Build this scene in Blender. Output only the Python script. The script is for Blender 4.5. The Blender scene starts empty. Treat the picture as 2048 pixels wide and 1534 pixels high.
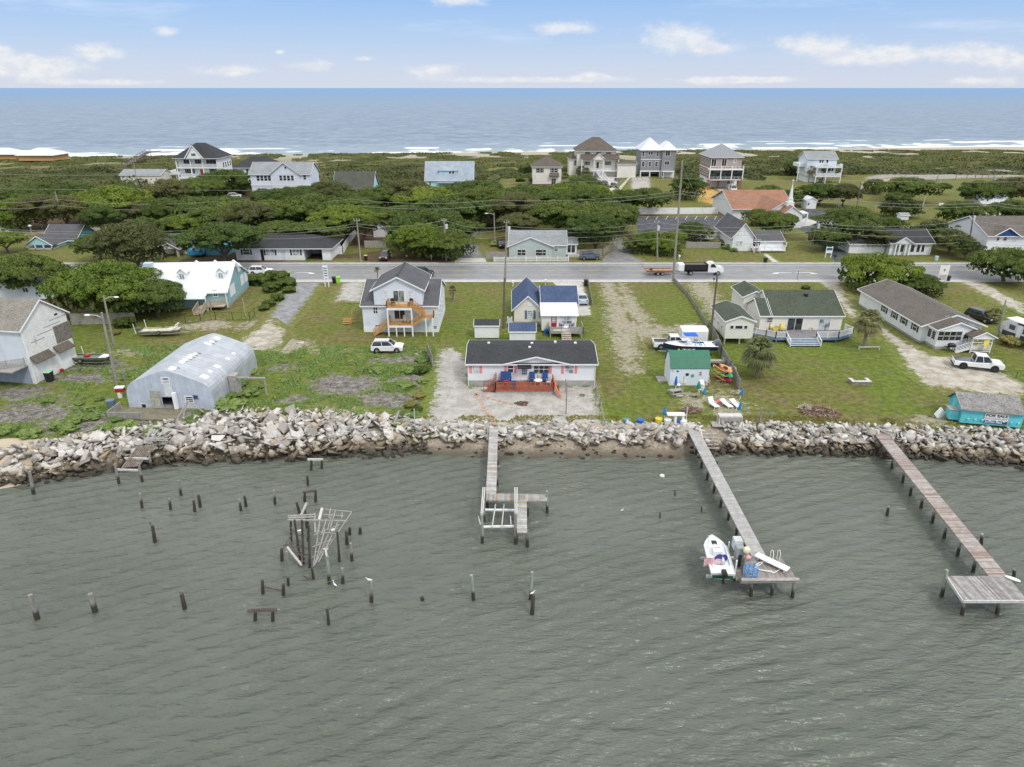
import bpy, math, random
import numpy as np
from math import sin, cos, pi, radians, sqrt, atan2, exp
from mathutils import Vector, Matrix
random.seed(7); rng = np.random.default_rng(7)
sc = bpy.context.scene
COL = sc.collection
# ------------------------------------------------ camera, sky, sun, exposure
CH = 35.0; FP = 1365.33; TH = math.atan(592/FP)
cam = bpy.data.objects.new('camera', bpy.data.cameras.new('camera')); COL.objects.link(cam)
cam.location = (0, 0, CH); cam.rotation_euler = (pi/2-TH, 0, 0)
cam.data.lens = 24; cam.data.sensor_width = 36; cam.data.clip_start = 0.5; cam.data.clip_end = 120000
sc.camera = cam
sc.view_settings.view_transform = 'Standard'; sc.view_settings.look = 'None'
sc.view_settings.gamma = 1; sc.view_settings.exposure = 0.15
SUN_EL, SUN_AZ = radians(50), radians(143)      # azimuth clockwise from +Y
sun = bpy.data.objects.new('sun', bpy.data.lights.new('sun', 'SUN')); COL.objects.link(sun)
sun.data.energy = 1.5; sun.data.angle = radians(10); sun.data.color = (1, .96, .9)
sdir = Vector((sin(SUN_AZ)*cos(SUN_EL), cos(SUN_AZ)*cos(SUN_EL), sin(SUN_EL)))
sun.rotation_euler = sdir.to_track_quat('Z', 'Y').to_euler()

class NT:
    """tiny node-graph helper"""
    def __init__(s, tree): s.t = tree; s.n = tree.nodes; s.l = tree.links
    def new(s, typ, ins=None, **kw):
        n = s.n.new(typ)
        for k, v in kw.items(): setattr(n, k, v)
        for k, v in (ins or {}).items(): s.set(n, k, v)
        return n
    def set(s, n, k, v):
        if isinstance(v, bpy.types.NodeSocket): s.l.new(v, n.inputs[k])
        else:
            if isinstance(v, (tuple, list)) and len(v) == 3 and n.inputs[k].type == 'RGBA': v = (*v, 1)
            n.inputs[k].default_value = v
    def math(s, op, a, b=0.0, c=None, clamp=False):
        n = s.new('ShaderNodeMath', {0: a, 1: b}, operation=op, use_clamp=clamp)
        if c is not None: s.set(n, 2, c)
        return n.outputs[0]
    def mix(s, f, a, b, blend='MIX'):
        n = s.new('ShaderNodeMix', data_type='RGBA', blend_type=blend)
        s.set(n, 0, f); s.set(n, 6, a); s.set(n, 7, b); return n.outputs[2]
    def noise(s, vec, scale, detail=3, rough=.55, out=0):
        n = s.new('ShaderNodeTexNoise', {'Scale': scale, 'Detail': detail, 'Roughness': rough})
        if vec is not None: s.l.new(vec, n.inputs['Vector'])
        return n.outputs[out]
    def map(s, vec, scale=(1, 1, 1), rot=(0, 0, 0), loc=(0, 0, 0)):
        n = s.new('ShaderNodeMapping', {'Vector': vec, 'Scale': scale, 'Rotation': rot, 'Location': loc}); return n.outputs[0]
    def step(s, v, lo, hi, a=0.0, b=1.0):
        n = s.new('ShaderNodeMapRange', {0: v, 1: lo, 2: hi, 3: a, 4: b}, interpolation_type='SMOOTHSTEP'); return n.outputs[0]

w = bpy.data.worlds.new('World'); sc.world = w; w.use_nodes = True
nt = NT(w.node_tree); nt.n.clear()
sky = nt.new('ShaderNodeTexSky', sky_type='NISHITA'); sky.sun_disc = False
sky.sun_elevation = SUN_EL; sky.sun_rotation = SUN_AZ; sky.air_density = 1; sky.dust_density = 1.5; sky.altitude = 35
tc = nt.new('ShaderNodeTexCoord').outputs['Generated']
sp = nt.new('ShaderNodeSeparateXYZ', {0: tc})
sx, sy, sz = sp.outputs
hy = nt.math('MAXIMUM', sy, .02)
A = nt.math('DIVIDE', sx, hy); E_ = nt.math('DIVIDE', sz, hy)
ramp = nt.new('ShaderNodeValToRGB', {0: nt.math('MAXIMUM', sz, 0)})
cr = ramp.color_ramp
for i, (p, c) in enumerate([(0, (.64, .69, .80)), (.025, (.57, .655, .81)), (.06, (.43, .585, .83)), (.105, (.30, .50, .84)), (.2, (.62, .71, .86)), (.38, (1.1, 1.14, 1.18)), (1, (1.42, 1.42, 1.42))]):
    e = cr.elements[i] if i < 2 else cr.elements.new(p)
    e.position = p; e.color = (*c, 1)
base = ramp.outputs[0]
vec = nt.new('ShaderNodeCombineXYZ', {0: A, 1: E_, 2: 0}).outputs[0]
ci = nt.noise(nt.map(vec, (1.3, 11, 1), (0, 0, -.12)), 2.2, 5, .6)
cim = nt.math('MULTIPLY', nt.step(ci, .5, .78), nt.step(E_, .02, .07))
base = nt.mix(nt.math('MULTIPLY', cim, .55), base, (.80, .86, .97))
tot = None
BL = [(55,122,75,22),(150,135,85,22),(215,140,60,14),(300,108,55,16),(130,104,22,8),(427,70,24,10),(20,162,40,8),(530,143,65,11),(675,134,38,10),(620,108,12,5),(885,142,55,11),(1165,152,30,7),(1060,160,200,6),(1305,80,75,24),(1375,103,50,10),(1545,95,80,20),(1620,120,60,14),(1700,112,70,16),(1830,108,70,18),(1920,128,90,16),(2030,135,50,14),(1990,22,25,4),(1110,66,60,12),(930,14,60,12),(1385,162,60,8),(1850,163,80,8),(1480,160,90,6),(300,165,120,6),(765,120,18,5),(-150,120,120,24),(2250,120,150,24)]
for (px, py, rx, ry) in BL:
    a0 = (px-1024)/FP/cos(TH)*.95; e0 = (175-py)/FP*.88/1.0
    ra = rx/FP; re = ry/FP
    u = nt.math('DIVIDE', nt.math('SUBTRACT', A, a0), ra); v = nt.math('DIVIDE', nt.math('SUBTRACT', E_, e0), re)
    g = nt.math('EXPONENT', nt.math('MULTIPLY', nt.math('ADD', nt.math('MULTIPLY', u, u), nt.math('MULTIPLY', v, v)), -1.0))
    tot = g if tot is None else nt.math('ADD', tot, g)
cn = nt.noise(nt.map(vec, (1, 1.7, 1)), 34, 6, .62)
cm = nt.step(nt.math('ADD', nt.math('MULTIPLY', tot, .72), nt.math('SUBTRACT', cn, .5)), .16, .72)
cs = nt.noise(nt.map(vec, (1, 2, 1), loc=(0, .012, 0)), 40, 4, .6)
ccol = nt.mix(nt.step(cs, .35, .65), (.74, .76, .82), (.92, .90, .88))
base = nt.mix(nt.math('MULTIPLY', cm, .72), base, ccol)
base10 = nt.mix(1.0, base, (10, 10, 10), 'MULTIPLY')
fin = nt.mix(.9, sky.outputs[0], base10)
bg = nt.new('ShaderNodeBackground', {'Color': fin, 'Strength': .1})
nt.l.new(bg.outputs[0], nt.new('ShaderNodeOutputWorld').inputs[0])

# ------------------------------------------------ placing helpers: photograph point -> ground point
def at(px, py, z=0.0):
    x = (px-1024)/FP; y = -(py-767)/FP
    dy = cos(TH)+y*sin(TH); dz = -sin(TH)+y*cos(TH)
    t = (z-CH)/dz
    return Vector((x*t, dy*t, z))
def zat(py, Y):
    y = -(py-767)/FP
    return CH+(-sin(TH)+y*cos(TH))*Y/(cos(TH)+y*sin(TH))
def tag(o, label=None, cat=None, group=None, kind=None):
    if label: o['label'] = label
    if cat: o['category'] = cat
    if group: o['group'] = group
    if kind: o['kind'] = kind
    return o
def empty(name, loc, rz=0, label=None, cat=None, group=None):
    o = bpy.data.objects.new(name, None); COL.objects.link(o)
    o.location = loc; o.rotation_euler = (0, 0, rz); o.empty_display_size = .3
    return tag(o, label, cat, group)
KIDS = {}
def link(name, me, parent=None):
    o = bpy.data.objects.new(name, me); COL.objects.link(o)
    if parent: o.parent = parent; KIDS.setdefault(parent.name, []).append(o)
    return o
def dup(o, loc=None, rz=None, sc_=None, label=None, group=None, parent=None):
    c = o.copy(); COL.objects.link(c)
    if parent: c.parent = parent; KIDS.setdefault(parent.name, []).append(c)
    if loc is not None: c.location = loc
    if rz is not None: c.rotation_euler = (o.rotation_euler[0], o.rotation_euler[1], rz)
    if sc_ is not None: c.scale = sc_ if hasattr(sc_, '__len__') else (sc_,)*3
    if label: c['label'] = label
    if group: c['group'] = group
    for k in list(KIDS.get(o.name, [])): dup(k, parent=c)
    return c
class B:
    """collects simple solids, builds one mesh object"""
    def __init__(s, T=None): s.v = []; s.f = []; s.T = T
    def add(s, vs, fs):
        n = len(s.v); s.v += [tuple(s.T @ Vector(q)) if s.T else tuple(q) for q in vs]; s.f += [tuple(i+n for i in f) for f in fs]; return s
    def box(s, x0, x1, y0, y1, z0, z1):
        return s.add([(x0,y0,z0),(x1,y0,z0),(x1,y1,z0),(x0,y1,z0),(x0,y0,z1),(x1,y0,z1),(x1,y1,z1),(x0,y1,z1)],
                     [(3,2,1,0),(4,5,6,7),(0,1,5,4),(1,2,6,5),(2,3,7,6),(3,0,4,7)])
    def cbox(s, c, d, rz=0, rx=0, ry=0):
        R = Matrix.Translation(c) @ Matrix.Rotation(rz, 4, 'Z') @ Matrix.Rotation(ry, 4, 'Y') @ Matrix.Rotation(rx, 4, 'X')
        a, b, e = d[0]/2, d[1]/2, d[2]/2
        vs = [R @ Vector(q) for q in [(-a,-b,-e),(a,-b,-e),(a,b,-e),(-a,b,-e),(-a,-b,e),(a,-b,e),(a,b,e),(-a,b,e)]]
        return s.add(vs, [(3,2,1,0),(4,5,6,7),(0,1,5,4),(1,2,6,5),(2,3,7,6),(3,0,4,7)])
    def bar(s, p, q, w, h=None, up=(0, 0, 1)):
        p = Vector(p); q = Vector(q); h = h or w; d = (q-p).normalized()
        sd = d.cross(Vector(up))
        if sd.length < .01: sd = d.cross(Vector((1, 0, 0)))
        sd.normalize(); u = sd.cross(d)
        vs = [c+sd*i*w/2+u*j*h/2 for c in (p, q) for i, j in ((-1,-1),(1,-1),(1,1),(-1,1))]
        return s.add(vs, [(0,1,2,3),(7,6,5,4),(0,4,5,1),(1,5,6,2),(2,6,7,3),(3,7,4,0)])
    def tube(s, pts, rs, n=7, cap=True):
        pts = [Vector(p) for p in pts]
        if not hasattr(rs, '__len__'): rs = [rs]*len(pts)
        vs = []; fs = []
        for i, p in enumerate(pts):
            d = (pts[min(i+1, len(pts)-1)]-pts[max(i-1, 0)]).normalized()
            a = d.cross(Vector((0, 1, 0)) if abs(d.y) < .9 else Vector((1, 0, 0))).normalized(); b = d.cross(a)
            vs += [p+(a*cos(2*pi*k/n)+b*sin(2*pi*k/n))*rs[i] for k in range(n)]
        for i in range(len(pts)-1):
            for k in range(n): fs.append((i*n+k, i*n+(k+1) % n, (i+1)*n+(k+1) % n, (i+1)*n+k))
        if cap: fs.append(tuple(range(n))[::-1]); fs.append(tuple((len(pts)-1)*n+k for k in range(n)))
        return s.add(vs, fs)
    def prism(s, poly, a0, a1, axis='x'):
        """poly of (p,q); axis x: (y,z), y: (x,z), z: (x,y)"""
        n = len(poly); f = {'x': lambda a, p: (a, p[0], p[1]), 'y': lambda a, p: (p[0], a, p[1]), 'z': lambda a, p: (p[0], p[1], a)}[axis]
        return s.add([f(a0, p) for p in poly]+[f(a1, p) for p in poly],
                     [tuple(range(n)), tuple(range(2*n-1, n-1, -1))]+[(i, i+n, (i+1) % n+n, (i+1) % n) for i in range(n)])
    def ball(s, c, r, n=8, m=6):
        r = r if hasattr(r, '__len__') else (r,)*3
        vs = [(c[0], c[1], c[2]-r[2])]; fs = []
        for i in range(1, m):
            t = -pi/2+pi*i/m
            vs += [(c[0]+r[0]*cos(t)*cos(2*pi*k/n), c[1]+r[1]*cos(t)*sin(2*pi*k/n), c[2]+r[2]*sin(t)) for k in range(n)]
        vs.append((c[0], c[1], c[2]+r[2])); L = len(vs)-1
        for k in range(n):
            fs.append((0, 1+(k+1) % n, 1+k)); fs.append((L, L-n+k, L-n+(k+1) % n))
            for i in range(m-2): fs.append((1+i*n+k, 1+i*n+(k+1) % n, 1+(i+1)*n+(k+1) % n, 1+(i+1)*n+k))
        return s.add(vs, fs)
    def loft(s, secs, cap=True):
        n = len(secs[0]); vs = [q for c in secs for q in c]; fs = []
        for i in range(len(secs)-1):
            for k in range(n): fs.append((i*n+k, i*n+(k+1) % n, (i+1)*n+(k+1) % n, (i+1)*n+k))
        if cap: fs.append(tuple(range(n))[::-1]); fs.append(tuple((len(secs)-1)*n+k for k in range(n)))
        return s.add(vs, fs)
    def make(s, name, mat, parent=None, smooth=False, **kw):
        me = bpy.data.meshes.new(name); me.from_pydata(s.v, [], s.f); me.materials.append(mat); me.update()
        import bmesh
        bm = bmesh.new(); bm.from_mesh(me); bmesh.ops.recalc_face_normals(bm, faces=bm.faces); bm.to_mesh(me); bm.free()
        if smooth: me.polygons.foreach_set('use_smooth', [True]*len(me.polygons))
        return tag(link(name, me, parent), **kw)
def npmesh(name, V, F, mat, parent=None, smooth=False, attrs=None, **kw):
    me = bpy.data.meshes.new(name or 'crown'); k = F.shape[1]
    me.vertices.add(len(V)); me.vertices.foreach_set('co', np.asarray(V, dtype=np.float32).ravel())
    me.loops.add(F.size); me.loops.foreach_set('vertex_index', F.astype(np.int32).ravel())
    me.polygons.add(len(F)); me.polygons.foreach_set('loop_start', np.arange(0, F.size, k, dtype=np.int32))
    if smooth: me.polygons.foreach_set('use_smooth', np.ones(len(F), dtype=bool))
    for an, (dom, arr) in (attrs or {}).items():
        a = me.attributes.new(an, 'FLOAT_COLOR' if arr.ndim == 2 else 'FLOAT', dom)
        a.data.foreach_set('color' if arr.ndim == 2 else 'value', arr.astype(np.float32).ravel())
    me.update(calc_edges=True); me.validate(); me.materials.append(mat)
    if not name: return me
    o = link(name, me, parent)
    return tag(o, **kw)

# ------------------------------------------------ materials
MATS = {}
def bsdf(name):
    m = bpy.data.materials.new(name); m.use_nodes = True; t = NT(m.node_tree)
    return m, t, t.n['Principled BSDF']
def pos(t): return t.new('ShaderNodeNewGeometry').outputs['Position']
def M(name, col, rough=.7, var=.12, scale=1.5, fine=0.0, fscale=14, stripe=None, bump=0.0, bscale=20, metal=0.0, stain=None, rand=0.0, coords='W', spec=.4, coat=0.0):
    """general weathered surface. stripe=(axis, period, strength, softness)"""
    if name in MATS: return MATS[name]
    m, t, b = bsdf(name); P = pos(t) if coords == 'W' else t.new('ShaderNodeTexCoord').outputs['Object']
    c = t.mix(t.step(t.noise(P, scale, 4), .3, .7), [x*(1-var) for x in col], [min(1, x*(1+var)) for x in col])
    if fine: c = t.mix(fine, c, t.mix(t.step(t.noise(P, fscale, 2, .7), .35, .65), [x*.35 for x in col], [min(1, x*1.7) for x in col]))
    if stain: c = t.mix(t.math('MULTIPLY', t.step(t.noise(t.map(P, (1, 1, .5)), stain[1], 5, .65), stain[2], stain[2]+.15), stain[3]), c, stain[0])
    if rand:
        r = t.new('ShaderNodeObjectInfo').outputs['Random']
        c = t.mix(1.0, c, t.new('ShaderNodeCombineColor', {0: t.math('MULTIPLY_ADD', r, rand, 1-rand/2), 1: t.math('MULTIPLY_ADD', r, rand, 1-rand/2), 2: t.math('MULTIPLY_ADD', r, rand*.8, 1-rand*.4)}).outputs[0], 'MULTIPLY')
    h = None
    if stripe:
        ax, per, st = stripe[:3]; sp = t.new('ShaderNodeSeparateXYZ', {0: P})
        s = t.math('FRACT', t.math('DIVIDE', sp.outputs['xyz'.index(ax)], per))
        g = t.math('MULTIPLY', t.step(s, .0, .12, 1, 0), st)
        c = t.mix(g, c, [x*.4 for x in col]); h = s
    if bump:
        hh = t.noise(P, bscale, 3)
        if h is not None: hh = t.math('ADD', hh, h)
        t.l.new(t.new('ShaderNodeBump', {'Strength': bump, 'Distance': .03, 'Height': hh}).outputs[0], b.inputs['Normal'])
    t.set(b, 'Base Color', c); t.set(b, 'Roughness', rough); t.set(b, 'Metallic', metal); t.set(b, 'Specular IOR Level', spec); t.set(b, 'Coat Weight', coat)
    MATS[name] = m; return m
def siding(name, col, per=.18, st=.22): return M(name, col, .6, .05, .8, stripe=('z', per, st), bump=.25, stain=((col[0]*.72, col[1]*.72, col[2]*.68), .6, .58, .45))
def shingle(name, col, v=.14): return M(name, col, .85, v, .5, fine=.35, fscale=5, stripe=('y', .28, .18), bump=.5, bscale=9, spec=.25, stain=([x*.6 for x in col], .35, .55, .5))
WHITE = M('white paint', (.78, .79, .8), .5, .04)
GLASS = None
def glass(name, col, rough=.12):
    m, t, b = bsdf(name); P = pos(t)
    t.set(b, 'Base Color', t.mix(t.step(t.noise(P, 1.1, 2), .4, .6), [x*.5 for x in col], [min(1, x*1.6) for x in col])); t.set(b, 'Roughness', rough); t.set(b, 'Specular IOR Level', .8)
    MATS[name] = m; return m
GLASS = glass('window glass', (.03, .035, .04)); GLASSL = glass('curtained glass', (.33, .36, .38), .2); GLASSG = glass('green curtain glass', (.15, .19, .17), .2)
# ------------------------------------------------ terrain
def vnoise(x, y, s, seed=0):
    x = np.asarray(x)/s+seed*17.3; y = np.asarray(y)/s+seed*7.7
    xi = np.floor(x).astype(np.int64); yi = np.floor(y).astype(np.int64); fx = x-xi; fy = y-yi
    fx = fx*fx*(3-2*fx); fy = fy*fy*(3-2*fy)
    def h(a, b):
        n = (a*374761393+b*668265263+seed*982451653) & 0x7fffffff; n = ((n ^ (n >> 13))*1274126177) & 0x7fffffff
        return ((n ^ (n >> 16)) & 0xffff)/65535.0
    return (h(xi, yi)*(1-fx)+h(xi+1, yi)*fx)*(1-fy)+(h(xi, yi+1)*(1-fx)+h(xi+1, yi+1)*fx)*fy
def sstep(a, b, x): t = np.clip((x-a)/(b-a), 0, 1); return t*t*(3-2*t)
WZ = -1.8
# top edge of the rock bank and waterline along x
TX = np.array([-140, -75, -60, -52, -46, -40, -34, -28, -20, -12, -8, 0, 20, 40, 56, 70, 140])
TY = np.array([50, 56, 60.5, 63.5, 66, 68.5, 71.5, 72, 71, 70.5, 69.3, 68.8, 68.8, 68.3, 67.0, 66.3, 65])
WX = np.array([-140, -75, -51, -38, -23, -10, 0, 18, 21, 37, 47, 54, 70, 140])
WY = np.array([42, 51, 58.7, 63.1, 64.4, 65.6, 64.9, 64.6, 65.5, 65.2, 64, 62.6, 61, 60])
def ytop(x): return np.interp(x, TX, TY)
def ywat(x): return np.interp(x, WX, WY)
def shore_y(x): return 436+.125*x
def gz(x, y):
    x = np.asarray(x, float); y = np.asarray(y, float)
    yt, yw = ytop(x), ywat(x)
    t = (y-yw)/np.maximum(yt-yw, .5)
    z = np.where(t > 1, 0, np.where(t > 0, WZ+(-.15-WZ)*np.clip((t-.35)/.65, 0, 1)**.8+.25*np.clip(t/.35, 0, 1)*(1-np.clip((t-.35)/.65, 0, 1)), WZ+(y-yw)*.12))
    z = np.maximum(z, -4.0)
    z = z+.12*(vnoise(x, y, 9, 1)-.5)*sstep(1.0, 4.0, y-yt)*(1-sstep(118, 126, y))
    d = shore_y(x)-y
    dune = sstep(230, 330, y)*(.1+1.4*vnoise(x, y, 34, 2)+.5*vnoise(x, y, 13, 3))*(1-.75*sstep(130, 50, d)) - 1.3*sstep(110, 25, d) + sstep(60, 20, d)*sstep(-6, 12, d)*.5*vnoise(x, y, 22, 4)
    z = z+dune*sstep(-2, 14, d)
    z = np.where(d < 6, z-(6-d)*.14, z)
    return np.maximum(z, -6)
# ---- masks painted in world space: sand/gravel, dirt, lush, dry
def seg(x, y, pts, wds):
    """signed 'inside' amount of a strip along pts with half widths"""
    best = np.full(np.shape(x), -99.)
    for (a, b, w0, w1) in zip(pts[:-1], pts[1:], wds[:-1], wds[1:]):
        dx, dy = b[0]-a[0], b[1]-a[1]; L = dx*dx+dy*dy
        t = np.clip(((x-a[0])*dx+(y-a[1])*dy)/L, 0, 1)
        d = np.hypot(x-a[0]-t*dx, y-a[1]-t*dy); best = np.maximum(best, w0+(w1-w0)*t-d)
    return best
def ell(x, y, c, rx, ry): return (1-np.hypot((x-c[0])/rx, (y-c[1])/ry))*min(rx, ry)
G2 = lambda px, py: tuple(at(px, py))[:2]
def masks(x, y):
    n = vnoise(x, y, 3.1, 5)*1.6+vnoise(x, y, 1.1, 6)*.8-1.2
    s = np.full(x.shape, -9.)
    # sandy tracks on the wide lot between the blue roof house and the fence
    for p, wd in [([G2(1215,565), G2(1228,600), G2(1240,640), G2(1252,690), G2(1262,740)], [1.6,1.5,2.0,1.8,1.0]),
                  ([G2(1240,565), G2(1262,610), G2(1290,650), G2(1350,655)], [1.0,1.4,1.8,.6]),
                  ([G2(1240,640), G2(1290,665), G2(1390,650)], [2.0,2.5,1.0]),
                  ([G2(1262,700), G2(1275,745)], [1.0,.6]),
                  ([G2(1395,565), G2(1420,600), G2(1432,640)], [2.4,2.0,.8])]: s = np.maximum(s, seg(x, y, p, wd))
    s = np.maximum(s, ell(x, y, G2(1330,880), 2, 1)); s = np.maximum(s, ell(x, y, G2(1450,820), 2.2, 4)*.6)
    for c, rx, ry in [((265,705), 3.5, 1.3), ((410,650), 5, 2.5), ((1845,840), 3, 1.2), ((520,700), 9, 1.1), ((640,706), 12, .5), ((660,820), 3, 1.2), ((1390,805), 1.5, 2.2), ((560,690), 4, 3.5), ((520,650), 3.5, 3), ((1290,470), 3, 2), ((770,395), 9, 5), ((60,640), 2, 2)]:
        s = np.maximum(s, ell(x, y, G2(*c), rx, ry))
    sand = np.clip(.5+.3*(s+n), 0, 1)
    d = np.full(x.shape, -9.)
    for c, rx, ry in [((680,770), 4.5, 3.2), ((790,800), 4.8, 2.6), ((730,795), 3, 1.0), ((580,800), 3, 1.4), ((430,832), 2, 1), ((60,830), 7, 3.2), ((150,850), 6, 3), ((250,850), 4, 2), ((810,720), 3.5, 1.2), ((830,760), 3, 1.6), ((570,735), 2, 1), ((185,735), 6, 1.2), ((170,755), 5, 2.2), ((25,785), 6, 2.0), ((330,850), 3, 1.5), ((1620,830), 1.5, .6)]:
        d = np.maximum(d, ell(x, y, G2(*c), rx, ry))
    dirt = np.clip(.5+.28*(d+n*1.3), 0, 1)
    lush = sstep(.35, .75, vnoise(x, y, 14, 8)*.6+vnoise(x, y, 5, 9)*.4)
    lush = lush*(1-.75*sstep(112, 124, y))
    lush = np.maximum(lush, .9*sstep(-2, 3, -(y-94)+3*(vnoise(x, y, 6, 10)-.5))*(x < -8)*(x > -42)*(y > 60))
    mulch = np.clip(.5+.2*(np.maximum.reduce([ell(x, y, G2(600,512), 22, 3.4), ell(x, y, G2(1100,372), 16, 6), ell(x, y, G2(820,512), 12, 9), ell(x, y, G2(740,470), 8, 14), ell(x, y, G2(470,520), 12, 8), ell(x, y, G2(1245,480), 5, 14), ell(x, y, G2(700,400), 60, 26), ell(x, y, G2(300,420), 60, 30), ell(x, y, G2(1100,430), 34, 14), ell(x, y, G2(230,600), 16, 12)])+n), 0, 1)
    return sand, dirt, lush, mulch
xs = np.concatenate([np.linspace(-900, -140, 90), np.arange(-139, 150, .8), np.linspace(151, 900, 90)])
ys = np.concatenate([np.arange(40, 150, .7), np.arange(150, 300, 1.6), np.arange(300, 470, 2.2)])
X, Y = np.meshgrid(xs, ys); Zg = gz(X, Y)
ms, md, ml, mm = masks(X, Y)
nx, ny = len(xs), len(ys)
I = np.arange(nx*ny).reshape(ny, nx)
F = np.stack([I[:-1, :-1], I[:-1, 1:], I[1:, 1:], I[1:, :-1]], -1).reshape(-1, 4)
m, t, b = bsdf('ground cover'); P = pos(t)
at_ = t.new('ShaderNodeAttribute', attribute_name='mask'); sc3 = t.new('ShaderNodeSeparateColor', {0: at_.outputs['Color']})
rS, rD, rL = sc3.outputs; rM = at_.outputs['Alpha']
def grasscol(t, P, L):
    n1 = t.noise(P, .18, 5, .6); n2 = t.noise(P, 1.3, 4, .65); n3 = t.noise(P, 9, 3, .75)
    g = t.mix(t.step(n2, .3, .7), (.105, .135, .022), (.235, .24, .055))
    g = t.mix(t.math('MULTIPLY', t.step(n1, .44, .60), .85), g, t.mix(t.step(n2, .4, .6), (.16, .13, .05), (.27, .23, .10)))
    g = t.mix(t.math('MULTIPLY', L, .7), g, t.mix(t.step(n2, .35, .65), (.09, .165, .014), (.19, .27, .03)))
    g = t.mix(t.math('MULTIPLY', t.step(t.noise(P, .8, 7, .85), .50, .60), .65), g, (.18, .14, .075))
    return t.mix(t.step(n3, .35, .68, .0, .5), g, (.05, .065, .02)), n3
g, n3 = grasscol(t, P, rL)
fineg = t.noise(P, 6, 5, .8)
sandc = t.mix(t.step(t.math('ADD', t.math('MULTIPLY', t.noise(P, 1.4, 6, .85), .6), t.math('MULTIPLY', fineg, .4)), .40, .6), (.26, .22, .16), (.50, .46, .38))
thr = t.math('ADD', rS, t.math('MULTIPLY', t.math('SUBTRACT', t.noise(P, 1.0, 7, .85), .5), 4.5))
c = t.mix(t.step(thr, .42, .75, 0, .85), g, sandc)
dc = t.mix(t.step(t.math('ADD', t.math('MULTIPLY', t.noise(P, 1.1, 6, .85), .7), t.math('MULTIPLY', fineg, .3)), .40, .6), (.07, .06, .052), (.33, .31, .285))
thd = t.math('ADD', rD, t.math('MULTIPLY', t.math('SUBTRACT', t.noise(P, .8, 7, .85), .5), 4.5))
c = t.mix(t.step(thd, .45, .7), c, dc)
thm = t.math('ADD', rM, t.math('MULTIPLY', t.math('SUBTRACT', t.noise(P, .5, 5, .7), .5), 1.0))
c = t.mix(t.step(thm, .4, .75), c, t.mix(t.step(fineg, .35, .65), (.06, .042, .025), (.15, .105, .065)))
sp = t.new('ShaderNodeSeparateXYZ', {0: P}); zc = sp.outputs[2]; yc = sp.outputs[1]
near = t.step(yc, 100, 101, 1, 0)
beach = t.mix(t.step(t.noise(P, 3, 5, .7), .35, .65), (.27, .225, .17), (.43, .375, .30))
beach = t.mix(t.step(zc, -1.85, -1.35), (.12, .10, .075), beach)
c = t.mix(t.math('MULTIPLY', near, t.step(zc, -.35, -.1, 1, 0)), c, beach)
far = t.step(yc, 300, 420)
c = t.mix(t.math('MULTIPLY', far, t.step(t.noise(P, .12, 4, .6), .5, .62)), c, (.23, .2, .11))
far2 = t.step(yc, 330, 440)
c = t.mix(t.math('MULTIPLY', far2, t.step(zc, .4, 1.2, 1, 0)), c, (.42, .38, .31))
t.set(b, 'Base Color', c); t.set(b, 'Roughness', .95); t.set(b, 'Specular IOR Level', .15)
t.l.new(t.new('ShaderNodeBump', {'Strength': .9, 'Distance': .12, 'Height': t.math('ADD', n3, t.math('MULTIPLY', t.noise(P, 2.2, 3, .6), 2))}).outputs[0], b.inputs['Normal'])
GROUND = m
npmesh('ground', np.stack([X, Y, Zg], -1).reshape(-1, 3), F, m, smooth=True, attrs={'mask': ('POINT', np.stack([ms, md, ml, mm], -1).reshape(-1, 4))}, kind='structure')

# ------------------------------------------------ water of the sound
xs2 = np.concatenate([np.linspace(-700, -70, 60), np.arange(-69, 75, .3), np.linspace(76, 700, 60)]); ys2 = np.concatenate([np.linspace(-260, 20, 40), np.arange(20.3, 72, .22)])
X2, Y2 = np.meshgrid(xs2, ys2); near2 = (np.abs(X2) < 72)*(Y2 > 20.2)
ph = -X2*.45+Y2*1.0+2.5*vnoise(X2, Y2, 16, 21)+.6*vnoise(X2, Y2, 4, 22)
Z2 = WZ+near2*(.06*np.sin(ph*4.2)*(.4+vnoise(X2, Y2, 8, 23))+.016*np.sin(ph*7.9+2*vnoise(X2, Y2, 3, 24))+.03*(vnoise(X2*.6+Y2*.35, Y2*2.2-X2*.7, .9, 25)-.5))
I2 = np.arange(X2.size).reshape(X2.shape); F2 = np.stack([I2[:-1, :-1], I2[:-1, 1:], I2[1:, 1:], I2[1:, :-1]], -1).reshape(-1, 4)
m, t, b = bsdf('sound water'); P = pos(t)
R1 = t.map(P, (.75, 2.0, 1), (0, 0, -.42)); R2 = t.map(P, (1.3, 2.4, 1), (0, 0, -.2))
h1 = t.noise(R1, 1.5, 3, .6); h2 = t.noise(R2, 2.6, 3, .65); h2 = t.math('SUBTRACT', 1.0, t.math('ABSOLUTE', t.math('MULTIPLY_ADD', h2, 2.0, -1.0))); h3 = t.noise(t.map(P, (.30, 1.0, 1), (0, 0, -.45)), 1.15, 3, .55)
wnd = t.step(t.noise(t.map(P, (.4, 1, 1), (0, 0, -.45)), .12, 3, .6), .35, .65, .45, 1.0); hh = t.math('ADD', t.math('MULTIPLY', h3, 1.35), t.math('MULTIPLY', wnd, t.math('ADD', t.math('MULTIPLY', h1, .7), t.math('MULTIPLY', h2, .13))))
t.l.new(t.new('ShaderNodeBump', {'Strength': 1.0, 'Distance': .4, 'Height': hh}).outputs[0], b.inputs['Normal'])
c = t.mix(t.step(t.noise(P, .05, 3), .35, .65), (.094, .107, .082), (.117, .129, .101))
c = t.mix(t.step(h3, .4, .65, 0, .25), c, (.15, .155, .14))  # wave crests lighter in the base colour, highlights painted in
t.set(b, 'Base Color', c); t.set(b, 'Roughness', .08); t.set(b, 'IOR', 1.46); t.set(b, 'Specular IOR Level', .5)
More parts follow.
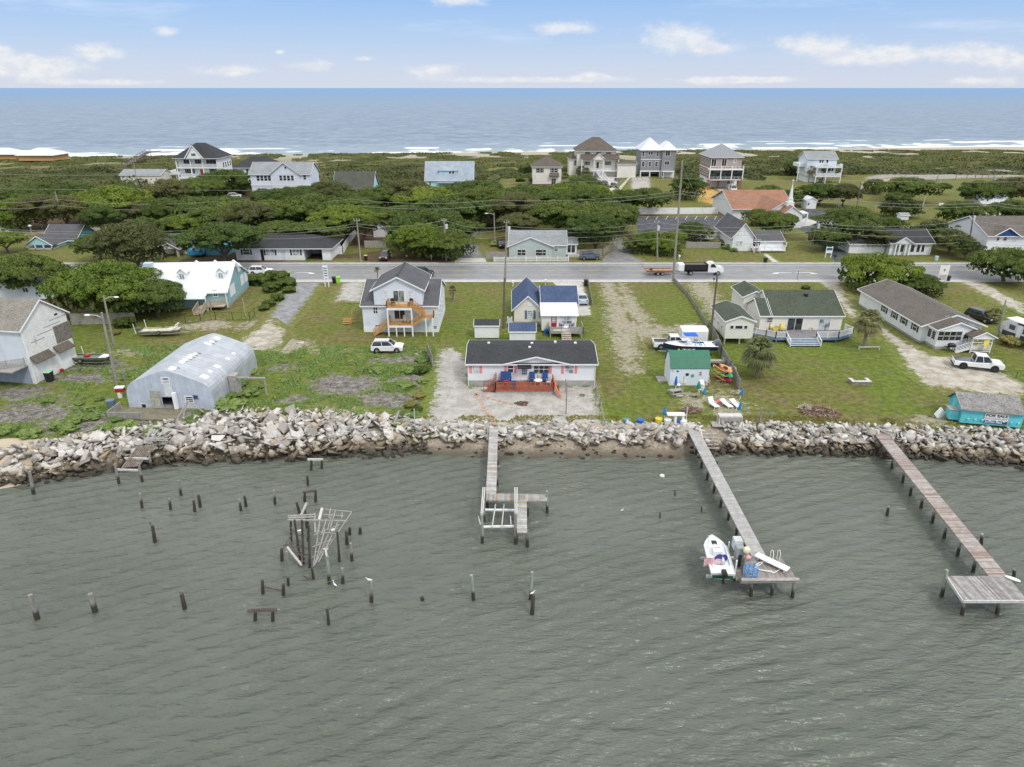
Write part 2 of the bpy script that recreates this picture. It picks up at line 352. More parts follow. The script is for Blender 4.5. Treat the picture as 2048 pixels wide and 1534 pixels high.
npmesh('sound_water', np.stack([X2, Y2, Z2], -1).reshape(-1, 3), F2, m, smooth=True, kind='structure')
# ------------------------------------------------ ocean
oz = -2.0
xo = np.array([-1e5, -2e4, -5000, -1500]+list(np.linspace(-900, 900, 240))+[1500, 5000, 2e4, 1e5]); yo = np.concatenate([np.arange(380, 640, 2.0), np.geomspace(645, 60000, 60)])
X3, Y3 = np.meshgrid(xo, yo); S3 = Y3-(436+.125*np.clip(X3, -900, 900))
brk = sum(np.exp(-((S3-c0-9*(vnoise(X3, Y3*0, 60, k)-.5))/3.0)**2)*a*sstep(.35, .6, vnoise(X3, Y3*0, 45, k+7)) for k, (c0, a) in enumerate([(14, .5), (27, .7), (44, .9), (66, .8)]))
Z3 = oz+brk+.25*vnoise(X3*.4, Y3, 9, 31)*(S3 < 300)
I3 = np.arange(X3.size).reshape(X3.shape); F3 = np.stack([I3[:-1, :-1], I3[:-1, 1:], I3[1:, 1:], I3[1:, :-1]], -1).reshape(-1, 4)
m, t, b = bsdf('ocean water'); P = pos(t); sp = t.new('ShaderNodeSeparateXYZ', {0: P})
S = t.math('SUBTRACT', sp.outputs[1], t.math('MULTIPLY_ADD', sp.outputs[0], .125, 436))
wv = t.noise(t.map(P, (.75, 1, 1), (0, 0, .15)), .16, 6, .75); wv2 = t.noise(t.map(P, (.8, 1, 1)), .04, 5, .7); w3 = t.noise(t.map(P, (.6, 1, 1)), .6, 3, .6)
farf = t.step(sp.outputs[1], 500, 4500)
c = t.mix(t.step(t.math('ADD', t.math('MULTIPLY', wv, .6), t.math('MULTIPLY', wv2, .4)), .38, .62), (.125, .175, .245), (.245, .305, .39))
c = t.mix(farf, c, (.115, .225, .39))
c = t.mix(t.step(S, 0, 130, .55, 0), c, (.32, .40, .42))
wiggle = t.math('MULTIPLY', t.math('SUBTRACT', t.noise(t.map(P, (1, .02, 1)), .018, 3, .5), .5), 26)
Sw = t.math('ADD', S, wiggle); foam = None
for k, (c0, wd, a) in enumerate([(12, 15, 1.1), (34, 9, .95), (54, 9, .9), (80, 6, .55), (118, 4, .25)]):
    u = t.math('DIVIDE', t.math('SUBTRACT', Sw, c0), wd); g = t.math('EXPONENT', t.math('MULTIPLY', t.math('MULTIPLY', u, u), -1))
    pm = t.step(t.noise(t.map(P, (1, .1, 1), loc=(k*31, k*17, 0)), .02, 3, .6), .42, .58)
    g = t.math('MULTIPLY', t.math('MULTIPLY', g, pm), a); foam = g if foam is None else t.math('MAXIMUM', foam, g)
fm = t.step(t.math('ADD', foam, t.math('MULTIPLY', t.math('SUBTRACT', t.noise(t.map(P, (.25, 1, 1)), .5, 5, .7), .5), .9)), .35, .62)
caps = t.math('MULTIPLY', t.step(t.noise(t.map(P, (.35, 1, 1)), .075, 5, .75), .70, .74), t.step(S, 100, 260, 1, .8))
fm = t.math('MAXIMUM', fm, t.math('MULTIPLY', caps, .8)); fm = t.math('MAXIMUM', fm, t.step(S, -6, 8, .6, 0))
c = t.mix(fm, c, (.78, .80, .82)); t.set(b, 'Base Color', c)
t.set(b, 'Roughness', t.math('MULTIPLY_ADD', fm, .4, .42)); t.set(b, 'IOR', 1.33); t.set(b, 'Specular IOR Level', .35)
t.l.new(t.new('ShaderNodeBump', {'Strength': .8, 'Distance': 1.6, 'Height': t.math('ADD', wv, t.math('MULTIPLY', w3, .35))}).outputs[0], b.inputs['Normal'])
npmesh('ocean_water', np.stack([X3, Y3, Z3], -1).reshape(-1, 3), F3, m, smooth=True, kind='structure')
# ------------------------------------------------ vegetation
ORD = 'first second third fourth fifth sixth seventh eighth ninth tenth eleventh twelfth thirteenth fourteenth fifteenth sixteenth seventeenth eighteenth nineteenth twentieth twenty-first twenty-second twenty-third twenty-fourth twenty-fifth twenty-sixth twenty-seventh twenty-eighth twenty-ninth thirtieth'.split()
def leafmat(name, c1, c2, c3=None, s=.5):
    m, t, b = bsdf(name); P = pos(t); r = t.new('ShaderNodeObjectInfo').outputs['Random']
    a = t.new('ShaderNodeAttribute', attribute_name='tone').outputs['Fac']
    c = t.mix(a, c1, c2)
    if c3: c = t.mix(t.math('MULTIPLY', t.step(t.noise(P, s, 3), .5, .7), .7), c, c3)
    c = t.mix(1.0, c, t.new('ShaderNodeCombineColor', {0: t.math('MULTIPLY_ADD', r, .5, .75), 1: t.math('MULTIPLY_ADD', r, .35, .82), 2: t.math('MULTIPLY_ADD', r, .35, .8)}).outputs[0], 'MULTIPLY')
    t.set(b, 'Base Color', c); t.set(b, 'Roughness', .6); t.set(b, 'Specular IOR Level', .25)
    tr = t.new('ShaderNodeBsdfTranslucent', {'Color': c}); mx = t.new('ShaderNodeMixShader', {0: .22}); t.l.new(b.outputs[0], mx.inputs[1]); t.l.new(tr.outputs[0], mx.inputs[2])
    t.l.new(mx.outputs[0], t.n['Material Output'].inputs[0]); return m
OAK = leafmat('oak foliage', (.037, .067, .013), (.13, .178, .035)); OAKB = leafmat('bright oak foliage', (.064, .10, .013), (.195, .26, .034)); OAKO = leafmat('olive oak foliage', (.055, .07, .022), (.145, .155, .052), (.14, .115, .055))
SHR = leafmat('shrub foliage', (.12, .19, .05), (.28, .38, .12)); DRYG = leafmat('dry grass blades', (.15, .14, .04), (.32, .3, .1)); PINE = leafmat('pine foliage', (.055, .08, .022), (.15, .175, .05))
BARK = M('bark', (.11, .09, .07), .9, .25, 4, .3, 12)
def quads(C, N, S, asp=1.0):
    """leaf-clump faces at centres C, facing roughly N, size S"""
    n = len(C); N = N/np.maximum(np.linalg.norm(N, axis=1, keepdims=True), 1e-6)
    R = rng.normal(size=(n, 3)); U = np.cross(N, R); U /= np.maximum(np.linalg.norm(U, axis=1, keepdims=True), 1e-6); W = np.cross(N, U)
    U = U*S[:, None]; W = W*(S*asp)[:, None]
    V = np.stack([C-U-W*.4, C+U*.2-W, C+U+W*.5, C-U*.1+W], 1).reshape(-1, 3)
    return V, np.arange(4*n).reshape(n, 4)
def crown(mat, seed, kind='oak'):
    r = np.random.default_rng(seed)
    if kind == 'oak': nc, fl, cr, nl, ls = 120, .38, (.10, .22), 190, .0165
    elif kind == 'round': nc, fl, cr, nl, ls = 100, .72, (.13, .26), 180, .0175
    elif kind == 'bush': nc, fl, cr, nl, ls = 30, .75, (.22, .40), 170, .04
    elif kind == 'pine': nc, fl, cr, nl, ls = 60, .75, (.10, .2), 120, .024
    out = []; nrm = []; tone = []; th0 = r.random()*6
    for i in range(nc):
        a = r.random()*2*pi; q = sqrt(r.random())*.86; lob = 1+.16*sin(3*a+th0)+.1*sin(5*a+2*th0)
        x, y = q*cos(a)*lob, q*sin(a)*lob
        z = fl*(sqrt(max(0, 1-q*q))*(.75+.4*r.random()) if kind != 'pine' else r.random()*(1.15-q))
        R = r.uniform(*cr)*(1.1-.35*q)
        d = r.normal(size=(nl, 3)); d /= np.linalg.norm(d, axis=1, keepdims=True); d[:, 2] = np.abs(d[:, 2])*1.0-.18
        p = np.array([x, y, z])+d*R*np.array([1, 1, .62])*(.8+.3*r.random((nl, 1)))
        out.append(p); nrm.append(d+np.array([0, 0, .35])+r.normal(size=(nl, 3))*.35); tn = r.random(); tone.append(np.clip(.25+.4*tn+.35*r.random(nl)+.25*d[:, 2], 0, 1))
    # inner mass and fringe; darker leaf tones paint in the crown's inner shade
    k = 900; a = r.random(k)*2*pi; q = np.sqrt(r.random(k))*.85; z = fl*(r.random(k)*.75*np.sqrt(1-q*q)); lob = 1+.16*np.sin(3*a+th0)+.1*np.sin(5*a+2*th0)
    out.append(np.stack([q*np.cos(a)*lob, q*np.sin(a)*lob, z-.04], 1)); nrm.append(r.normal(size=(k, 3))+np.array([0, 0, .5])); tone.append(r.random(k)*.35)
    C = np.concatenate(out); N = np.concatenate(nrm); T = np.concatenate(tone)
    S = ls*(.7+.7*r.random(len(C))); S[-k:] *= 2.4
    V, F = quads(C, N, S, .8)
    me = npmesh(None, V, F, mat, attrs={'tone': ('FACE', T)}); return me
CR = {}
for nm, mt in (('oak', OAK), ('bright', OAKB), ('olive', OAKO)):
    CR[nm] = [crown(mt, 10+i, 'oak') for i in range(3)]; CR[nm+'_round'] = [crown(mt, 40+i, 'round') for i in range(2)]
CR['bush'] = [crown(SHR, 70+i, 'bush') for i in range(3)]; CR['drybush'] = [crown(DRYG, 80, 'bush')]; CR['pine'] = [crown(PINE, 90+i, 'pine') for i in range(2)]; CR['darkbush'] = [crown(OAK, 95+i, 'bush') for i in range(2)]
def trunkmesh(seed, lean=.35, nb=7):
    r = random.Random(seed); b = B()
    b.tube([(0, 0, -.02), (.03, .02, .25), (.05, -.02, .5)], [.07, .055, .05], 7)
    for i in range(nb):
        a = i*2*pi/nb+r.random(); q = r.uniform(.35, .8)
        b.tube([(.04, 0, .35+.1*r.random()), (.3*q*cos(a)+.04, .3*q*sin(a), .62), (.75*q*cos(a), .75*q*sin(a), .85), (q*cos(a), q*sin(a), 1.05)], [.036, .03, .02, .01], 5)
    me = bpy.data.meshes.new('trunk'); me.from_pydata(b.v, [], b.f); me.materials.append(BARK); me.update(); return me
TRK = [trunkmesh(i) for i in range(3)]
tree_i = 0
def tree(x, y, R, h, kind='oak', label=None, group=None, ry=None, cat='tree', name='live_oak', fl=1.0, z0=None):
    """crown radius R (m), crown base height h"""
    global tree_i; tree_i += 1
    z = float(gz(x, y)) if z0 is None else z0
    e = empty(name, (x, y, z), tree_i*1.7, label, cat, group)
    o = link('crown', CR[kind][tree_i % len(CR[kind])], e); o.location = (0, 0, h*.95); o.scale = (R, (ry or R), R*fl)
    if h > .3:
        t = link('trunk', TRK[tree_i % 3], e); t.scale = (R*.85, R*.85, h*1.05)
    return e
# list: photograph point of the crown centre, crown radius m, crown base height, kind, flatness, label
def T(px, py, rpx, h, kind='oak', fl=1.0, lab=None, grp='live oaks', name='live_oak', cat='tree', ryk=1.0):
    zc = h+rpx*.0
    p = at(px, py, h+.6); depth = p.y*cos(TH)+(CH-h)*sin(TH); R = rpx*depth/FP*1.2
    return tree(p.x, p.y, R, h, kind, lab, grp, ry=R*ryk, fl=fl, name=name, cat=cat)
TR = [
 (50,552,66,3.0,'oak',1.3,'dark spreading live oak behind the weathered grey house at the left edge'),
 (213,588,92,3.0,'bright',1.3,'large bright green live oak left of the white metal roofed house'),
 (308,598,60,2.4,'oak',1.25,'live oak overhanging the porch corner of the white metal roofed house'),
 (268,505,62,3.0,'olive_round',1.1,'round olive brown oak behind the bright green live oak'),
 (196,488,42,3.4,'oak',1.1,'spreading oak over the dark roof of the turquoise gabled cottage'),
 (38,440,46,2.0,'bright_round',1.0,'round bright tree at the left edge above the lamp lit lane'),
 (128,425,44,3.5,'olive',1.5,'grey green tree beside the pale leaning pole'),
 (228,415,66,3.5,'bright',1.2,'bright wide oak standing over the lane with bollard lamps'),
 (305,428,40,2.5,'olive',1.4,'olive tree with bare twigs right of the bright wide oak'),
 (285,462,48,3.5,'oak',1.1,'flat dark oak between the lane and the road poles'),
 (440,478,74,4.8,'oak',.9,'wide flat oak in front of the bright blue porch'),
 (400,428,60,3.5,'oak',1.1,'oak right of the olive tree with bare twigs'),
 (470,436,66,4.5,'oak',1.0,'oak behind the small road pole with a round transformer'),
 (395,385,42,2.2,'oak',1.3,'dark oak below the white three storey porch house'),
 (455,372,44,2.5,'oak',1.4,'dark oak between the porch house and the pale blue house'),
 (545,432,62,4.5,'oak',1.0,'oak directly below the pale blue beach house'),
 (620,428,66,5,'oak',1.1,'tall oak behind the long white ranch house'),
 (690,440,60,5,'bright',1.0,'brighter oak beside the white fence of the ranch house'),
 (600,402,62,4.5,'oak',.9,'flat topped oak right below the pale blue beach house'),
 (685,405,44,4,'oak',1.0,'oak in front of the low turquoise gabled house'),
 (775,400,52,4,'oak',1.1,'oak right of the low turquoise gabled house'),
 (855,402,62,4.5,'bright',.9,'wide oak in front of the pale aqua roof house'),
 (950,392,66,4.5,'oak',.9,'wide flat oak right of the pale aqua roof house'),
 (900,428,70,3.5,'oak',1.0,'dark oak over the shaded back lane'),
 (860,462,72,3,'oak',1.1,'big rounded oak behind the row of garden shrubs by the road'),
 (838,495,52,1.5,'bright_round',1.0,'low leafy oak beside the parked brown car'),
 (902,500,44,1.5,'oak_round',1.0,'low dark oak by the gravel lane mouth'),
 (1005,415,56,4.5,'oak',1.0,'oak left of the arch of the sandy lane'),
 (1060,400,66,5,'oak',.9,'broad oak behind the grey green cottage'),
 (1150,395,66,5,'bright',.9,'broad bright oak below the cream garage cottage'),
 (1118,432,62,4.5,'oak',1.0,'oak above the wire arch behind the grey green cottage'),
 (1180,436,60,4.5,'oak',1.0,'oak over the narrow wet lane'),
 (1190,468,50,3.5,'oak_round',.9,'dark oak beside the parked blue grey car'),
 (1035,445,38,4,'olive',1.1,'twiggy oak with bare branches above the gravel lane'),
 (1165,385,44,2.5,'oak_round',.8,'rounded dark oak below the cream stair house'),
 (1245,402,34,2.5,'oak',1.3,'oak left end of the white parking fence'),
 (1298,400,40,3.2,'oak',1.2,'umbrella shaped oak above the white parking fence'),
 (1248,440,28,3,'oak_round',1.2,'dark narrow oak at the left edge of the parking lot'),
 (1373,386,32,1.5,'oak_round',1.2,'dark dense rounded oak left of the orange sand yard'),
 (1388,470,30,.8,'oak_round',1.0,'dark rounded bush behind the gazebo at the parking lot'),
 (1300,490,32,.8,'bright_round',1.0,'leafy thicket by the wooden pole beside the narrow lane'),
 (1335,500,26,.6,'bright_round',1.0,'smaller leafy thicket left of the lawn with the small sign'),
 (1275,495,26,.6,'oak_round',1.0,'dark thicket against the narrow wet lane'),
 (1350,478,22,.8,'bright_round',1.0,'pale leafy bush beneath the tall pole'),
 (1488,408,14,1,'oak_round',1.2,'small dark tree at the end of the orange sand yard'),
 (1515,432,26,2,'oak',1.2,'oak left of the chapel lawn'),
 (1548,448,40,2.5,'oak',1.3,'dark oak right in front of the brown roofed church'),
 (1640,388,36,3,'oak',1.2,'oak directly behind the white church steeple'),
 (1690,388,30,3.5,'olive',1.4,'oak with bare trunks at the end of the church fence'),
 (1750,380,20,.8,'oak_round',1.2,'round dark tree alone on the back field'),
 (1820,378,46,3.6,'oak',1.0,'flat topped oak with curved limbs on the back field'),
 (1888,372,14,2.4,'oak',1.2,'small umbrella tree right of the flat topped oak'),
 (1800,420,36,1.5,'pine',1.1,'dark ragged pine at the centre of the field'),
 (1800,397,24,1.5,'oak',1.2,'dark oak behind the ragged pine'),
 (1965,388,42,3,'oak',1.2,'oak beside the far right utility pole'),
 (2025,382,40,3.2,'olive',1.3,'bare limbed olive oak at the right edge'),
 (1925,428,42,2.5,'oak',1.2,'oak in front of the white metal barn roof'),
 (2025,425,38,2.5,'oak',1.3,'dark oak at the right edge above the navy gabled house'),
 (1700,462,56,3,'oak_round',.9,'large oak left of the white gabled cottage'),
 (1655,478,34,2.2,'oak',1.4,'open oak beside the green church sign'),
 (1755,482,30,2,'olive_round',1.0,'oak leaning over the porch of the white gabled cottage'),
 (1785,452,22,1,'oak_round',1.0,'small oak behind the dark roofed white cottage'),
 (1868,462,34,3,'pine',1.0,'flat pine right of the dark roofed white cottage'),
 (1905,482,34,2.5,'pine',1.2,'pine in front of the navy gabled house'),
 (1935,492,26,2.5,'pine',1.0,'small pine beside the wooden pole at the navy gabled house'),
 (1752,560,66,1.2,'bright',1.5,'big bright green oak at the end of the long grey roofed house'),
 (1842,578,36,.5,'oak_round',1.0,'dark hedge like tree beside the long grey roofed house'),
 (2015,535,58,2.2,'oak',1.3,'dark oak at the right edge by the road'),
 (20,395,34,2,'oak',1.1,'low oak at the far left above the lane'),
 (80,388,40,2,'oak',1.1,'low oak left of the small cream cottage'),
 (150,390,40,2,'oak',1.1,'low oak below the sandy clearing'),
 (240,385,30,1.5,'oak',1.2,'round oak in front of the small cream cottage'),
 (8,478,34,2.6,'bright',1.0,'pale green tree left of the turquoise gabled cottage'),
 (350,410,40,2.5,'oak',1.1,'oak in the middle of the left grove'),
 (530,395,30,2,'oak',1.2,'oak at the foot of the pale blue beach house'),
 (60,408,38,2.5,'oak',1.1,'dark oak between the lamps and the left scrub'),
 (505,425,40,4,'oak',1.1,'oak behind the middle of the left grove'),
 (355,452,44,3.5,'bright',1.0,'bright oak behind the small gabled carport'),
 (740,425,34,4,'oak',1.0,'oak at the shed behind the vacant corner'),
 (1220,420,40,4,'oak',1.0,'oak between the narrow lane and the driveway fork'),
 (930,455,34,3,'oak',1.0,'oak at the white van on the gravel lane'),
 (1575,395,26,2,'oak',1.2,'dark oak behind the church roof ridge'),
 (1540,385,26,2,'oak',1.2,'dark oak left of the church roof ridge'),
 (1605,345,34,1.0,'oak_round',.8,'dark bushy tree left of the white beach house by palms'),
 (660,385,32,2.0,'oak_round',.8,'bushy oak left of the low turquoise gabled house'),
 (1060,345,20,1.0,'oak_round',.8,'shrubby oak left of the cream garage cottage'),
]
for i, (px, py, r) in enumerate([(185,402,40),(205,440,34),(270,398,44),(335,395,40),(375,440,44),(330,430,38),(440,405,44),(500,445,44),(560,455,46),(575,415,44),(640,455,50),(655,400,40),(720,405,42),(725,450,30),(805,425,46),(820,400,44),(895,400,46),(960,415,46),(1000,395,44),(1040,425,44),(1090,395,44),(1160,415,46),(1205,445,30),(85,425,40),(10,420,34)]): TR.append((px, py, r, 4.3, ('oak','oak_round','oak','olive_round')[i % 4], 1.0 if i % 2 else .7, 'infill oak, %s of those closing the gaps in the grove' % ORD[i]))
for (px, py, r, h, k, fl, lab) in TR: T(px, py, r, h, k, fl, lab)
# hedges and bushes, one thing each
BU = [(518,568,24,'bush'),(552,564,26,'darkbush'),(545,582,20,'bush'),(575,572,20,'bush'),(578,585,14,'bush'),(556,600,15,'darkbush'),(540,612,14,'bush'),(528,620,12,'bush'),(505,562,16,'darkbush'),
      (252,652,22,'bush'),(232,668,10,'drybush')]
HEDGE = ['hedge bush at the road end beside the white car','dark hedge bush by the driveway mouth','green hedge bush in the middle of the driveway hedge','hedge bush nearest the driveway mouth','small bush beside the grey driveway','dark bush in the hedge along the driveway','light green bush in the hedge along the driveway','lowest bush of the driveway hedge','hedge bush against the teal house','round green bush beside the stored flat boat','reddish dry bush at the foot of the lamp pole']
def bush(px, py, rpx, k, lab, grp=None, fl=1.0, z=0): 
    p = at(px, py, z); depth = p.y*cos(TH)+CH*sin(TH); R = rpx*depth/FP
    e = tree(p.x, p.y, R, 0, k, lab, grp, name='bush', cat='bush', fl=fl); return e
for (a, l) in zip(BU, HEDGE): bush(*a[:3], 'darkbush' if a[3] == 'bush' else a[3], l, 'bushes of the left gardens')
MB_ = [(12,865,22),(62,872,22),(120,855,20),(150,845,22),(185,838,16),(98,805,13),(140,862,18),(210,862,20),(255,858,22),(300,860,20),(230,842,14),(385,842,18),(395,828,12),(178,820,12),(440,812,22),(475,812,20),(462,795,16),(500,790,18),(480,770,18),(515,775,12),(500,745,14),(455,820,14),(200,800,9),(160,808,10)]
for i, (px, py, r) in enumerate(sorted(MB_)): bush(px, py, r, 'bush', 'light green salt marsh bush, %s from the left around the metal hut' % ORD[i], 'salt marsh bushes around the metal hut', .75)
for i, (px, py, r, k) in enumerate(sorted([(755,745,16,'bush'),(725,742,10,'bush'),(818,745,16,'bush'),(845,722,16,'bush'),(842,745,18,'darkbush'),(815,775,16,'bush'),(805,768,12,'bush'),(838,795,14,'drybush'),(822,812,16,'drybush'),(830,835,16,'bush'),(800,842,16,'bush'),(790,830,12,'bush'),(720,828,16,'bush'),(845,765,12,'bush'),(702,726,9,'bush'),(835,820,12,'darkbush'),(570,762,8,'bush'),(855,705,10,'bush')])):
    bush(px, py, r, k, 'weedy bush, %s from the left in the overgrown lot beside the gravel drive' % ORD[i], 'weedy bushes of the overgrown lot', .7)
for (px, py, r, k, lab) in [(1852,612,16,'olive_round','brownish bush beside the long grey roofed house'),(2018,690,20,'drybush','yellow flowering bush beside the camper'),(1432,490,14,'drybush','yellow green shrub by the gabled grey roof cottage'),(1455,498,10,'bush','green shrub left of the cottage steps'),(1490,495,9,'darkbush','clipped shrub left of the cottage steps'),(1517,497,9,'darkbush','clipped shrub right of the cottage steps'),(1467,503,8,'bush','low shrub along the cottage wall'),(655,507,12,'bush','clipped hedge by the ranch house carport'),(1068,368,12,'darkbush','clipped bush in front of the cream garage cottage'),(1040,366,10,'darkbush','round bush left of the cream garage cottage'),(1235,343,7,'darkbush','clipped bush left by the cream stair house fence'),(1252,344,9,'darkbush','clipped bush right by the cream stair house fence'),(1612,578,9,'darkbush','low bush on the lawn near the road'),(1130,575,4,'darkbush','small bush by the concrete driveway'),(1310,505,16,'bush','low bush at the wet lane corner'),(992,492,12,'bush','leafy bush in front of the plank fence'),(1412,372,8,'bush','small bush by the orange sand yard'),(700,490,6,'bush','thin bush at the road pole')]:
    bush(px, py, r, k, lab, 'garden shrubs')
# dune scrub: nobody could count it
def scrub():
    n = 620000
    x = rng.uniform(-430, 470, n); y = 225+rng.random(n)**.8*220
    d = shore_y(x)-y; ok = (d > 7)
    # keep clearings, house plots and the field open
    def inbox(x0, x1, y0, y1): return (x > x0)*(x < x1)*(y > y0)*(y < y1)
    for bx in [(-5, 30, 225, 290), (30, 102, 225, 283), (102, 420, 225, 300), (-24, -8, 225, 262), (-140, -104, 258, 292), (-95, -62, 225, 262), (-38, -10, 250, 282), (18, 50, 250, 310), (50, 70, 250, 305), (66, 96, 240, 292), (108, 136, 225, 300)]: ok &= ~inbox(*bx)
    ok &= ~(inbox(-430, 470, 225, 245) & (x > -10))
    cov = vnoise(x, y, 17, 51)*.6+vnoise(x, y, 6, 52)*.4
    ok &= (cov+.18*sstep(330, 260, y)+.1*sstep(40, 120, d)+.10*(x < -20)*(y < 300)) > (.34+.12*sstep(70, 20, d)) 
    x, y, cov = x[ok], y[ok], cov[ok]
    hgt = np.clip((cov-.33)*6, .2, 2.6)*(1+.5*(y < 300))*(1-.75*sstep(120, 40, shore_y(x)-y)); h = hgt*np.sqrt(rng.random(len(x)))
    clump = vnoise(x, y, 3.4, 53); z = gz(x, y)+h*(.35+.9*clump)+.1
    N = np.stack([rng.normal(size=len(x))*.6, rng.normal(size=len(x))*.6-.35, np.full(len(x), .9)], -1)
    V, F = quads(np.stack([x, y, z], -1), N, .34+.42*rng.random(len(x)), .7)
    tone = np.clip(.55*vnoise(x, y, 9, 54)+.35*clump+.25*rng.random(len(x))-.05-.25*(y < 330), 0, 1)
    mt = leafmat('dune scrub', (.034, .052, .015), (.15, .168, .045), (.21, .185, .095), .045)
    npmesh('dune_scrub', V, F, mt, attrs={'tone': ('FACE', tone)}, label='low mass of wind clipped scrub over the dunes behind the beach', cat='scrub', kind='stuff')
scrub()
def tufts(name, n, region, size, mt, label, seed=0, hmul=1.0):
    x0, x1, y0, y1 = region; x = rng.uniform(x0, x1, n); y = rng.uniform(y0, y1, n)
    v = vnoise(x, y, 2.2, 60+seed)*.6+vnoise(x, y, .8, 61+seed)*.4
    mk = masks(x, y); ok = (v > .46)*(mk[1] < .55)*(mk[0] < .6)*(y > ytop(x)+.6)
    if seed == 0: ok &= (y < 93.5+1.5*vnoise(x, y, 5, 70))*(x < -10.5-(y-70)*.02)*(~((x > -47)*(x < -34)*(y > 68)*(y < 86)))
    x, y, v = x[ok], y[ok], v[ok]; s = size*(.6+.8*rng.random(len(x)))
    N = np.stack([rng.normal(size=len(x)), rng.normal(size=len(x))-.6, np.full(len(x), .35)], -1)
    V, F = quads(np.stack([x, y, gz(x, y)+s*.5*hmul], -1), N, s, .55)
    npmesh(name, V, F, mt, attrs={'tone': ('FACE', np.clip(v*.8+.4*rng.random(len(x)), 0, 1))}, label=label, cat='grass', kind='stuff')
tufts('tall_weeds', 60000, (-60, -9, 66, 96), .16, SHR, 'tall light green weeds of the unmown lot by the rock bank')
tufts('rough_grass', 9000, (-12, 62, 69.0, 71.2), .14, DRYG, 'rough grass fringe along the top of the rock bank', 5)
# ------------------------------------------------ rock bank
m, t, b = bsdf('broken concrete rock'); P = pos(t); r_ = t.new('ShaderNodeObjectInfo').outputs['Random']; tn = t.new('ShaderNodeAttribute', attribute_name='tone').outputs['Fac']
z_ = t.new('ShaderNodeSeparateXYZ', {0: P}).outputs[2]; tt = t.math('FRACT', t.math('ADD', r_, tn))
top = t.mix(t.step(tt, .1, .9), (.34, .315, .28), (.69, .665, .62)); top = t.mix(t.step(tt, .93, .95), top, (.50, .39, .27))
n_ = t.noise(P, 1.3, 4, .65); zn = t.math('ADD', z_, t.math('MULTIPLY', t.math('SUBTRACT', n_, .5), .9))
mid = t.mix(t.step(tt, .2, .8), (.17, .13, .08), (.36, .29, .19)); c = t.mix(t.step(zn, -1.0, -.45), mid, top)
c = t.mix(t.step(zn, -1.35, -.9), (.045, .037, .024), c)
c = t.mix(t.step(t.noise(P, 7, 4, .7), .35, .7, .35, 0), c, (.14, .12, .1))
t.set(b, 'Base Color', c); t.set(b, 'Roughness', .85); t.l.new(t.new('ShaderNodeBump', {'Strength': .5, 'Distance': .05, 'Height': t.noise(P, 9, 4)}).outputs[0], b.inputs['Normal'])
ROCK = m
DARKROCK = M('weedy black rock', (.03, .027, .02), .8, .3, 4, bump=.5)
import bmesh
def rockmesh(seed, asp):
    r = random.Random(seed); bm = bmesh.new()
    for i in range(10):
        p = Vector((r.uniform(-1, 1), r.uniform(-1, 1), r.uniform(-1, 1))); k = max(abs(p.x), abs(p.y), abs(p.z)); p = p/k*r.uniform(.75, 1); bm.verts.new((p.x*.5*asp[0], p.y*.5*asp[1], p.z*.5*asp[2]))
    h = bmesh.ops.convex_hull(bm, input=bm.verts); bmesh.ops.delete(bm, geom=[v for v in bm.verts if not v.link_faces], context='VERTS')
    bmesh.ops.triangulate(bm, faces=bm.faces); me = bpy.data.meshes.new('rock'); bm.to_mesh(me); bm.free(); me.materials.append(ROCK)
    a = me.attributes.new('tone', 'FLOAT', 'FACE'); tv = r.random(); a.data.foreach_set('value', [tv+r.uniform(-.03, .03) for _ in me.polygons]); return me
RK = [rockmesh(i, (1.35, .95, .32) if i % 3 else (1.05, .85, .6)) for i in range(21)]
BLK = [rockmesh(100+i, (1.5, .8, .5)) for i in range(4)]
recs = []
R_ = random.Random(3)
def bank_z(x, t): return WZ-.15+(1.95+.15)*min(1, max(0, t))**.85
def heap(x): return 1.0*exp(-((x+27)/8)**2)*.9+.35*exp(-((x+46)/7)**2)+.3*exp(-((x-30)/18)**2)
while len(recs) < 4600:
    x = R_.uniform(-66, 66); yt, yw = float(ytop(x)), float(ywat(x)); tq = R_.uniform(-.03, 1.12)
    if x < -50 and R_.random() < .4: continue
    beach_ = -9.5 < x < 20.5
    lo = .42+.12*sin(x*1.3) if beach_ else -.02
    if tq < lo: 
        continue
    if -2.9 < x < -1.1 and tq > .9: continue
    if 21.2 < x < 23.6 and tq > .3: continue
    y = yw+(yt-yw)*tq; s = R_.choice([.3, .38, .45, .55, .7, .85, 1.0, 1.25])*(1.12 if x < -12 else .9)
    if tq > 1.0: s = min(s, .6)
    z = bank_z(x, tq)+R_.uniform(-.1, .2)+heap(x)*sin(pi*min(1, max(0, tq*.75+.25)))
    if beach_ and tq > .8: z -= .1
    recs.append((s*R_.uniform(.8, 1.2), x, y, z, R_.choice(RK) if not (beach_ and tq > .8) else R_.choice(BLK+RK), R_.uniform(-.8, .8)+(0 if beach_ else .1), R_.uniform(-.8, .8), R_.uniform(0, 6.3) if not (beach_ and tq > .85) else R_.uniform(-.2, .2)))
for x in np.arange(-11.5, 20.6, 1.05):     # the aligned capping blocks
    if -3.0 < x < -.9: continue
    for row in (0, 1): recs.append((1.25+.25*R_.random(), float(x)+.4*row+R_.uniform(-.15, .15), float(ytop(x))-.25-.55*row, -.02-.38*row+R_.uniform(-.06, .08), R_.choice(BLK), R_.uniform(-.08, .08), R_.uniform(-.1, .1), R_.uniform(-.12, .12)))
recs.sort(key=lambda q: -q[0])
def rl(x, z, y):
    zone = 'left of the metal hut deck' if x < -42 else 'of the heap right of the metal hut' if x < -14 else 'of the seawall by the short pier' if x < 9 else 'between the short pier and the long pier' if x < 20.5 else 'between the two long piers' if x < 40 else 'right of the rightmost pier'
    return ('%s rock slab in the bank %s' % ('pale grey' if z > -.9 else 'brown stained', zone))
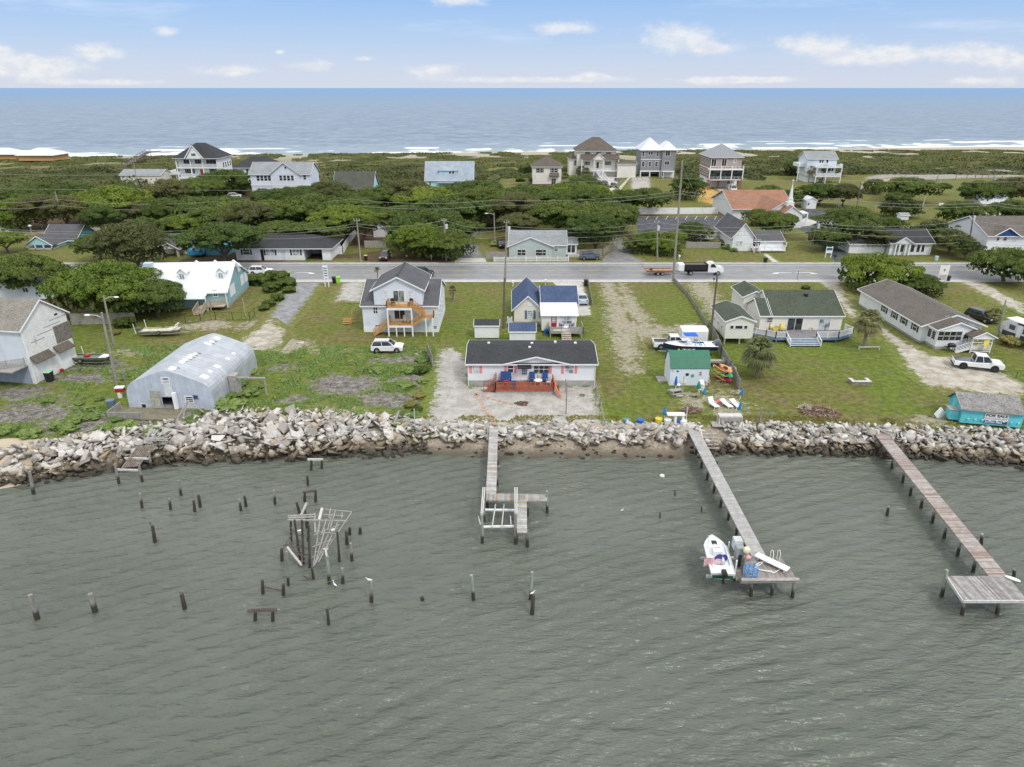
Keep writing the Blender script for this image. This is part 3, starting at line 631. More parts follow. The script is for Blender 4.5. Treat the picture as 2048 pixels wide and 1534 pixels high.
def rlab(k, s, x, y, z, me):
    row = 'top' if z > -.3 else 'middle' if z > -.95 else 'foot'; t_ = 'pale grey' if z > -.6 else 'tan brown' if z > -1.2 else 'dark wet'
    sz = 'huge' if k < 40 else 'big' if k < 130 else 'large'; sh = 'long' if me in BLK else 'flat' if RK.index(me) % 3 else 'blocky'
    zn = ['at the far left end','below the salt bushes','left of the collapsed walkway','right of the collapsed walkway','below the metal hut deck','right of the metal hut','in the left of the great heap','in the middle of the great heap','in the right of the great heap','below the gravel drive','left of the short pier','just right of the short pier','below the gravel yard posts','below the drums','left of the long pier steps','right of the long pier steps','below the garden bench','below the grey lawn post','below the brush pile','left of the rightmost pier','right of the rightmost pier','below the turquoise shack','at the far right end'][int(np.searchsorted([-60,-55,-47,-42,-36,-31,-27,-22,-16,-10,-3,2,9,15,20,25,28,31,36,41,46,54], x))]
    return '%s %s %s rock, bank %s, %s' % (sz, sh, t_, row, zn)
for k, (s, x, y, z, me, rx, ry, rz) in enumerate(recs[:298]):
    o = link('rock', me); o.location = (x, y, z); o.rotation_euler = (rx, ry, rz); o.scale = (s, s*R_.uniform(.75, 1.1), s)
    tag(o, rlab(k, s, x, y, z, me), 'rock', 'broken concrete rocks of the bank')
Vs, Fs, Ts, n0 = [], [], [], 0
from mathutils import Euler
cache = {}
for (s, x, y, z, me, rx, ry, rz) in recs[298:]:
    if me.name not in cache:
        v = np.empty(len(me.vertices)*3); me.vertices.foreach_get('co', v); f = np.empty(len(me.polygons)*3, dtype=np.int32); me.loops.foreach_get('vertex_index', f); cache[me.name] = (v.reshape(-1, 3), f.reshape(-1, 3))
    v, f = cache[me.name]; Rm = np.array(Euler((rx, ry, rz)).to_matrix()); Vs.append((v*s)@Rm.T+np.array([x, y, z])); Fs.append(f+n0); n0 += len(v); Ts.append(np.full(len(f), R_.random()))
npmesh('rock_rubble', np.concatenate(Vs), np.concatenate(Fs), ROCK, attrs={'tone': ('FACE', np.concatenate(Ts))}, label='rubble of smaller broken concrete and stone filling the bank along the shore', cat='rubble', kind='stuff')
# black weedy clumps on the little beach and along the foot of the bank
b = B()
for k in range(330):
    x = R_.uniform(-62, 62); yw = float(ywat(x)); y = yw+R_.uniform(-.5, .7) if not (-9 < x < 21) else yw+R_.gauss(.6, .8)
    if (-9 < x < 21) and R_.random() < .3: continue
    s = R_.uniform(.08, .26); b.ball((x, y, float(gz(x, y))+s*.15), (s*1.3, s, s*.7), 6, 4)
b.make('oyster_clumps', DARKROCK, label='black weed covered oyster clumps at the foot of the bank and on the beach', cat='oyster clumps', kind='stuff')

# ------------------------------------------------ piers and pilings
def woodm(name, c1, c2, ax='x', per=.16, dark=.7, extra=None):
    m, t, b = bsdf(name); P = t.new('ShaderNodeTexCoord').outputs['Object']
    sp = t.new('ShaderNodeSeparateXYZ', {0: P}); q = t.math('DIVIDE', sp.outputs['xyz'.index(ax)], per); f = t.math('FRACT', q); i = t.math('FLOOR', q)
    rn = t.new('ShaderNodeTexWhiteNoise', {'W': i}, noise_dimensions='1D').outputs['Value']
    c = t.mix(rn, c1, c2)
    if extra: c = t.mix(t.step(rn, extra[1], extra[1]+.01), c, extra[0])
    c = t.mix(t.step(t.noise(P, 2.2, 5, .7), .3, .75, .6, 0), c, [x*.45 for x in c1])
    c = t.mix(t.math('MULTIPLY', t.math('ADD', t.step(f, 0, .1, 1, 0), t.step(f, .93, 1)), dark), c, (.02, .018, .015))
    t.set(b, 'Base Color', c); t.set(b, 'Roughness', .85); return m
zr = (.32, .31, .29)
def zwood(name, top, mid, green=0):
    m, t, b = bsdf(name); P = pos(t); z_ = t.new('ShaderNodeSeparateXYZ', {0: P}).outputs[2]; zn = t.math('ADD', z_, t.math('MULTIPLY', t.noise(P, 3, 3), .5))
    c = t.mix(t.step(t.noise(t.map(P, (1, 1, .15)), 7, 4), .3, .7), [x*.6 for x in top], top); c = t.mix(t.step(zn, -.95, -.45), (.04, .035, .026), c)
    t.set(b, 'Base Color', c); t.set(b, 'Roughness', .85); return m
PILE = zwood('weathered piling', (.30, .29, .26), 0); PILEG = zwood('green treated piling', (.34, .38, .30), 0); PILED = zwood('dark wet piling', (.085, .075, .06), 0)
GREYW = M('grey weathered timber', (.33, .31, .29), .85, .25, 3, .35, 16); PALEW = M('pale weathered timber', (.52, .51, .49), .85, .15, 3, .3, 16); DKW = M('dark old timber', (.13, .11, .09), .9, .3, 3, .3, 16)
PVC = M('white pipe', (.8, .8, .78), .5, .04)
def bp(px, py, z=WZ): return at(px, py, z)
def pile(tx, ty, bx, by, r=.14, mat=None, label=None, parent=None, group=None, name='piling', cat='piling', zb=WZ):
    p = at(bx, by, zb); h = zat(ty, p.y); top = at(tx, ty, h)
    top = Vector((p.x+max(-.4, min(.4, top.x-p.x)), p.y, h))
    b = B(); o = p if not parent else Vector(parent.location)
    pts = [Vector((p.x, p.y, zb-1.2)), p, (p+top)/2+Vector((.01, 0, 0)), top]
    b.tube([q-o for q in pts], [r*1.15, r*1.1, r, r*.92], 8)
    ob = b.make(name, mat or PILE, parent)
    if not parent: ob.location = o; tag(ob, label, cat, group)
    return ob
SP = [((58.8,943),(67.4,989),'lone weathered piling at the left edge just off the rock bank',PILE,.15), ((279.7,986.5),(284,1013.7),'white topped piling below the collapsed walkway',PILE,.12), ((338,996.5),(341.4,1018),'short white topped piling with a broken wire',PILE,.12), ((357,960.6),(362.3,990.8),'tall thin piling nearest the bank behind the paired posts',PILE,.12), ((387.3,1001),(389.6,1023.8),'left dark piling of the pair below the tall thin piling',PILED,.13), ((396.7,990),(400.7,1013.7),'right dark piling of the pair below the tall thin piling',PILED,.14), ((478.5,998),(482,1021),'left piling of the pair left of the single piling near the ruin',PILE,.12), ((489,992),(492.3,1013.7),'right darker piling of the pair left of the single piling near the ruin',PILED,.14), ((304.6,1051),(309.8,1082.6),'dark piling alone between the shore posts and the three front pilings',PILED,.15), ((60.2,1189.6),(75.2,1239),'leftmost of the three thick front pilings',PILE,.18), ((180.2,1187.8),(190.8,1224.6),'middle of the three thick front pilings',PILE,.19), ((362.9,1187.3),(370,1218.8),'rightmost of the three thick front pilings',PILED,.16), ((547.9,980),(550,1007),'single thin piling left of the low post frame',PILE,.12), ((614.5,951.5),(616,971),'short dark piling between the two low post frames',PILED,.12), ((593,1005),(599,1025),'leaning dark stub behind the collapsed dock',PILED,.13), ((692.5,1062.5),(694,1088),'dark piling just right of the collapsed dock',PILED,.14), ((701,1086.5),(704,1122.5),'white topped piling right of the collapsed dock',PILE,.13), ((684.4,1136),(686,1167.5),'white topped piling at the lower right of the collapsed dock',PILE,.13), ((742,1163),(743,1203.5),'white streaked piling with a bird right of the collapsed dock',PILE,.14), ((654,1217),(657.5,1250),'thin dark piling below the collapsed dock',PILED,.11), ((844,1194),(845,1200),'black stub barely above the water',PILED,.14), ((942.5,1150),(947,1198.7),'tall pale piling in front of the boat lift frame',PILEG,.13), ((1064,1143.7),(1061,1199),'tall pale piling behind the one with a gull',PILEG,.13), ((1066.5,1189.6),(1064,1229),'dark piling with a gull on top',PILED,.15), ((1349.6,980.7),(1350,991.6),'thin stake nearest the shore left of the long pier',PILED,.06), ((1320,1025),(1320,1035),'thin stake farthest left of the long pier',PILED,.06), ((1403,1013),(1403,1022.6),'thin stake close beside the long pier',PILED,.06), ((1777,1013),(1774,1030),'single piling left of the rightmost pier',PILE,.13), ((563,1097),(564,1121),'short dark piling at the left foot of the collapsed dock',PILED,.14)]
for a, c, l, mt, r in SP: pile(*a, *c, r, mt, l, group='old pilings standing in the sound')
def frame(name, posts, beam, label, mat, bm=None, th=.16):
    p0 = at(*posts[0][2:], WZ); e = empty(name, p0, 0, label, 'piling pair', 'low post frames in the water'); e.location = p0
    tops = []
    for q in posts:
        o = pile(*q, .13, PILED, parent=e, name='post'); p = at(q[2], q[3], WZ); tops.append(Vector((p.x, p.y, zat(q[1], p.y)))-p0)
    b = B()
    for dz, ex, w in beam: d = (tops[1]-tops[0]).normalized()*ex; b.bar(tops[0]-d+Vector((0, 0, dz)), tops[1]+d+Vector((0, 0, dz)), w, w*1.2)
    b.make('crossbeam', bm or mat, e); return e
frame('piling_pair', [(622.6,920,622.6,939.5),(643.6,920,643.6,938)], [(.06,.25,.16)], 'low post frame with a white beam at the edge of the beach', PALEW)
frame('piling_pair', [(609.4,983,609.4,1004),(631,980,631,1002.5)], [(-.05,.05,.2)], 'dark square post frame behind the collapsed dock', DKW)
frame('piling_pair', [(524.5,1160,526,1187),(566.5,1168,567,1188.5)], [(-.6,.0,.12)], 'post frame with a low crossbar left of the collapsed dock', DKW)
frame('piling_pair', [(510.4,1223,510.4,1241),(545.5,1221.5,545.5,1241)], [(.08,.45,.18),(.22,.3,.12)], 'post frame with a heavy double beam nearest the camera', DKW, DKW)
frame('piling_pair', [(699.4,1055,699.4,1068.5),(720.4,1055.6,720.4,1067)], [(-.9,.1,.08)], 'two small stubs with a sunken bar right of the collapsed dock', DKW)
# the collapsed dock
z2 = lambda x, y, z: at(400+x/3.334, 800+y/3.334, z)
o0 = z2(757, 1190, WZ); dk = empty('collapsed_dock', o0, 0, 'collapsed wooden dock of leaning poles and a fallen lattice frame in the water', 'ruined dock')
for q in [(605,810,608,940),(718,770,722,945),(630,800,668,1070),(690,800,690,1095),(735,830,732,1115),(577,1010,590,1235),(745,1120,757,1190),(915,880,930,1075),(700,730,712,850)]:
    pile(400+q[0]/3.334, 800+q[1]/3.334, 400+q[2]/3.334, 800+q[3]/3.334, .10, PILED if q[0] != 577 else PILE, parent=dk, name='pole')
pile(400+848/3.334, 800+1040/3.334, 400+862/3.334, 800+1215/3.334, .13, PILEG, parent=dk, name='pole')
def sticks(name, lst, mat, w):
    b = B()
    for (x0, y0, za, x1, y1, zb) in lst: b.bar(z2(x0, y0, za)-o0, z2(x1, y1, zb)-o0, w, w*.8)
    b.make(name, mat, dk)
sticks('top_beam', [(585,775,.9,765,765,.9),(585,800,.9,985,806,.7),(587,788,.9,760,780,.9),(590,800,.75,700,800,.75)], GREYW, .13)
sticks('fallen_lattice', [(815,722,1.3,755,1110,-1.2),(1013,745,1.2,800,1060,-.9),(835,728,1.2,1013,745,1.2),(820,765,1.0,965,772,1.0),(835,855,.6,765,1100,-1.1),(870,722,1.3,860,790,1.0),(950,740,1.1,945,790,.9),(905,730,1.2,870,850,.7),(920,810,.7,840,990,-.2),(870,860,.5,775,1085,-1.0),(905,850,.5,790,1080,-1.0),(925,830,.6,755,1110,-1.3),(800,800,.9,780,900,.4),(845,790,.9,810,900,.3),(880,760,1.0,850,870,.5),(760,900,.3,930,830,.6),(750,980,-.3,880,930,.1),(745,1050,-.9,845,1000,-.4),(780,880,.4,905,890,.4),(775,950,-.2,860,965,-.2),(765,1010,-.6,830,1020,-.6),(830,880,.4,770,1090,-1.1)], GREYW, .07)
sticks('fallen_poles', [(690,770,.9,680,1090,-1.3),(640,960,-.2,740,1000,-.5),(600,930,.1,660,1060,-1.2),(650,900,.2,740,905,.2),(655,1010,-.8,735,1040,-1),(560,975,-.4,610,900,.3),(545,1000,-.8,580,960,-.3),(610,850,.6,700,1000,-.4),(660,800,.8,640,1010,-.6),(600,880,.4,740,860,.5),(640,1070,-1.3,750,1080,-1.2),(570,960,-.2,700,990,-.4),(610,1000,-.6,720,1060,-1.0),(850,1215,-1.6,935,1195,-1.6),(690,1165,-1.7,720,1190,-1.75),(720,1190,-1.75,750,1175,-1.6)], DKW, .07)
sticks('loose_plank', [(580,980,-.3,678,1102,-1.5)], PALEW, .16); sticks('loose_plank', [(712,685,1.7,672,770,.7)], PALEW, .16); sticks('loose_plank', [(815,722,1.35,795,800,.9)], PALEW, .22); sticks('loose_plank', [(765,757,.9,770,885,.1)], GREYW, .14); sticks('loose_plank', [(820,995,-.3,855,992,-.3),(838,992,-.3,845,1045,-.6)], PALEW, .14)
B().cbox(z2(662, 880, .4)-o0, (.45, .1, .6), .4, .5).make('white_panel', PVC, dk)
B().cbox(z2(887, 868, .6)-o0, (.3, .2, .25), .4, .5).make('pulley_block', PALEW, dk)
# collapsed walkway at the left bank
z1 = lambda x, y, z: at(x/3.486, 800+y/3.486, z)
o1 = z1(900, 480, WZ); cw = empty('collapsed_walkway', o1, 0, 'collapsed plank walkway sliding off the rock bank on white posts', 'walkway')
for q in [(800,445,830,580),(965,440,993,570),(1037,360,1055,480),(860,370,875,430)]: pile(q[0]/3.486, 800+q[1]/3.486, q[2]/3.486, 800+q[3]/3.486, .13, PILE, parent=cw, name='post')
b = B(); [b.bar(z1(850+16*i, 475-2*i, -1.0)-o1, z1(960+19*i, 325-3*i, .35)-o1, .2, .05) for i in range(8)]; b.make('deck_planks', M('brown grey planks', (.2, .165, .14), .9, .25, 3), cw)
B().bar(z1(808, 485, -.75)-o1, z1(965, 490, -.75)-o1, .14, .2).make('crossbeam', PALEW, cw); B().bar(z1(870, 405, -.45)-o1, z1(1035, 410, -.45)-o1, .14, .2).make('crossbeam', PALEW, cw)
b = B(); [b.bar(z1(1010+25*i, 300-4*i, .3)-o1, z1(1060+40*i, 190+18*i, .9)-o1, .2, .05) for i in range(4)]; [b.bar(z1(1020, 262+9*i, .5)-o1, z1(1170, 258+12*i, .6)-o1, .18, .05) for i in range(3)]; b.make('deck_planks', GREYW, cw)

def deck_poly(name, pts, z, mat, parent, o, th=.14, org=None):
    """slab with given outline (world points); object frame turned so local x runs along the first edge"""
    P0 = Vector(pts[0]); d = Vector(pts[1])-P0; ang = atan2(d.y, d.x); c, s = cos(-ang), sin(-ang)
    loc = [((q[0]-P0.x)*c-(q[1]-P0.y)*s, (q[0]-P0.x)*s+(q[1]-P0.y)*c) for q in pts]
    ob = B().prism(loc, -th, 0, 'z').make(name, mat, parent); ob.location = Vector((P0.x, P0.y, z))-(Vector(parent.location) if parent else Vector((0, 0, 0))); ob.rotation_euler = (0, 0, ang); return ob
PL1 = woodm('short pier planks', (.36, .34, .32), (.62, .61, .59), 'y', .3, .5, ((.45, .28, .14), .93))
PL1x = woodm('short pier head planks', (.3, .28, .26), (.52, .5, .47), 'x', .15, .7, ((.42, .25, .12), .90))
PL2 = woodm('long pier planks', (.40, .39, .38), (.54, .53, .52), 'y', .15, .7); PL2x = woodm('long pier head planks', (.26, .22, .2), (.42, .39, .36), 'x', .17, .85)
PL3 = woodm('rightmost pier planks', (.33, .27, .24), (.58, .55, .53), 'y', .15, .55, ((.3, .19, .14), .8)); PL3x = woodm('rightmost pier head planks', (.23, .21, .2), (.5, .49, .47), 'x', .15, .6)
z3 = lambda x, y, z=0: at(880+x/3.486, 800+y/3.486, z)
# short pier with empty boat lift
dz = -.05
q = [z3(320,655,dz), z3(392,655,dz), z3(405,190,dz), z3(345,190,dz)]
o3 = Vector((q[0].x, q[0].y, WZ)); p1 = empty('pier', o3, 0, 'short grey plank pier with an elbow head and empty boat lift frame', 'pier', 'piers in the sound')
deck_poly('walkway_deck', q, dz, PL1, p1, o3)
deck_poly('pier_head', [z3(320,697,dz), z3(745,703,dz), z3(745,656,dz), z3(320,650,dz)], dz-.004, PL1x, p1, o3)
deck_poly('finger_deck', [z3(537,925,dz), z3(607,925,dz), z3(605,699,dz), z3(537,699,dz)], dz+.004, PL1, p1, o3)
for qq in [(335,520,335,600),(395,520,398,600),(340,420,340,450),(400,420,402,450),(530,700,530,800),(607,700,610,800),(745,635,747,785),(535,925,530,1005),(606,905,609,1018),(292,800,295,1000),(303,700,308,850),(524,790,527,1008),(327,690,330,760)]:
    pile(880+qq[0]/3.486, 800+qq[1]/3.486, 880+qq[2]/3.486, 800+qq[3]/3.486, .13, PILEG if qq[0] in (292, 745) else PILE, parent=p1, name='piling')
zt_ = .45; b = B()
for x0, x1 in ((300,287),(313,297),(522,524),(537,535)): b.bar(z3(x0,615,zt_)-o3, z3(x1,798,zt_)-o3, .1, .24)
b.make('lift_beam', PALEW, p1)
b = B(); b.bar(z3(300,765,-.75)-o3, z3(520,768,-.75)-o3, .16, .16); b.bar(z3(300,885,-.9)-o3, z3(518,880,-.9)-o3, .16, .16); b.make('lift_crossbeam', PVC, p1)
b = B(); b.bar(z3(388,728,-.6)-o3, z3(363,890,-.75)-o3, .09, .14); b.bar(z3(447,728,-.6)-o3, z3(430,892,-.75)-o3, .09, .14); b.make('bunk', PALEW, p1)
for a_, c_ in (((267,810,-.1),(282,868,-.85)),((491,808,-.1),(495,866,-.85))): b = B(); b.tube([z3(*a_)-o3, z3(*c_)-o3], .045, 6); b.make('guide_pole', PVC, p1)
# long pier
z4 = lambda x, y, z=0: at(1280+x/3.652, 820+y/3.652, z)
dz = -.05; q = [z4(825,1083,dz), z4(930,1083,dz), z4(430,145,dz), z4(350,150,dz)]; o4 = Vector((q[0].x, q[0].y, WZ))
p2 = empty('pier', o4, 0, 'long grey plank pier with a boat lift and cluttered head', 'pier', 'piers in the sound')
deck_poly('walkway_deck', q, dz, PL2, p2, o4)
deck_poly('pier_head', [z4(745,1238,dz), z4(1150,1238,dz), z4(1035,1083,dz), z4(765,1083,dz)], dz+.004, PL2x, p2, o4)
deck_poly('side_landing', [z4(700,1235,dz-.3), z4(790,1235,dz-.3), z4(770,1165,dz-.3), z4(690,1165,dz-.3)], dz-.3, PL2x, p2, o4)
b = B(); b.bar(z4(735,1250,dz+.05)-o4, z4(1165,1245,dz+.05)-o4, .12, .34); b.bar(z4(742,1240,dz+.26)-o4, z4(1160,1236,dz+.26)-o4, .32, .06); b.make('edge_rail', GREYW, p2)
for qq in [(815,1260,810,1352),(968,1262,962,1350),(1125,1260,1112,1370),(450,370,448,425),(495,450,490,508),(545,545,538,602),(595,650,588,705),(650,745,643,805),(708,860,702,915),(768,980,765,1040),(410,285,408,330),(560,370,560,420),(900,1085,905,1150),(690,1230,690,1240)]:
    pile(1280+qq[0]/3.652, 820+qq[1]/3.652, 1280+qq[2]/3.652, 820+qq[3]/3.652, .13, PILE, parent=p2, name='piling')
b = B(); b.bar(z4(443,1083,-.6)-o4, z4(690,1080,-.6)-o4, .16, .18); b.bar(z4(483,1213,-.6)-o4, z4(700,1218,-.6)-o4, .18, .2); b.make('lift_crossbeam', PALEW, p2)
for x, y0, y1 in ((485,920,1072),(638,962,1060),(525,1130,1212),(690,1098,1212)):
    b = B(); pb = z4(x, y1, -.55); b.tube([pb-o4, Vector((pb.x, pb.y, zat(820+y0/3.652, pb.y)))-o4], .06, 7); b.make('guide_pole', PVC, p2)
# rightmost pier
z5 = lambda x, y, z=0: at(1650+x/3.653, 820+y/3.653, z)
q = [z5(1200,1217,dz), z5(1337,1217,dz), z5(418,128,dz), z5(320,122,dz)]; o5 = Vector((q[0].x, q[0].y, WZ))
p3 = empty('pier', o5, 0, 'long brown and grey plank pier at the right with a broad bare head', 'pier', 'piers in the sound')
deck_poly('walkway_deck', q, dz, PL3, p3, o5)
A_ = z5(1010,1398,dz); Bq = z5(885,1212,dz); Cq = z5(1337,1212,dz); Dq = A_+(Cq-Bq)
deck_poly('pier_head', [A_, Dq, Cq, Bq], dz-.004, PL3x, p3, o5)
b = B(); b.bar(A_-o5+Vector((0, 0, -.02)), Dq-o5+Vector((0, 0, -.02)), .1, .22); b.bar(A_-o5+Vector((-.03, 0, -.02)), Bq-o5+Vector((-.03, 0, -.02)), .1, .22); b.make('edge_board', PALEW, p3)
for qq in [(892,1168,852,1360),(1018,1378,1000,1500),(1275,1378,1255,1490),(432,285,430,350),(492,365,486,432),(575,470,566,530),(632,555,622,622),(712,650,700,715),(797,750,783,822),(882,862,868,940),(985,975,968,1058),(1102,1075,1080,1185),(1148,905,1140,980),(1385,1165,1375,1230),(372,210,370,255)]:
    pile(1650+qq[0]/3.653, 820+qq[1]/3.653, 1650+qq[2]/3.653, 820+qq[3]/3.653, .13, PILE if qq[0] not in (985,1102,892,1148) else PILEG, parent=p3, name='piling')
o = B().ball((0, 0, .08), (.55, .2, .09), 10, 6).make('paddle_float', PVC); o.location = z5(1370, 1238, dz); o.rotation_euler = (0, 0, -.7); tag(o, 'small white float lying on the far corner of the rightmost pier', 'float')
# ------------------------------------------------ road, drives, yards
def flat(name, poly, z, mat, label=None, cat=None, kind='structure', px=True, th=0):
    pts = [tuple(at(*p))[:2] if px else p for p in poly]
    b = B()
    if th: b.prism(pts, z-th, z, 'z')
    else: b.add([(x, y, z) for x, y in pts], [tuple(range(len(pts)))])
    return b.make(name, mat, label=label, cat=cat, kind=kind)
ASPH = M('worn asphalt', (.215, .222, .235), .36, .12, .6, .25, 12, stain=((.16, .165, .175), .25, .5, .5)); CONC = M('concrete', (.48, .46, .43), .7, .12, .8, .2, 10, stain=((.3, .28, .25), .5, .55, .4))
YEL = M('yellow road paint', (.62, .40, .07), .6, .15, 2); WHP = M('white road paint', (.66, .66, .66), .6, .1, 2); DARKA = M('new black asphalt', (.06, .062, .068), .5, .2, .5, .2, 10, stain=((.13, .135, .15), .3, .5, .6))
Yr = {k: at(1024, v)[1] for k, v in dict(g=565, w=559.5, y1=551.3, y2=541.5, w2=532, c=529.5, far=526).items()}
flat('road_shoulder', [(-300, Yr['g']), (330, Yr['g']), (330, Yr['w']-.3), (-300, Yr['w']-.3)], .075, CONC, px=False)
flat('road', [(-300, Yr['w']-.4), (330, Yr['w']-.4), (330, Yr['c']), (-300, Yr['c'])], .085, ASPH, px=False)
flat('kerb', [(-300, Yr['c']), (330, Yr['c']), (330, Yr['c']+.45), (-300, Yr['c']+.45)], .22, CONC, px=False, th=.3)
flat('sidewalk', [(-300, Yr['c']+.45), (330, Yr['c']+.45), (330, Yr['far']+.2), (-300, Yr['far']+.2)], .17, M('old sidewalk', (.30, .28, .25), .8, .25, .8, .3, 6), px=False)
def marking(name, y, w, mat, dash=None, x0=-300, x1=330):
    b = B(); x = x0
    if dash is None: b.add([(x0, y, .093), (x1, y, .093), (x1, y+w, .093), (x0, y+w, .093)], [(0, 1, 2, 3)])
    else:
        while x < x1: b.add([(x, y, .093), (x+dash[0], y, .093), (x+dash[0], y+w, .093), (x, y+w, .093)], [(0, 1, 2, 3)]); x += dash[0]+dash[1]
    b.make(name, mat, kind='structure')
marking('road_edge_line', Yr['w']-.1, .18, WHP); marking('road_edge_line', Yr['w2'], .16, WHP)
marking('road_centre_line', Yr['y1'], .13, YEL); marking('road_centre_line', Yr['y1']+.35, .13, YEL, (3, 6)); marking('road_centre_line', Yr['y2'], .13, YEL); marking('road_centre_line', Yr['y2']-.35, .13, YEL, (3, 6))
for (px, fl) in ((612, 1), (553, -1), (1612, 1), (1562, -1)):
    c = at(px, 546.3); b = B(); b.add([(c.x+fl*q[0], c.y+q[1], .094) for q in [(-2.2, -.1), (.4, -.1), (.9, -.55), (.4, -.9), (2.2, -.9), (1.9, -.5), (1.2, .1), (.6, .25), (-2.2, .15)]], [tuple(range(9))]); b.make('road_arrow', WHP, kind='structure')
def pdist(x, y, poly):
    """signed distance, positive inside"""
    d = np.full(x.shape, 1e9); ins = np.zeros(x.shape, bool); n = len(poly)
    for i in range(n):
        ax, ay = poly[i]; bx, by = poly[(i+1) % n]; dx, dy = bx-ax, by-ay
        t = np.clip(((x-ax)*dx+(y-ay)*dy)/max(dx*dx+dy*dy, 1e-9), 0, 1); d = np.minimum(d, np.hypot(x-ax-t*dx, y-ay-t*dy))
        c = ((ay > y) != (by > y)) & (x < (bx-ax)*(y-ay)/((by-ay) or 1e-9)+ax); ins ^= c
    return np.where(ins, d, -d)
def softmat(name, c1, c2, weeds=.35, wide=1.0, bare=False):
    m, t, b = bsdf(name); P = pos(t); e = t.new('ShaderNodeAttribute', attribute_name='edge').outputs['Fac']
    g, _ = grasscol(t, P, t.new('ShaderNodeAttribute', attribute_name='lush').outputs['Fac'])
    g = t.mix(.5, c1, c2) if bare else g; fn = t.noise(P, 7, 5, .8); s = t.mix(t.step(t.noise(P, .6, 4, .6), .35, .65), c1, c2)
    fn2 = t.noise(P, 2.5, 6, .85); s = t.mix(t.step(fn2, .36, .5, .6, 0), s, [x*.45 for x in c1]); s = t.mix(t.step(fn, .56, .68, 0, .7), s, [min(.8, x*1.35) for x in c2])
    th = t.math('ADD', t.math('MULTIPLY', e, 1.0/wide), t.math('MULTIPLY', t.math('SUBTRACT', t.noise(P, .7, 8, .85), .5), 9.0))
    k = t.step(th, -.2, .6)
    wd = t.step(t.noise(P, .45, 6, .8), .60, .68, 0, weeds)
    c = t.mix(t.math('MULTIPLY', k, t.math('SUBTRACT', 1.0, wd)), g, s)
    t.set(b, 'Base Color', c); t.set(b, 'Roughness', .9); t.set(b, 'Specular IOR Level', .2)
    t.l.new(t.new('ShaderNodeBump', {'Strength': .7, 'Distance': .06, 'Height': fn}).outputs[0], b.inputs['Normal']); return m
def sheet(name, poly, mat, z=.05, cell=.45, ext=2.2):
    pl = [tuple(at(*p))[:2] for p in poly]; xs_ = np.arange(min(p[0] for p in pl)-1, max(p[0] for p in pl)+1, cell); ys_ = np.arange(min(p[1] for p in pl)-1, max(p[1] for p in pl)+1, cell)
    X_, Y_ = np.meshgrid(xs_, ys_); D = pdist(X_, Y_, pl); k = D > -ext; c = k[:-1, :-1] & k[1:, :-1] & k[:-1, 1:] & k[1:, 1:]
    I_ = np.arange(X_.size).reshape(X_.shape); F_ = np.stack([I_[:-1, :-1], I_[:-1, 1:], I_[1:, 1:], I_[1:, :-1]], -1)[c]
    used = np.unique(F_); mp = np.zeros(X_.size, int); mp[used] = np.arange(len(used))
    zz = gz(X_, Y_)+z-(z+.05)*(1-sstep(-ext, -ext+1.1, D)); V_ = np.stack([X_, Y_, zz], -1).reshape(-1, 3)[used]
    npmesh(name, V_, mp[F_], mat, smooth=True, attrs={'edge': ('POINT', D.reshape(-1)[used]), 'lush': ('POINT', masks(X_, Y_)[2].reshape(-1)[used])}, kind='structure')
GRAV = softmat('pale gravel', (.34, .32, .295), (.45, .43, .40), .3); SANDT = softmat('sandy gravel track', (.33, .29, .23), (.50, .47, .41), .7); OLDA = softmat('crumbling asphalt', (.21, .21, .22), (.31, .31, .32), .2, .8); CONCS = softmat('concrete slab drive', (.46, .44, .41), (.56, .54, .51), .1, .35)
LANE = softmat('wet grey lane', (.17, .17, .175), (.27, .265, .26), .25, .9); ORS = softmat('orange sand yard', (.42, .25, .07), (.58, .38, .13), .15, 1.5); PARK = softmat('black parking surface', (.055, .058, .064), (.12, .125, .14), .0, .3); PALES = softmat('pale worn field soil', (.25, .23, .21), (.36, .34, .32), .2, 1.5); SANDF = softmat('bare sand', (.36, .28, .19), (.48, .40, .30), .4, 2)
sheet('gravel_yard', [(880,700),(905,698),(926,712),(935,732),(936,770),(1190,772),(1203,851),(846,853),(858,828),(870,790),(874,740),(874,715)], GRAV)
sheet('driveway', [(583,566),(641,566),(610,605),(580,650),(548,688),(505,700),(498,690),(520,660),(548,625)], OLDA)
sheet('dirt_turnaround', [(540,640),(570,660),(555,700),(470,706),(470,690),(500,670)], SANDT, .06)
sheet('parking_pad', [(688,566),(727,564),(724,604),(672,602)], GRAV)
sheet('driveway', [(1104,560),(1163,561),(1184,631),(1156,632),(1150,576),(1113,576)], CONCS)
sheet('driveway', [(1636,560),(1672,560),(1690,590),(1710,620),(1716,634),(1704,636),(1685,612),(1668,592)], SANDT)
sheet('gravel_drive', [(1752,656),(1765,652),(1800,680),(1860,712),(1905,716),(2000,745),(2048,770),(2048,792),(1940,783),(1850,770),(1818,740),(1795,700)], SANDT)
sheet('driveway', [(1905,556),(1945,556),(2048,608),(2048,630),(2000,605)], SANDT)
sheet('driveway', [(912,528),(974,528),(958,498),(950,470),(975,458),(962,448),(938,452),(925,480),(918,505)], LANE)
sheet('narrow_lane', [(1198,528),(1290,528),(1262,505),(1248,488),(1240,474),(1228,474),(1232,495),(1210,512)], LANE)
sheet('narrow_lane', [(770,465),(815,430),(830,432),(795,465)], LANE)
sheet('driveway', [(1160,366),(1195,352),(1240,352),(1232,378),(1208,392),(1190,380)], CONCS)
sheet('driveway', [(1262,360),(1300,358),(1300,380),(1262,380)], GRAV)
sheet('parking_lot', [(1272,434),(1470,434),(1440,464),(1275,466)], PARK, .06)
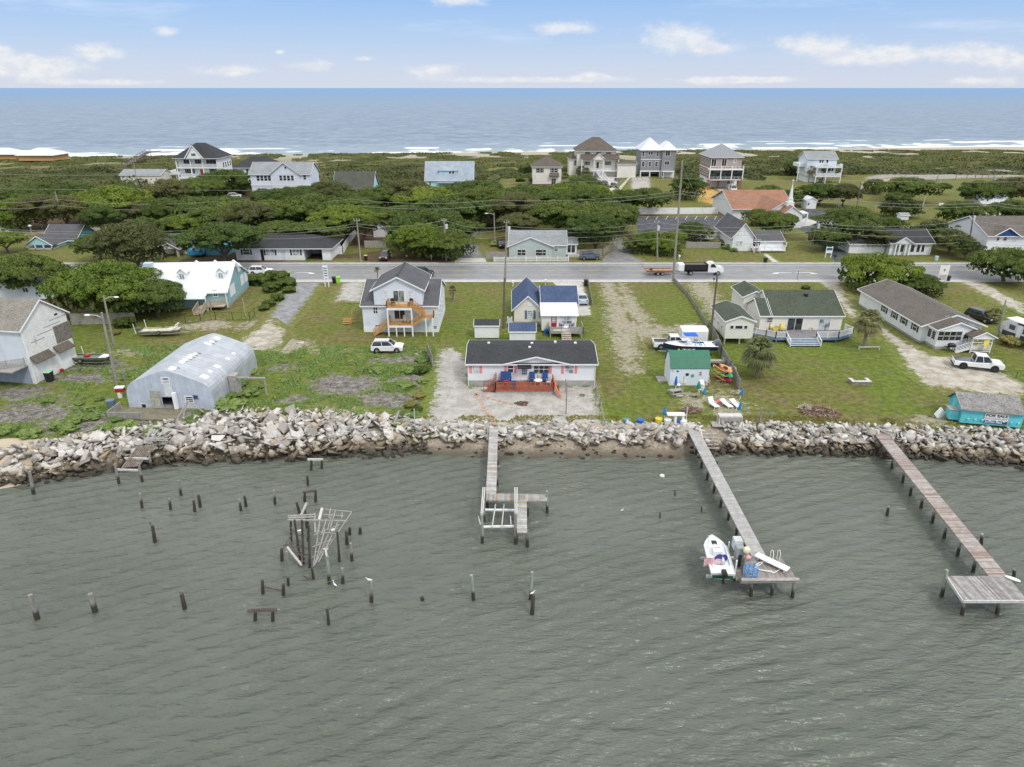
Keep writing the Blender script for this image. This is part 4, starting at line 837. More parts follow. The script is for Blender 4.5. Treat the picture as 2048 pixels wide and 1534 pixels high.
sheet('parking_lot', [(1600,418),(1690,420),(1760,452),(1720,462),(1640,452),(1660,480),(1715,524),(1672,526),(1615,470),(1592,455)], PARK, .06)
sheet('sand_yard', [(1400,378),(1440,374),(1482,384),(1480,408),(1440,412),(1395,402)], ORS, .06)
sheet('concrete_pad', [(1422,368),(1475,366),(1478,378),(1445,386),(1430,380)], CONCS, .08)
sheet('driveway', [(1436,412),(1472,408),(1482,436),(1462,436)], SANDT, .05)
sheet('bare_field', [(1730,360),(1790,350),(1900,346),(2048,344),(2048,358),(1850,364),(1740,374)], PALES, .06, .9)
sheet('bare_field', [(1720,368),(1800,360),(1830,366),(1760,376)], SANDF, .07, .7)
sheet('lane', [(-60,462),(60,460),(150,455),(200,452),(262,446),(270,452),(190,462),(60,470),(-60,476)], SANDF, .06, .7)
sheet('beach_sand', [(-60,905),(30,884),(44,890),(20,935),(-60,985)], softmat('pale beach sand', (.44, .36, .27), (.56, .48, .37), 0, 1, True), .06)
sheet('walkway', [(1526,508),(1534,508),(1560,526),(1548,527)], CONCS)
flat('church_apron', [(1580,448),(1612,436),(1636,445),(1620,452),(1590,455)], .10, CONC)
flat('driveway_apron', [(905,529),(975,529),(970,517),(915,517)], .12, CONC)
b = B()
for i in range(9):
    for (x0, y0) in ((1292+19.5*i, 440),): p = at(x0, y0); q = at(x0+5, y0-7); b.bar((p.x, p.y, .15), (q.x, q.y, .15), .14, .01)
for i in range(6): p = at(1640+3*i, 428+3.2*i); q = at(1690+4*i, 430+3.4*i); b.bar((p.x, p.y, .15), (q.x, q.y, .15), .12, .01)
b.make('parking_bay_lines', WHP, kind='structure')
# stepping stones
RB = M('red brown paver', (.42, .25, .17), .85, .2, 3, .2, 10); ST = [(310,788),(316,820),(360,850),(370,882),(382,910),(405,945),(418,975),(445,1013),(478,1040),(492,1077),(522,1100),(540,1145),(330,792),(405,808),(465,827),(525,848),(592,866),(660,884),(733,900)]
for i, (x, y) in enumerate(ST):
    p = at(900+x/6.024, 660+y/6.024); lab = 'square red brown stepping stone in the path %s' % ('to the pier' if i < 13 else 'to the fire pit')
    o = B().cbox((0, 0, 0), (.46, .42, .07)).make('stepping_stone', RB); o.location = (p.x, p.y, .1); o.rotation_euler = (0, 0, R_.uniform(-.3, .3)); tag(o, lab, 'paver', 'stepping stones '+('to the pier' if i < 13 else 'to the fire pit'))

# ------------------------------------------------ houses
class House:
    def __init__(s, name, label, cat, org, rot=0.0, group=None, z=None):
        s.o = Vector((org[0], org[1], (0.0 if z is None else z))); s.rot = rot; s.r = empty(name, s.o, rot, label, cat, group)
        s.Ri = Matrix.Rotation(-rot, 3, 'Z'); s.C = s.Ri @ (Vector((0, 0, CH))-s.o)
    def ray(s, px, py):
        x = (px-1024)/FP; y = -(py-767)/FP; return s.Ri @ Vector((x, cos(TH)+y*sin(TH), -sin(TH)+y*cos(TH)))
    def F(s, px, py, v=0.0): d = s.ray(px, py); t = (v-s.C.y)/d.y; return (s.C.x+d.x*t, s.C.z+d.z*t)      # (u, z) on plane y=v
    def S(s, px, py, u=0.0): d = s.ray(px, py); t = (u-s.C.x)/d.x; return (s.C.y+d.y*t, s.C.z+d.z*t)      # (v, z) on plane x=u
    def body(s, x0, x1, y0, y1, z0, z, rise, axis, wm, rm, over=.35, th=.14, trim=WHITE, name='wall', mid=.5, fascia=True):
        b = B()
        if axis == 'x': ym = y0+(y1-y0)*mid; b.prism([(y0, z0), (y1, z0), (y1, z), (ym, z+rise), (y0, z)], x0, x1, 'x'); A0, A1, P0, P1, Pm = x0-over*.8, x1+over*.8, y0, y1, ym
        else: xm = x0+(x1-x0)*mid; b.prism([(x0, z0), (x1, z0), (x1, z), (xm, z+rise), (x0, z)], y0, y1, 'y'); A0, A1, P0, P1, Pm = y0-over*.8, y1+over*.8, x0, x1, xm
        b.make(name, wm, s.r)
        if rise <= 0 and rm is None: return
        s0 = rise/(Pm-P0); s1 = rise/(P1-Pm); e0, e1 = P0-over, P1+over; g = .012
        za, zb, zc = z-over*s0+g, z+rise+g, z-over*s1+g
        b = B(); b.prism([(e0, za), (Pm, zb), (e1, zc), (e1, zc+th), (Pm, zb+th), (e0, za+th)], A0, A1, axis); s.roof = b.make('roof', rm, s.r)
        if fascia:
            b = B(); d = .05
            for a, c in ((A0-d, A0), (A1, A1+d)): b.prism([(e0-d, za-.05), (Pm, zb-.05), (e1+d, zc-.05), (e1+d, zc+th+.02), (Pm, zb+th+.02), (e0-d, za+th+.02)], a, c, axis)
            for e, zz, d2 in ((e0, za, -d), (e1, zc, d)):
                lo, hi = sorted((e, e+d2)); (b.box(A0, A1, lo, hi, zz-.05, zz+th-.01) if axis == 'x' else b.box(lo, hi, A0, A1, zz-.05, zz+th-.01))
            b.make('fascia', trim, s.r)
    def hip(s, x0, x1, y0, y1, z0, z, rise, wm, rm, over=.4, ridge=None, th=.12, trim=WHITE):
        if wm: B().box(x0, x1, y0, y1, z0, z).make('wall', wm, s.r)
        X0, X1, Y0, Y1 = x0-over, x1+over, y0-over, y1+over; w, d = X1-X0, Y1-Y0; k = min(w, d)/2
        if ridge is not None: k = ridge
        if w >= d: r0, r1 = (X0+k, (Y0+Y1)/2), (X1-k, (Y0+Y1)/2)
        else: r0, r1 = ((X0+X1)/2, Y0+k), ((X0+X1)/2, Y1-k)
        g = .012; zt = z+g+th
        vs = [(X0, Y0, z+g), (X1, Y0, z+g), (X1, Y1, z+g), (X0, Y1, z+g), (X0, Y0, zt), (X1, Y0, zt), (X1, Y1, zt), (X0, Y1, zt), (*r0, zt+rise), (*r1, zt+rise)]
        top = [(4, 5, 9, 8), (5, 6, 9), (6, 7, 8, 9), (7, 4, 8)] if w >= d else [(4, 5, 8), (5, 6, 9, 8), (6, 7, 9), (7, 4, 8, 9)]
        s.roof = B().add(vs, [(3, 2, 1, 0), (0, 1, 5, 4), (1, 2, 6, 5), (2, 3, 7, 6), (3, 0, 4, 7)]+top).make('roof', rm, s.r)
        b = B(); q = .04; b.box(X0-q, X1+q, Y0-q, Y0, z-.03, zt-.02); b.box(X0-q, X1+q, Y1, Y1+q, z-.03, zt-.02); b.box(X0-q, X0, Y0, Y1, z-.03, zt-.02); b.box(X1, X1+q, Y0, Y1, z-.03, zt-.02); b.make('fascia', trim, s.r)
    def box(s, name, x0, x1, y0, y1, z0, z1, m, parent=None): return B().box(x0, x1, y0, y1, z0, z1).make(name, m, parent or s.r)
    def opening(s, fr, a0, z0, a1, z1, pl, pane, mun=(1, 2), frame=WHITE, name='window', fw=.09, out=-1, dep=.05):
        """fr: 'F' front/back plane y=pl, 'S' side plane x=pl; out: direction sign of the outside"""
        if a1 < a0: a0, a1 = a1, a0
        if z1 < z0: z0, z1 = z1, z0
        b = B(); lo, hi = sorted((pl+out*.004, pl+out*dep)); f = (lambda p, q, r, t_: b.box(p, q, lo, hi, r, t_)) if fr == 'F' else (lambda p, q, r, t_: b.box(lo, hi, p, q, r, t_))
        f(a0-fw, a0, z0-fw, z1+fw); f(a1, a1+fw, z0-fw, z1+fw); f(a0, a1, z1, z1+fw); f(a0, a1, z0-fw, z0)
        mw = .025 if (mun[0] > 2 or mun[1] > 2) else .035
        for i in range(1, mun[0]): x = a0+(a1-a0)*i/mun[0]; f(x-mw, x+mw, z0, z1)
        for j in range(1, mun[1]):
            zz = z0+(z1-z0)*j/mun[1]
            for i in range(mun[0]): f(a0+(a1-a0)*i/mun[0]+mw, a0+(a1-a0)*(i+1)/mun[0]-mw, zz-mw, zz+mw)
        o = b.make(name, frame, s.r); c0 = pl+out*.003; c1 = pl+out*.02
        bb = B(); lo2, hi2 = sorted((c0, c1)); (bb.box(a0, a1, lo2, hi2, z0, z1) if fr == 'F' else bb.box(lo2, hi2, a0, a1, z0, z1)); bb.make('pane', pane, o); return o
    def wf(s, x0, y0, x1, y1, v=0.0, pane=None, mun=(1, 2), T=None, shut=None, **k):
        if T: x0, y0 = T[0]+x0/T[2], T[1]+y0/T[2]; x1, y1 = T[0]+x1/T[2], T[1]+y1/T[2]
        ym = (y0+y1)/2; xm = (x0+x1)/2; u0 = s.F(x0, ym, v)[0]; u1 = s.F(x1, ym, v)[0]; za = s.F(xm, y0, v)[1]; zb = s.F(xm, y1, v)[1]
        o = s.opening('F', u0, zb, u1, za, v, pane or GLASS, mun, **k)
        if shut:
            wd = shut[1] if len(shut) > 1 else .32
            for a in (u0-.12-wd, u1+.12): B().box(a, a+wd, v-.045, v-.004, zb-.05, za+.05).make('shutter', shut[0], s.r)
        return o
    def rail(s, pts, h, m, top=.09, gap=.14, name='railing', post=1.6, bal=.035, parent=None, both=True):
        b = B(); pts = [Vector(p) for p in pts]
        for p, q in zip(pts[:-1], pts[1:]):
            L = (q-p).length; U = Vector((0, 0, h)); b.bar(p+U, q+U, top, .05); b.bar(p+Vector((0, 0, .1)), q+Vector((0, 0, .1)), top*.6, .05)
            n = max(1, int(L/gap))
            for i in range(1, n): c = p+(q-p)*i/n; b.bar(c+Vector((0, 0, .12)), c+U*.97, bal, bal, (1, 0, 0))
            n = max(1, round(L/post))
            for i in range(n+1): c = p+(q-p)*i/n; b.bar(c-Vector((0, 0, .1)), c+U*1.08, .1, .1, (1, 0, 0))
        return b.make(name, m, parent or s.r)
    def stairs(s, a, c, wdt, m, n=8, side=None, railm=None, solid=False):
        """a: top centre, c: bottom centre"""
        a, c = Vector(a), Vector(c); d = c-a; h = Vector((d.x, d.y, 0)); L = h.length; h.normalize(); sd = Vector((-h.y, h.x, 0)); b = B()
        for i in range(n):
            p = a+d*(i+.5)/n; b.bar(p-sd*wdt/2, p+sd*wdt/2, L/n*1.02, .05)
        for k in (-1, 1): b.bar(a+sd*k*wdt/2-Vector((0, 0, .12)), c+sd*k*wdt/2-Vector((0, 0, .05)), .05, .26)
        b.make('stairs', m, s.r)
        if railm: 
            for k in (-1, 1): s.rail([a+sd*k*wdt/2, c+sd*k*wdt/2], .9, railm, gap=.2, post=1.4, name='stair_rail')
    def posts(s, lst, z0, z1, m, w=.14, name='post'):
        for (x, y) in lst: B().box(x-w/2, x+w/2, y-w/2, y+w/2, z0, z1).make(name, m, s.r)
SHBL = shingle('black shingles', (.045, .048, .052), .12); SHGY = shingle('dark grey shingles', (.10, .10, .108)); SHLG = shingle('light grey shingles', (.26, .275, .29)); SHBU = shingle('blue shingles', (.06, .088, .165)); SHGN = shingle('dark green shingles', (.07, .082, .06)); SHBR = shingle('grey brown shingles', (.13, .115, .10)); SHTN = shingle('weathered tan shingles', (.24, .225, .195)); SHRD = shingle('red brown shingles', (.30, .155, .10)); SHDB = shingle('dark brown shingles', (.12, .10, .085))
METW = M('white metal roofing', (.66, .68, .71), .35, .03, stripe=('x', .4, .12)); METG = M('green metal roofing', (.035, .16, .10), .4, .08, stripe=('x', .23, .35)); METGY = M('grey metal roofing', (.23, .24, .26), .4, .06, stripe=('y', .45, .3)); METB = M('silver barn roofing', (.62, .65, .68), .4, .05, stripe=('x', .5, .15))
SW = siding('white siding', (.76, .77, .79)); SC = siding('cream siding', (.74, .71, .64)); SCW = siding('pale cream siding', (.74, .72, .66)); SBG = siding('pale blue grey siding', (.62, .67, .75)); SGW = siding('cool white siding', (.68, .73, .80)); STL = siding('teal siding', (.27, .45, .49)); SAQ = siding('aqua siding', (.42, .70, .78)); STQ = siding('turquoise siding', (.14, .47, .60)); SGR = siding('grey shingle siding', (.25, .255, .27)); SGG = siding('grey green siding', (.47, .53, .53)); SBR = siding('brown cedar siding', (.30, .20, .15)); SWTH = M('weathered white boards', (.70, .70, .68), .8, .08, 1.2, .15, 5, stripe=('z', .16, .25), stain=((.30, .28, .26), .7, .60, .8))
BLOCK = M('grey block', (.34, .34, .32), .9, .18, 1.5, .3, 9); ORW = M('orange stained deck wood', (.50, .27, .09), .7, .15, 2, .15, 10); RDW = M('red stained deck wood', (.32, .10, .06), .7, .2, 2, .2, 10); BLSH = M('black shutter', (.03, .032, .035), .6); PNK = M('salmon pink shutter', (.78, .25, .25), .6); BLUSH = M('slate blue shutter', (.12, .17, .27), .6)
REDP = M('red paint', (.35, .02, .025), .5); NAVY = M('navy paint', (.02, .06, .2), .6); DARK = M('dark opening', (.012, .012, .013), .9); TANW = M('tan deck timber', (.45, .38, .29), .85, .15, 2, .2, 12); BLK = M('black plastic', (.02, .02, .022), .45); LIME = M('lime green plastic', (.32, .62, .06), .5)
# mobile home with the red deck
h = House('mobile_home', 'low white mobile home with a black roof, pink shutters and a red deck', 'house', (-5.6, 79.9))
W_ = 16.15; T5 = (900, 660, 6.024)
h.box('foundation', 0, W_, .02, 8.2, 0, .78, BLOCK); h.body(0, W_, 0, 8.2, .78, 3.08, .92, 'x', SW, SHBL, .32)
gx = (h.F(1012, 727)[0], h.F(1135, 727)[0], h.F(1072, 727)[0]); za, zb = 3.12, 4.1
b = B(); b.prism([(gx[0], 3.0), (gx[1], 3.0), (gx[2], zb-.08)], -.06, .3, 'y'); b.make('front_gable', SW, h.r)
b = B(); b.add([(gx[0]-.4, -.38, za), (gx[2], -.38, zb+.06), (gx[1]+.4, -.38, za), (gx[2], 4.05, zb+.06), (gx[0]-.4, .35, za+.1), (gx[1]+.4, .35, za+.1)], [(0, 1, 3, 4), (1, 2, 5, 3)]); b.make('roof', SHBL, h.r)
b = B(); b.bar((gx[0]-.4, -.42, za-.03), (gx[2], -.42, zb), .06, .16); b.bar((gx[2], -.42, zb), (gx[1]+.4, -.42, za-.03), .06, .16); b.make('fascia', WHITE, h.r)
for q, p in (((275,418,343,515), GLASSL), ((697,418,760,512), GLASS), ((1383,420,1490,520), GLASSL)): h.wf(*q, T=T5, pane=p, shut=(PNK, .33))
o = h.wf(1012, 418, 1190, 525, T=T5, mun=(3, 2)); u = h.F(900+1212/6.024, 738)[0]; B().box(u-.2, u+.16, -.05, -.004, 1.75, 3.05).make('shutter', PNK, h.r)
h.wf(862, 445, 930, 592, T=T5, pane=WHITE, mun=(1, 1), name='door'); h.wf(868, 448, 925, 535, v=-.03, T=T5, pane=NAVY, mun=(3, 3), fw=.03, name='door_glass')
a0 = h.F(900+812/6.024, 732)[0]; a1 = h.F(900+980/6.024, 732)[0]; b = B(); b.add([(a0, -.01, 3.22), (a1, -.01, 3.22), (a1, -.95, 2.85), (a0, -.95, 2.85), (a0, -.95, 2.75), (a1, -.95, 2.75), (a0, -.01, 3.1), (a1, -.01, 3.1)], [(0, 1, 2, 3), (3, 2, 5, 4), (0, 3, 4, 6), (1, 7, 5, 2), (4, 5, 7, 6)]); b.make('awning', BLK, h.r)
for (px, py, v, zz) in ((467,157,4.9,4.05),(987,162,4.8,4.05),(960,200,3.4,4.0),(1268,137,5.6,3.95),(1510,160,4.9,4.05)): u = h.F(900+px/6.024, 660+py/6.024, v)[0]; B().box(u-.16, u+.16, v-.16, v+.16, 3.6, zz+.12).make('roof_vent', PVC, h.r)
b = B()
for u in (.04, W_-.04): b.tube([(u, -.06, .1), (u, -.06, 3.0)], .05, 6)
b.make('downspout', WHITE, h.r)
def FX(px, py, v): return h.F(900+px/6.024, 660+py/6.024, v)[0]
d0, d1, dyf = FX(548, 660, -2.5), FX(1252, 660, -2.5), -2.55
h.box('deck_skirt', d0+.05, d1-.05, dyf+.08, -.03, 0, .38, BLOCK); h.box('deck_floor', d0, d1, dyf, -.02, .40, .62, RDW)
h.rail([(d0, -.1, .62), (d0, dyf+.05, .62), (d1, dyf+.05, .62), (d1, -.1, .62)], .95, RDW, gap=.12, bal=.045)
h.stairs((d0-.05, -1.5, .6), (d0-1.5, -1.5, .1), 1.1, RDW, 4, railm=RDW)
h.box('porch_post', d0-.05, d0+.07, -.35, -.23, .6, 2.0, RDW)

# two storey house with the orange decks
h = House('two_storey_house', 'tall pale blue two storey house with grey roofs and orange wooden decks', 'house', (-23.05, 100.9)); T6 = (700, 520, 9.023)
XR = h.F(876.2, 640)[0]; gl, gr = h.F(748.2, 600)[0], h.F(845.2, 600)[0]; gm = (gl+gr)/2
h.body(0, XR, 0, 11.5, 0, 4.3, 2.5, 'x', SGW, SHGY, .3)
h.body(gl, gr, -.06, 8.8, 4.2, h.F(795, 577.5)[1]-.1, h.F(793.7, 553.2)[1]-h.F(795, 577.5)[1], 'y', SGW, SHGY, .45, name='upper_wall')
B().box(gm-.12, gm+.12, -.2, 9, h.F(793.7, 553)[1]+.17, h.F(793.7, 553)[1]+.24).make('ridge_cap', BLK, h.r)
h.wf(785,555,975,745, -.06, GLASSG, (2,1), T6, name='sliding_door'); h.wf(805,905,990,1065, 0, GLASS, (2,1), T6, name='sliding_door')
for q in ((605,550,690,690),(1055,550,1145,690)): h.wf(*q, -.06, M('white blinds', (.62,.64,.66), .6), (1,2), T6)
h.wf(425,850,495,960, 0, GLASS, (2,2), T6); h.wf(460,1168,535,1215, 0, GLASS, (2,2), T6)
h.box('foundation', -.03, XR+.03, -.03, 11.4, 0, .9, WHITE)
for k in range(4): h.opening('S', 1.6+2.4*k, 1.8, 2.4+2.4*k, 3.2, XR, GLASSL, (1, 2), out=1)
dv = -2.0; ua, ub = h.F(773.5, 616, dv)[0], h.F(823, 616, dv)[0]; zu, zl = h.F(800, 615.5, dv)[1], h.F(800, 650.5, dv)[1]
for nm, zz in (('upper_deck', zu), ('lower_deck', zl)):
    h.box(nm, ua, ub, dv, -.08, zz-.12, zz, ORW); h.box('deck_beam', ua-.04, ub+.04, dv-.06, dv-.004, zz-.38, zz-.05, WHITE)
    h.rail([(ua, -.1, zz), (ua, dv+.05, zz), (ub-.05, dv+.05, zz)], .95, ORW, gap=.16, bal=.03)
h.posts([(ua+.05, dv-.02), (ub-.03, dv-.02)], 0, zu-.3, WHITE, .2); h.posts([(ua+(ub-ua)*.33, dv-.02), (ua+(ub-ua)*.65, dv-.02)], 0, zl-.3, WHITE, .16)
l0, l1 = ub+1.75, ub+3.25; zm = (zu+zl)/2-.1; h.box('stair_landing', l0, l1, dv, dv+1.2, zm-.15, zm, ORW); h.rail([(l0+.1, dv+.05, zm), (l1, dv+.05, zm), (l1, dv+1.2, zm)], .95, ORW, gap=.16, bal=.03)
h.posts([(l0+.3, dv), (l1-.15, dv)], 0, zm-.15, WHITE, .16)
h.stairs((ub, dv+.9, zu), (l0, dv+.9, zm), .9, ORW, 7, railm=ORW); h.stairs((l0, dv+.35, zm), (ub, dv+.35, zl), .9, ORW, 7, railm=ORW); h.stairs((ua, dv+.7, zl), (ua-2.3, dv+.7, .1), .95, ORW, 9, railm=ORW)

# blue roofed cottage
h = House('blue_roof_cottage', 'cream cottage with blue shingle roofs and a white metal porch roof', 'house', (0.35, 104.5)); T3 = (1000, 540, 10.225)
w1 = h.F(1083, 640)[0]; ze = h.F(1030, 617)[1]; apx = h.F(1061, 591.8); XR = h.F(1153.5, 590, 2)[0]
h.body(0, w1, 0, 11, .5, ze-.05, apx[1]-ze, 'y', SC, SHBU, .4); h.box('foundation', .03, w1-.03, .03, 10.9, 0, .5, BLOCK)
h.body(w1+.02, XR, .25, 8.6, .4, 3.35, 1.75, 'x', SC, SHBU, .25); yp = -3.9
pl, pr = h.F(1083.6, 645, yp)[0], h.F(1152.6, 645, yp)[0]; zp = h.F(1120, 630, yp)[1]
h.box('porch_wall', pl, pr, yp, .2, .35, zp-.05, SCW); b = B(); b.prism([(yp-.35, zp), (.3, 3.62), (.3, 3.52), (yp-.35, zp-.1)], pl-.2, pr+.35, 'x'); b.make('porch_roof', METW, h.r)
h.wf(570,830,665,995, 0, GLASSL, (2,4), T3, shut=(BLUSH, .38)); h.wf(1045,950,1160,1190, yp, REDP, (1,1), T3, name='door'); h.wf(1068,955,1142,1072, yp-.02, GLASSL, (2,3), T3, name='door_glass', fw=.02); h.wf(1235,950,1470,1100, yp, GLASSL, (2,2), T3)
b = B(); u, z_ = h.F(1000+615/10.225, 540+695/10.225); b.tube([(u, -.05, z_), (u, -.005, z_)], .38, 14); b.make('round_vent', WHITE, h.r)
h.box('meter_box', h.F(1077, 640)[0], h.F(1081, 640)[0], -.18, -.004, 1.2, 2.2, BLOCK)
yd = -6.4; u0, u1 = h.F(1098.5, 665, yd)[0], h.F(1166, 665, yd)[0]; zd = .85; h.box('deck_floor', u0, u1, yd, yp-.02, zd-.14, zd, GREYW)
sa, sb = h.F(1123, 670, yd)[0], h.F(1141, 670, yd)[0]; h.rail([(u0, yp, zd), (u0, yd, zd), (sa, yd, zd)], .9, GREYW, gap=.12, bal=.08); h.rail([(sb, yd, zd), (u1, yd, zd), (u1, yp+.3, zd)], .9, GREYW, gap=.12, bal=.08)
h.stairs(((sa+sb)/2, yd, zd), ((sa+sb)/2, yd-2.0, .1), sb-sa, TANW, 5); h.posts([(u0+.2, yd+.1), (u1-.2, yd+.1)], 0, zd-.1, GREYW, .15)
b = B(); b.box(u0+.6, u0+2.6, yd-.05, yd-.01, zd+.35, zd+.55); b.make('deck_bunting', PVC, h.r)

# green roofed beach house: three bodies, one building
h = House('green_roof_house', 'cream house with dark green shingle roofs and a broad white railed deck', 'house', (36.9, 99.8)); T7 = (1400, 540, 6.4)
XR = h.F(1683.6, 645)[0]; xs_ = h.F(1549, 600)[0]; zE = h.F(1600, 630.5)[1]; XL = h.F(1519.5, 645)[0]
h.body(xs_, XR, 0, 9.6, .6, zE-.05, 2.55, 'x', SCW, SHGN, .25); h.body(XL, xs_-.2, .02, 6.4, .6, zE-.05, 1.7, 'x', SCW, SHGN, .25)
h.wf(858,610,928,665, 0, GLASS, (1,3), T7); h.wf(1118,618,1308,770, 0, GLASS, (2,1), T7, name='sliding_door'); h.wf(1520,628,1660,768, 0, GLASSL, (2,1), T7, name='sliding_door')
u, z_ = h.F(1400+1415/6.4, 540+760/6.4); b = B(); b.tube([(u+.3*cos(a*pi/6), -.05, z_+.3*sin(a*pi/6)) for a in range(13)], .04, 5, cap=False); b.make('wreath', TANW, h.r)
BLUB = M('blue deck board', (.16, .25, .38), .7, .15, 2, .15, 8); yd = -3.6; zd = .75; A0, A1 = h.F(1550, 683, yd)[0], h.F(1675, 683, yd)[0]; s0, s1 = h.F(1571, 683, yd)[0], h.F(1631, 683, yd)[0]
b = B(); b.prism([(XL-2.4, -1.0), (XL+.2, yd+.9), (A0, yd), (A1, yd), (XR+1.2, -1.6), (XR+.6, 0), (XL-.5, 0)], zd-.12, zd, 'z'); b.make('deck_floor', M('worn blue grey deck', (.2, .19, .2), .7, .2, 1.5, .2, 8), h.r)
b = B(); pts = [(XL-2.4, -1.0), (XL+.2, yd+.9), (A0, yd), (A1, yd), (XR+1.2, -1.6)]; [b.bar((*p, zd-.22), (*q, zd-.22), .06, .36) for p, q in zip(pts[:-1], pts[1:])]; b.make('deck_skirt_board', BLUB, h.r)
h.rail([(XL-2.4, -1.0, zd), (XL+.2, yd+.9, zd), (A0, yd, zd), (s0, yd, zd)], .9, WHITE, gap=.14, bal=.04); h.rail([(s1, yd, zd), (A1, yd, zd), (XR+1.2, -1.6, zd), (XR+.6, 0, zd)], .9, WHITE, gap=.14, bal=.04)
h.posts([(XL+1, yd+.5), (A0+.2, yd+.1), (A1-.2, yd+.1), (XR+.8, -1.6)], 0, zd-.2, BLUB, .15)
h.stairs(((s0+s1)/2, yd, zd), ((s0+s1)/2, yd-1.9, .1), s1-s0, M('blue grey step', (.36, .42, .5), .7, .15, 2), 5); h.rail([(s0, yd, zd), (s0, yd-1.9, .1)], .85, WHITE, gap=.3, name='stair_rail'); h.rail([(s1, yd, zd), (s1, yd-1.9, .1)], .85, WHITE, gap=.3, name='stair_rail')
b = B(); u, z_ = h.F(1612, 591, 3.6); b.box(u-.25, u+.25, 3.4, 3.9, z_-.3, z_+.3); b.make('roof_vent', BLK, h.r)
# its two raised outbuildings, joined cottages on posts
h = House('raised_cottage', 'small cream cottage on short posts with a green roof and three front windows', 'outbuilding', (0, 0)); yf = at(1449, 688.4)[1]; h.r.location = (0, 0, 0)
u0, u1 = h.F(1450, 666, yf)[0], h.F(1506, 666, yf)[0]; zb_ = h.F(1478, 677, yf)[1]; zt = h.F(1478, 643, yf)[1]; h.body(u0, u1, yf, yf+7.6, zb_, zt, h.F(1479, 633, yf)[1]-zt, 'y', SCW, SHGN, .25)
for q in ((388,712,428,753),(452,712,543,753),(565,712,605,753)): h.wf(*q, yf, GLASS, (1,1), T7)
h.posts([(u0+.1, yf+.1), (u0+2.3, yf+.1), (u1-.2, yf+.1), (u0+.1, yf+6)], 0, zb_, GREYW, .2)
for k in range(3): h.opening('S', yf+1.5+2.0*k, zb_+1.0, yf+1.9+2.0*k, zb_+1.4, u0, GLASS, (1, 1), out=-1)
h = House('raised_cottage', 'small plain cream cottage with a green roof, the one nearer the road', 'outbuilding', (0, 0)); yf = 106.2
u0, u1 = h.F(1486, 610, yf)[0], h.F(1531, 610, yf)[0]; zt = h.F(1508, 594, yf)[1]; h.body(u0, u1, yf, yf+6.0, .5, zt, h.F(1512, 583, yf)[1]-zt, 'y', SCW, SHGN, .25); h.posts([(u0+.1, yf+.1), (u1-.2, yf+.1)], 0, .5, GREYW, .2)

# long white house at the right
h = House('long_house', 'long low white house with a grey brown roof and an enclosed gabled porch', 'house', (60.75, 95.9)); T8 = (1840, 580, 8.524); T9 = (1600, 500, 4.261)
XR = h.F(1961, 665)[0]; zE = h.F(1845, 652)[1]+.12; h.body(0, XR, 0, 19.5, .3, zE, h.F(1909, 632)[1]-zE+.15, 'y', SW, SHBR, .5); h.box('foundation', .05, XR-.05, .05, 19.3, 0, .3, BLOCK)
for (a, c) in (((705,455),(742,525)),((785,508),(832,580)),((868,558),(912,615)),((955,618),(1005,700))):
    v0, za = h.S(1600+a[0]/4.261, 500+(a[1]+c[1])/2/4.261, 0)[0], h.S(1600+(a[0]+c[0])/2/4.261, 500+a[1]/4.261, 0)[1]; v1 = h.S(1600+c[0]/4.261, 500+(a[1]+c[1])/2/4.261, 0)[0]
    m0 = (v0+v1)/2; h.opening('S', m0-.5, 1.35, m0+.5, 2.45, 0, GLASS, (1, 2), out=-1)
    for q in (m0-.95, m0+.62): B().box(-.05, -.004, q, q+.33, 1.3, 2.5).make('shutter', BLSH, h.r)
yv = -2.7; p0, p1 = h.F(1873, 680, yv)[0], h.F(1937, 680, yv)[0]+.9; zP = h.F(1875, 660.5, yv)[1]+.05; h.body(p0, p1, yv, -.03, .45, zP, h.F(1927, 646, yv)[1]-zP, 'y', SW, SHDB, .3); h.box('foundation', p0+.05, p1-.05, yv+.05, -.05, 0, .45, BLOCK)
for i in range(4): h.wf(305+103*i, 708, 397+103*i, 858, yv, GLASS, (1,2), T8, fw=.07)
for i in range(2): h.opening('S', yv+.45+1.05*i, 1.3, yv+1.3+1.05*i, 2.5, p0, GLASS, (1, 1), out=-1)
ye = -4.3; e0, e1 = h.F(1943, 690, ye)[0], h.F(1984, 690, ye)[0]; zQ = h.F(1962, 675, ye)[1]; b = B(); b.prism([(e0-.3, zQ-.08), ((e0+e1)/2, zQ+.75), (e1+.3, zQ-.08), (e1+.3, zQ+.05), ((e0+e1)/2, zQ+.9), (e0-.3, zQ+.05)], ye-.35, yv+.6, 'y'); b.make('entry_roof', SHDB, h.r)
b = B(); b.prism([(e0, zQ-.05), ((e0+e1)/2, zQ+.68), (e1, zQ-.05)], ye-.2, ye-.1, 'y'); b.box(e0-.02, e1+.02, ye-.25, ye-.05, zQ-.2, zQ-.05); b.make('entry_gable', SW, h.r)
b = B(); b.bar((e0-.34, ye-.38, zQ-.02), ((e0+e1)/2, ye-.38, zQ+.84), .06, .16); b.bar(((e0+e1)/2, ye-.38, zQ+.84), (e1+.34, ye-.38, zQ-.02), .06, .16); b.make('fascia', WHITE, h.r)
h.box('entry_floor', e0, e1, ye, yv, .7, .85, WHITE); h.posts([(e0+.07, ye+.05), (e1-.07, ye+.05)], 0, zQ-.1, WHITE, .13); h.posts([(e1-.07, yv-.1)], 0, zQ-.1, WHITE, .13)
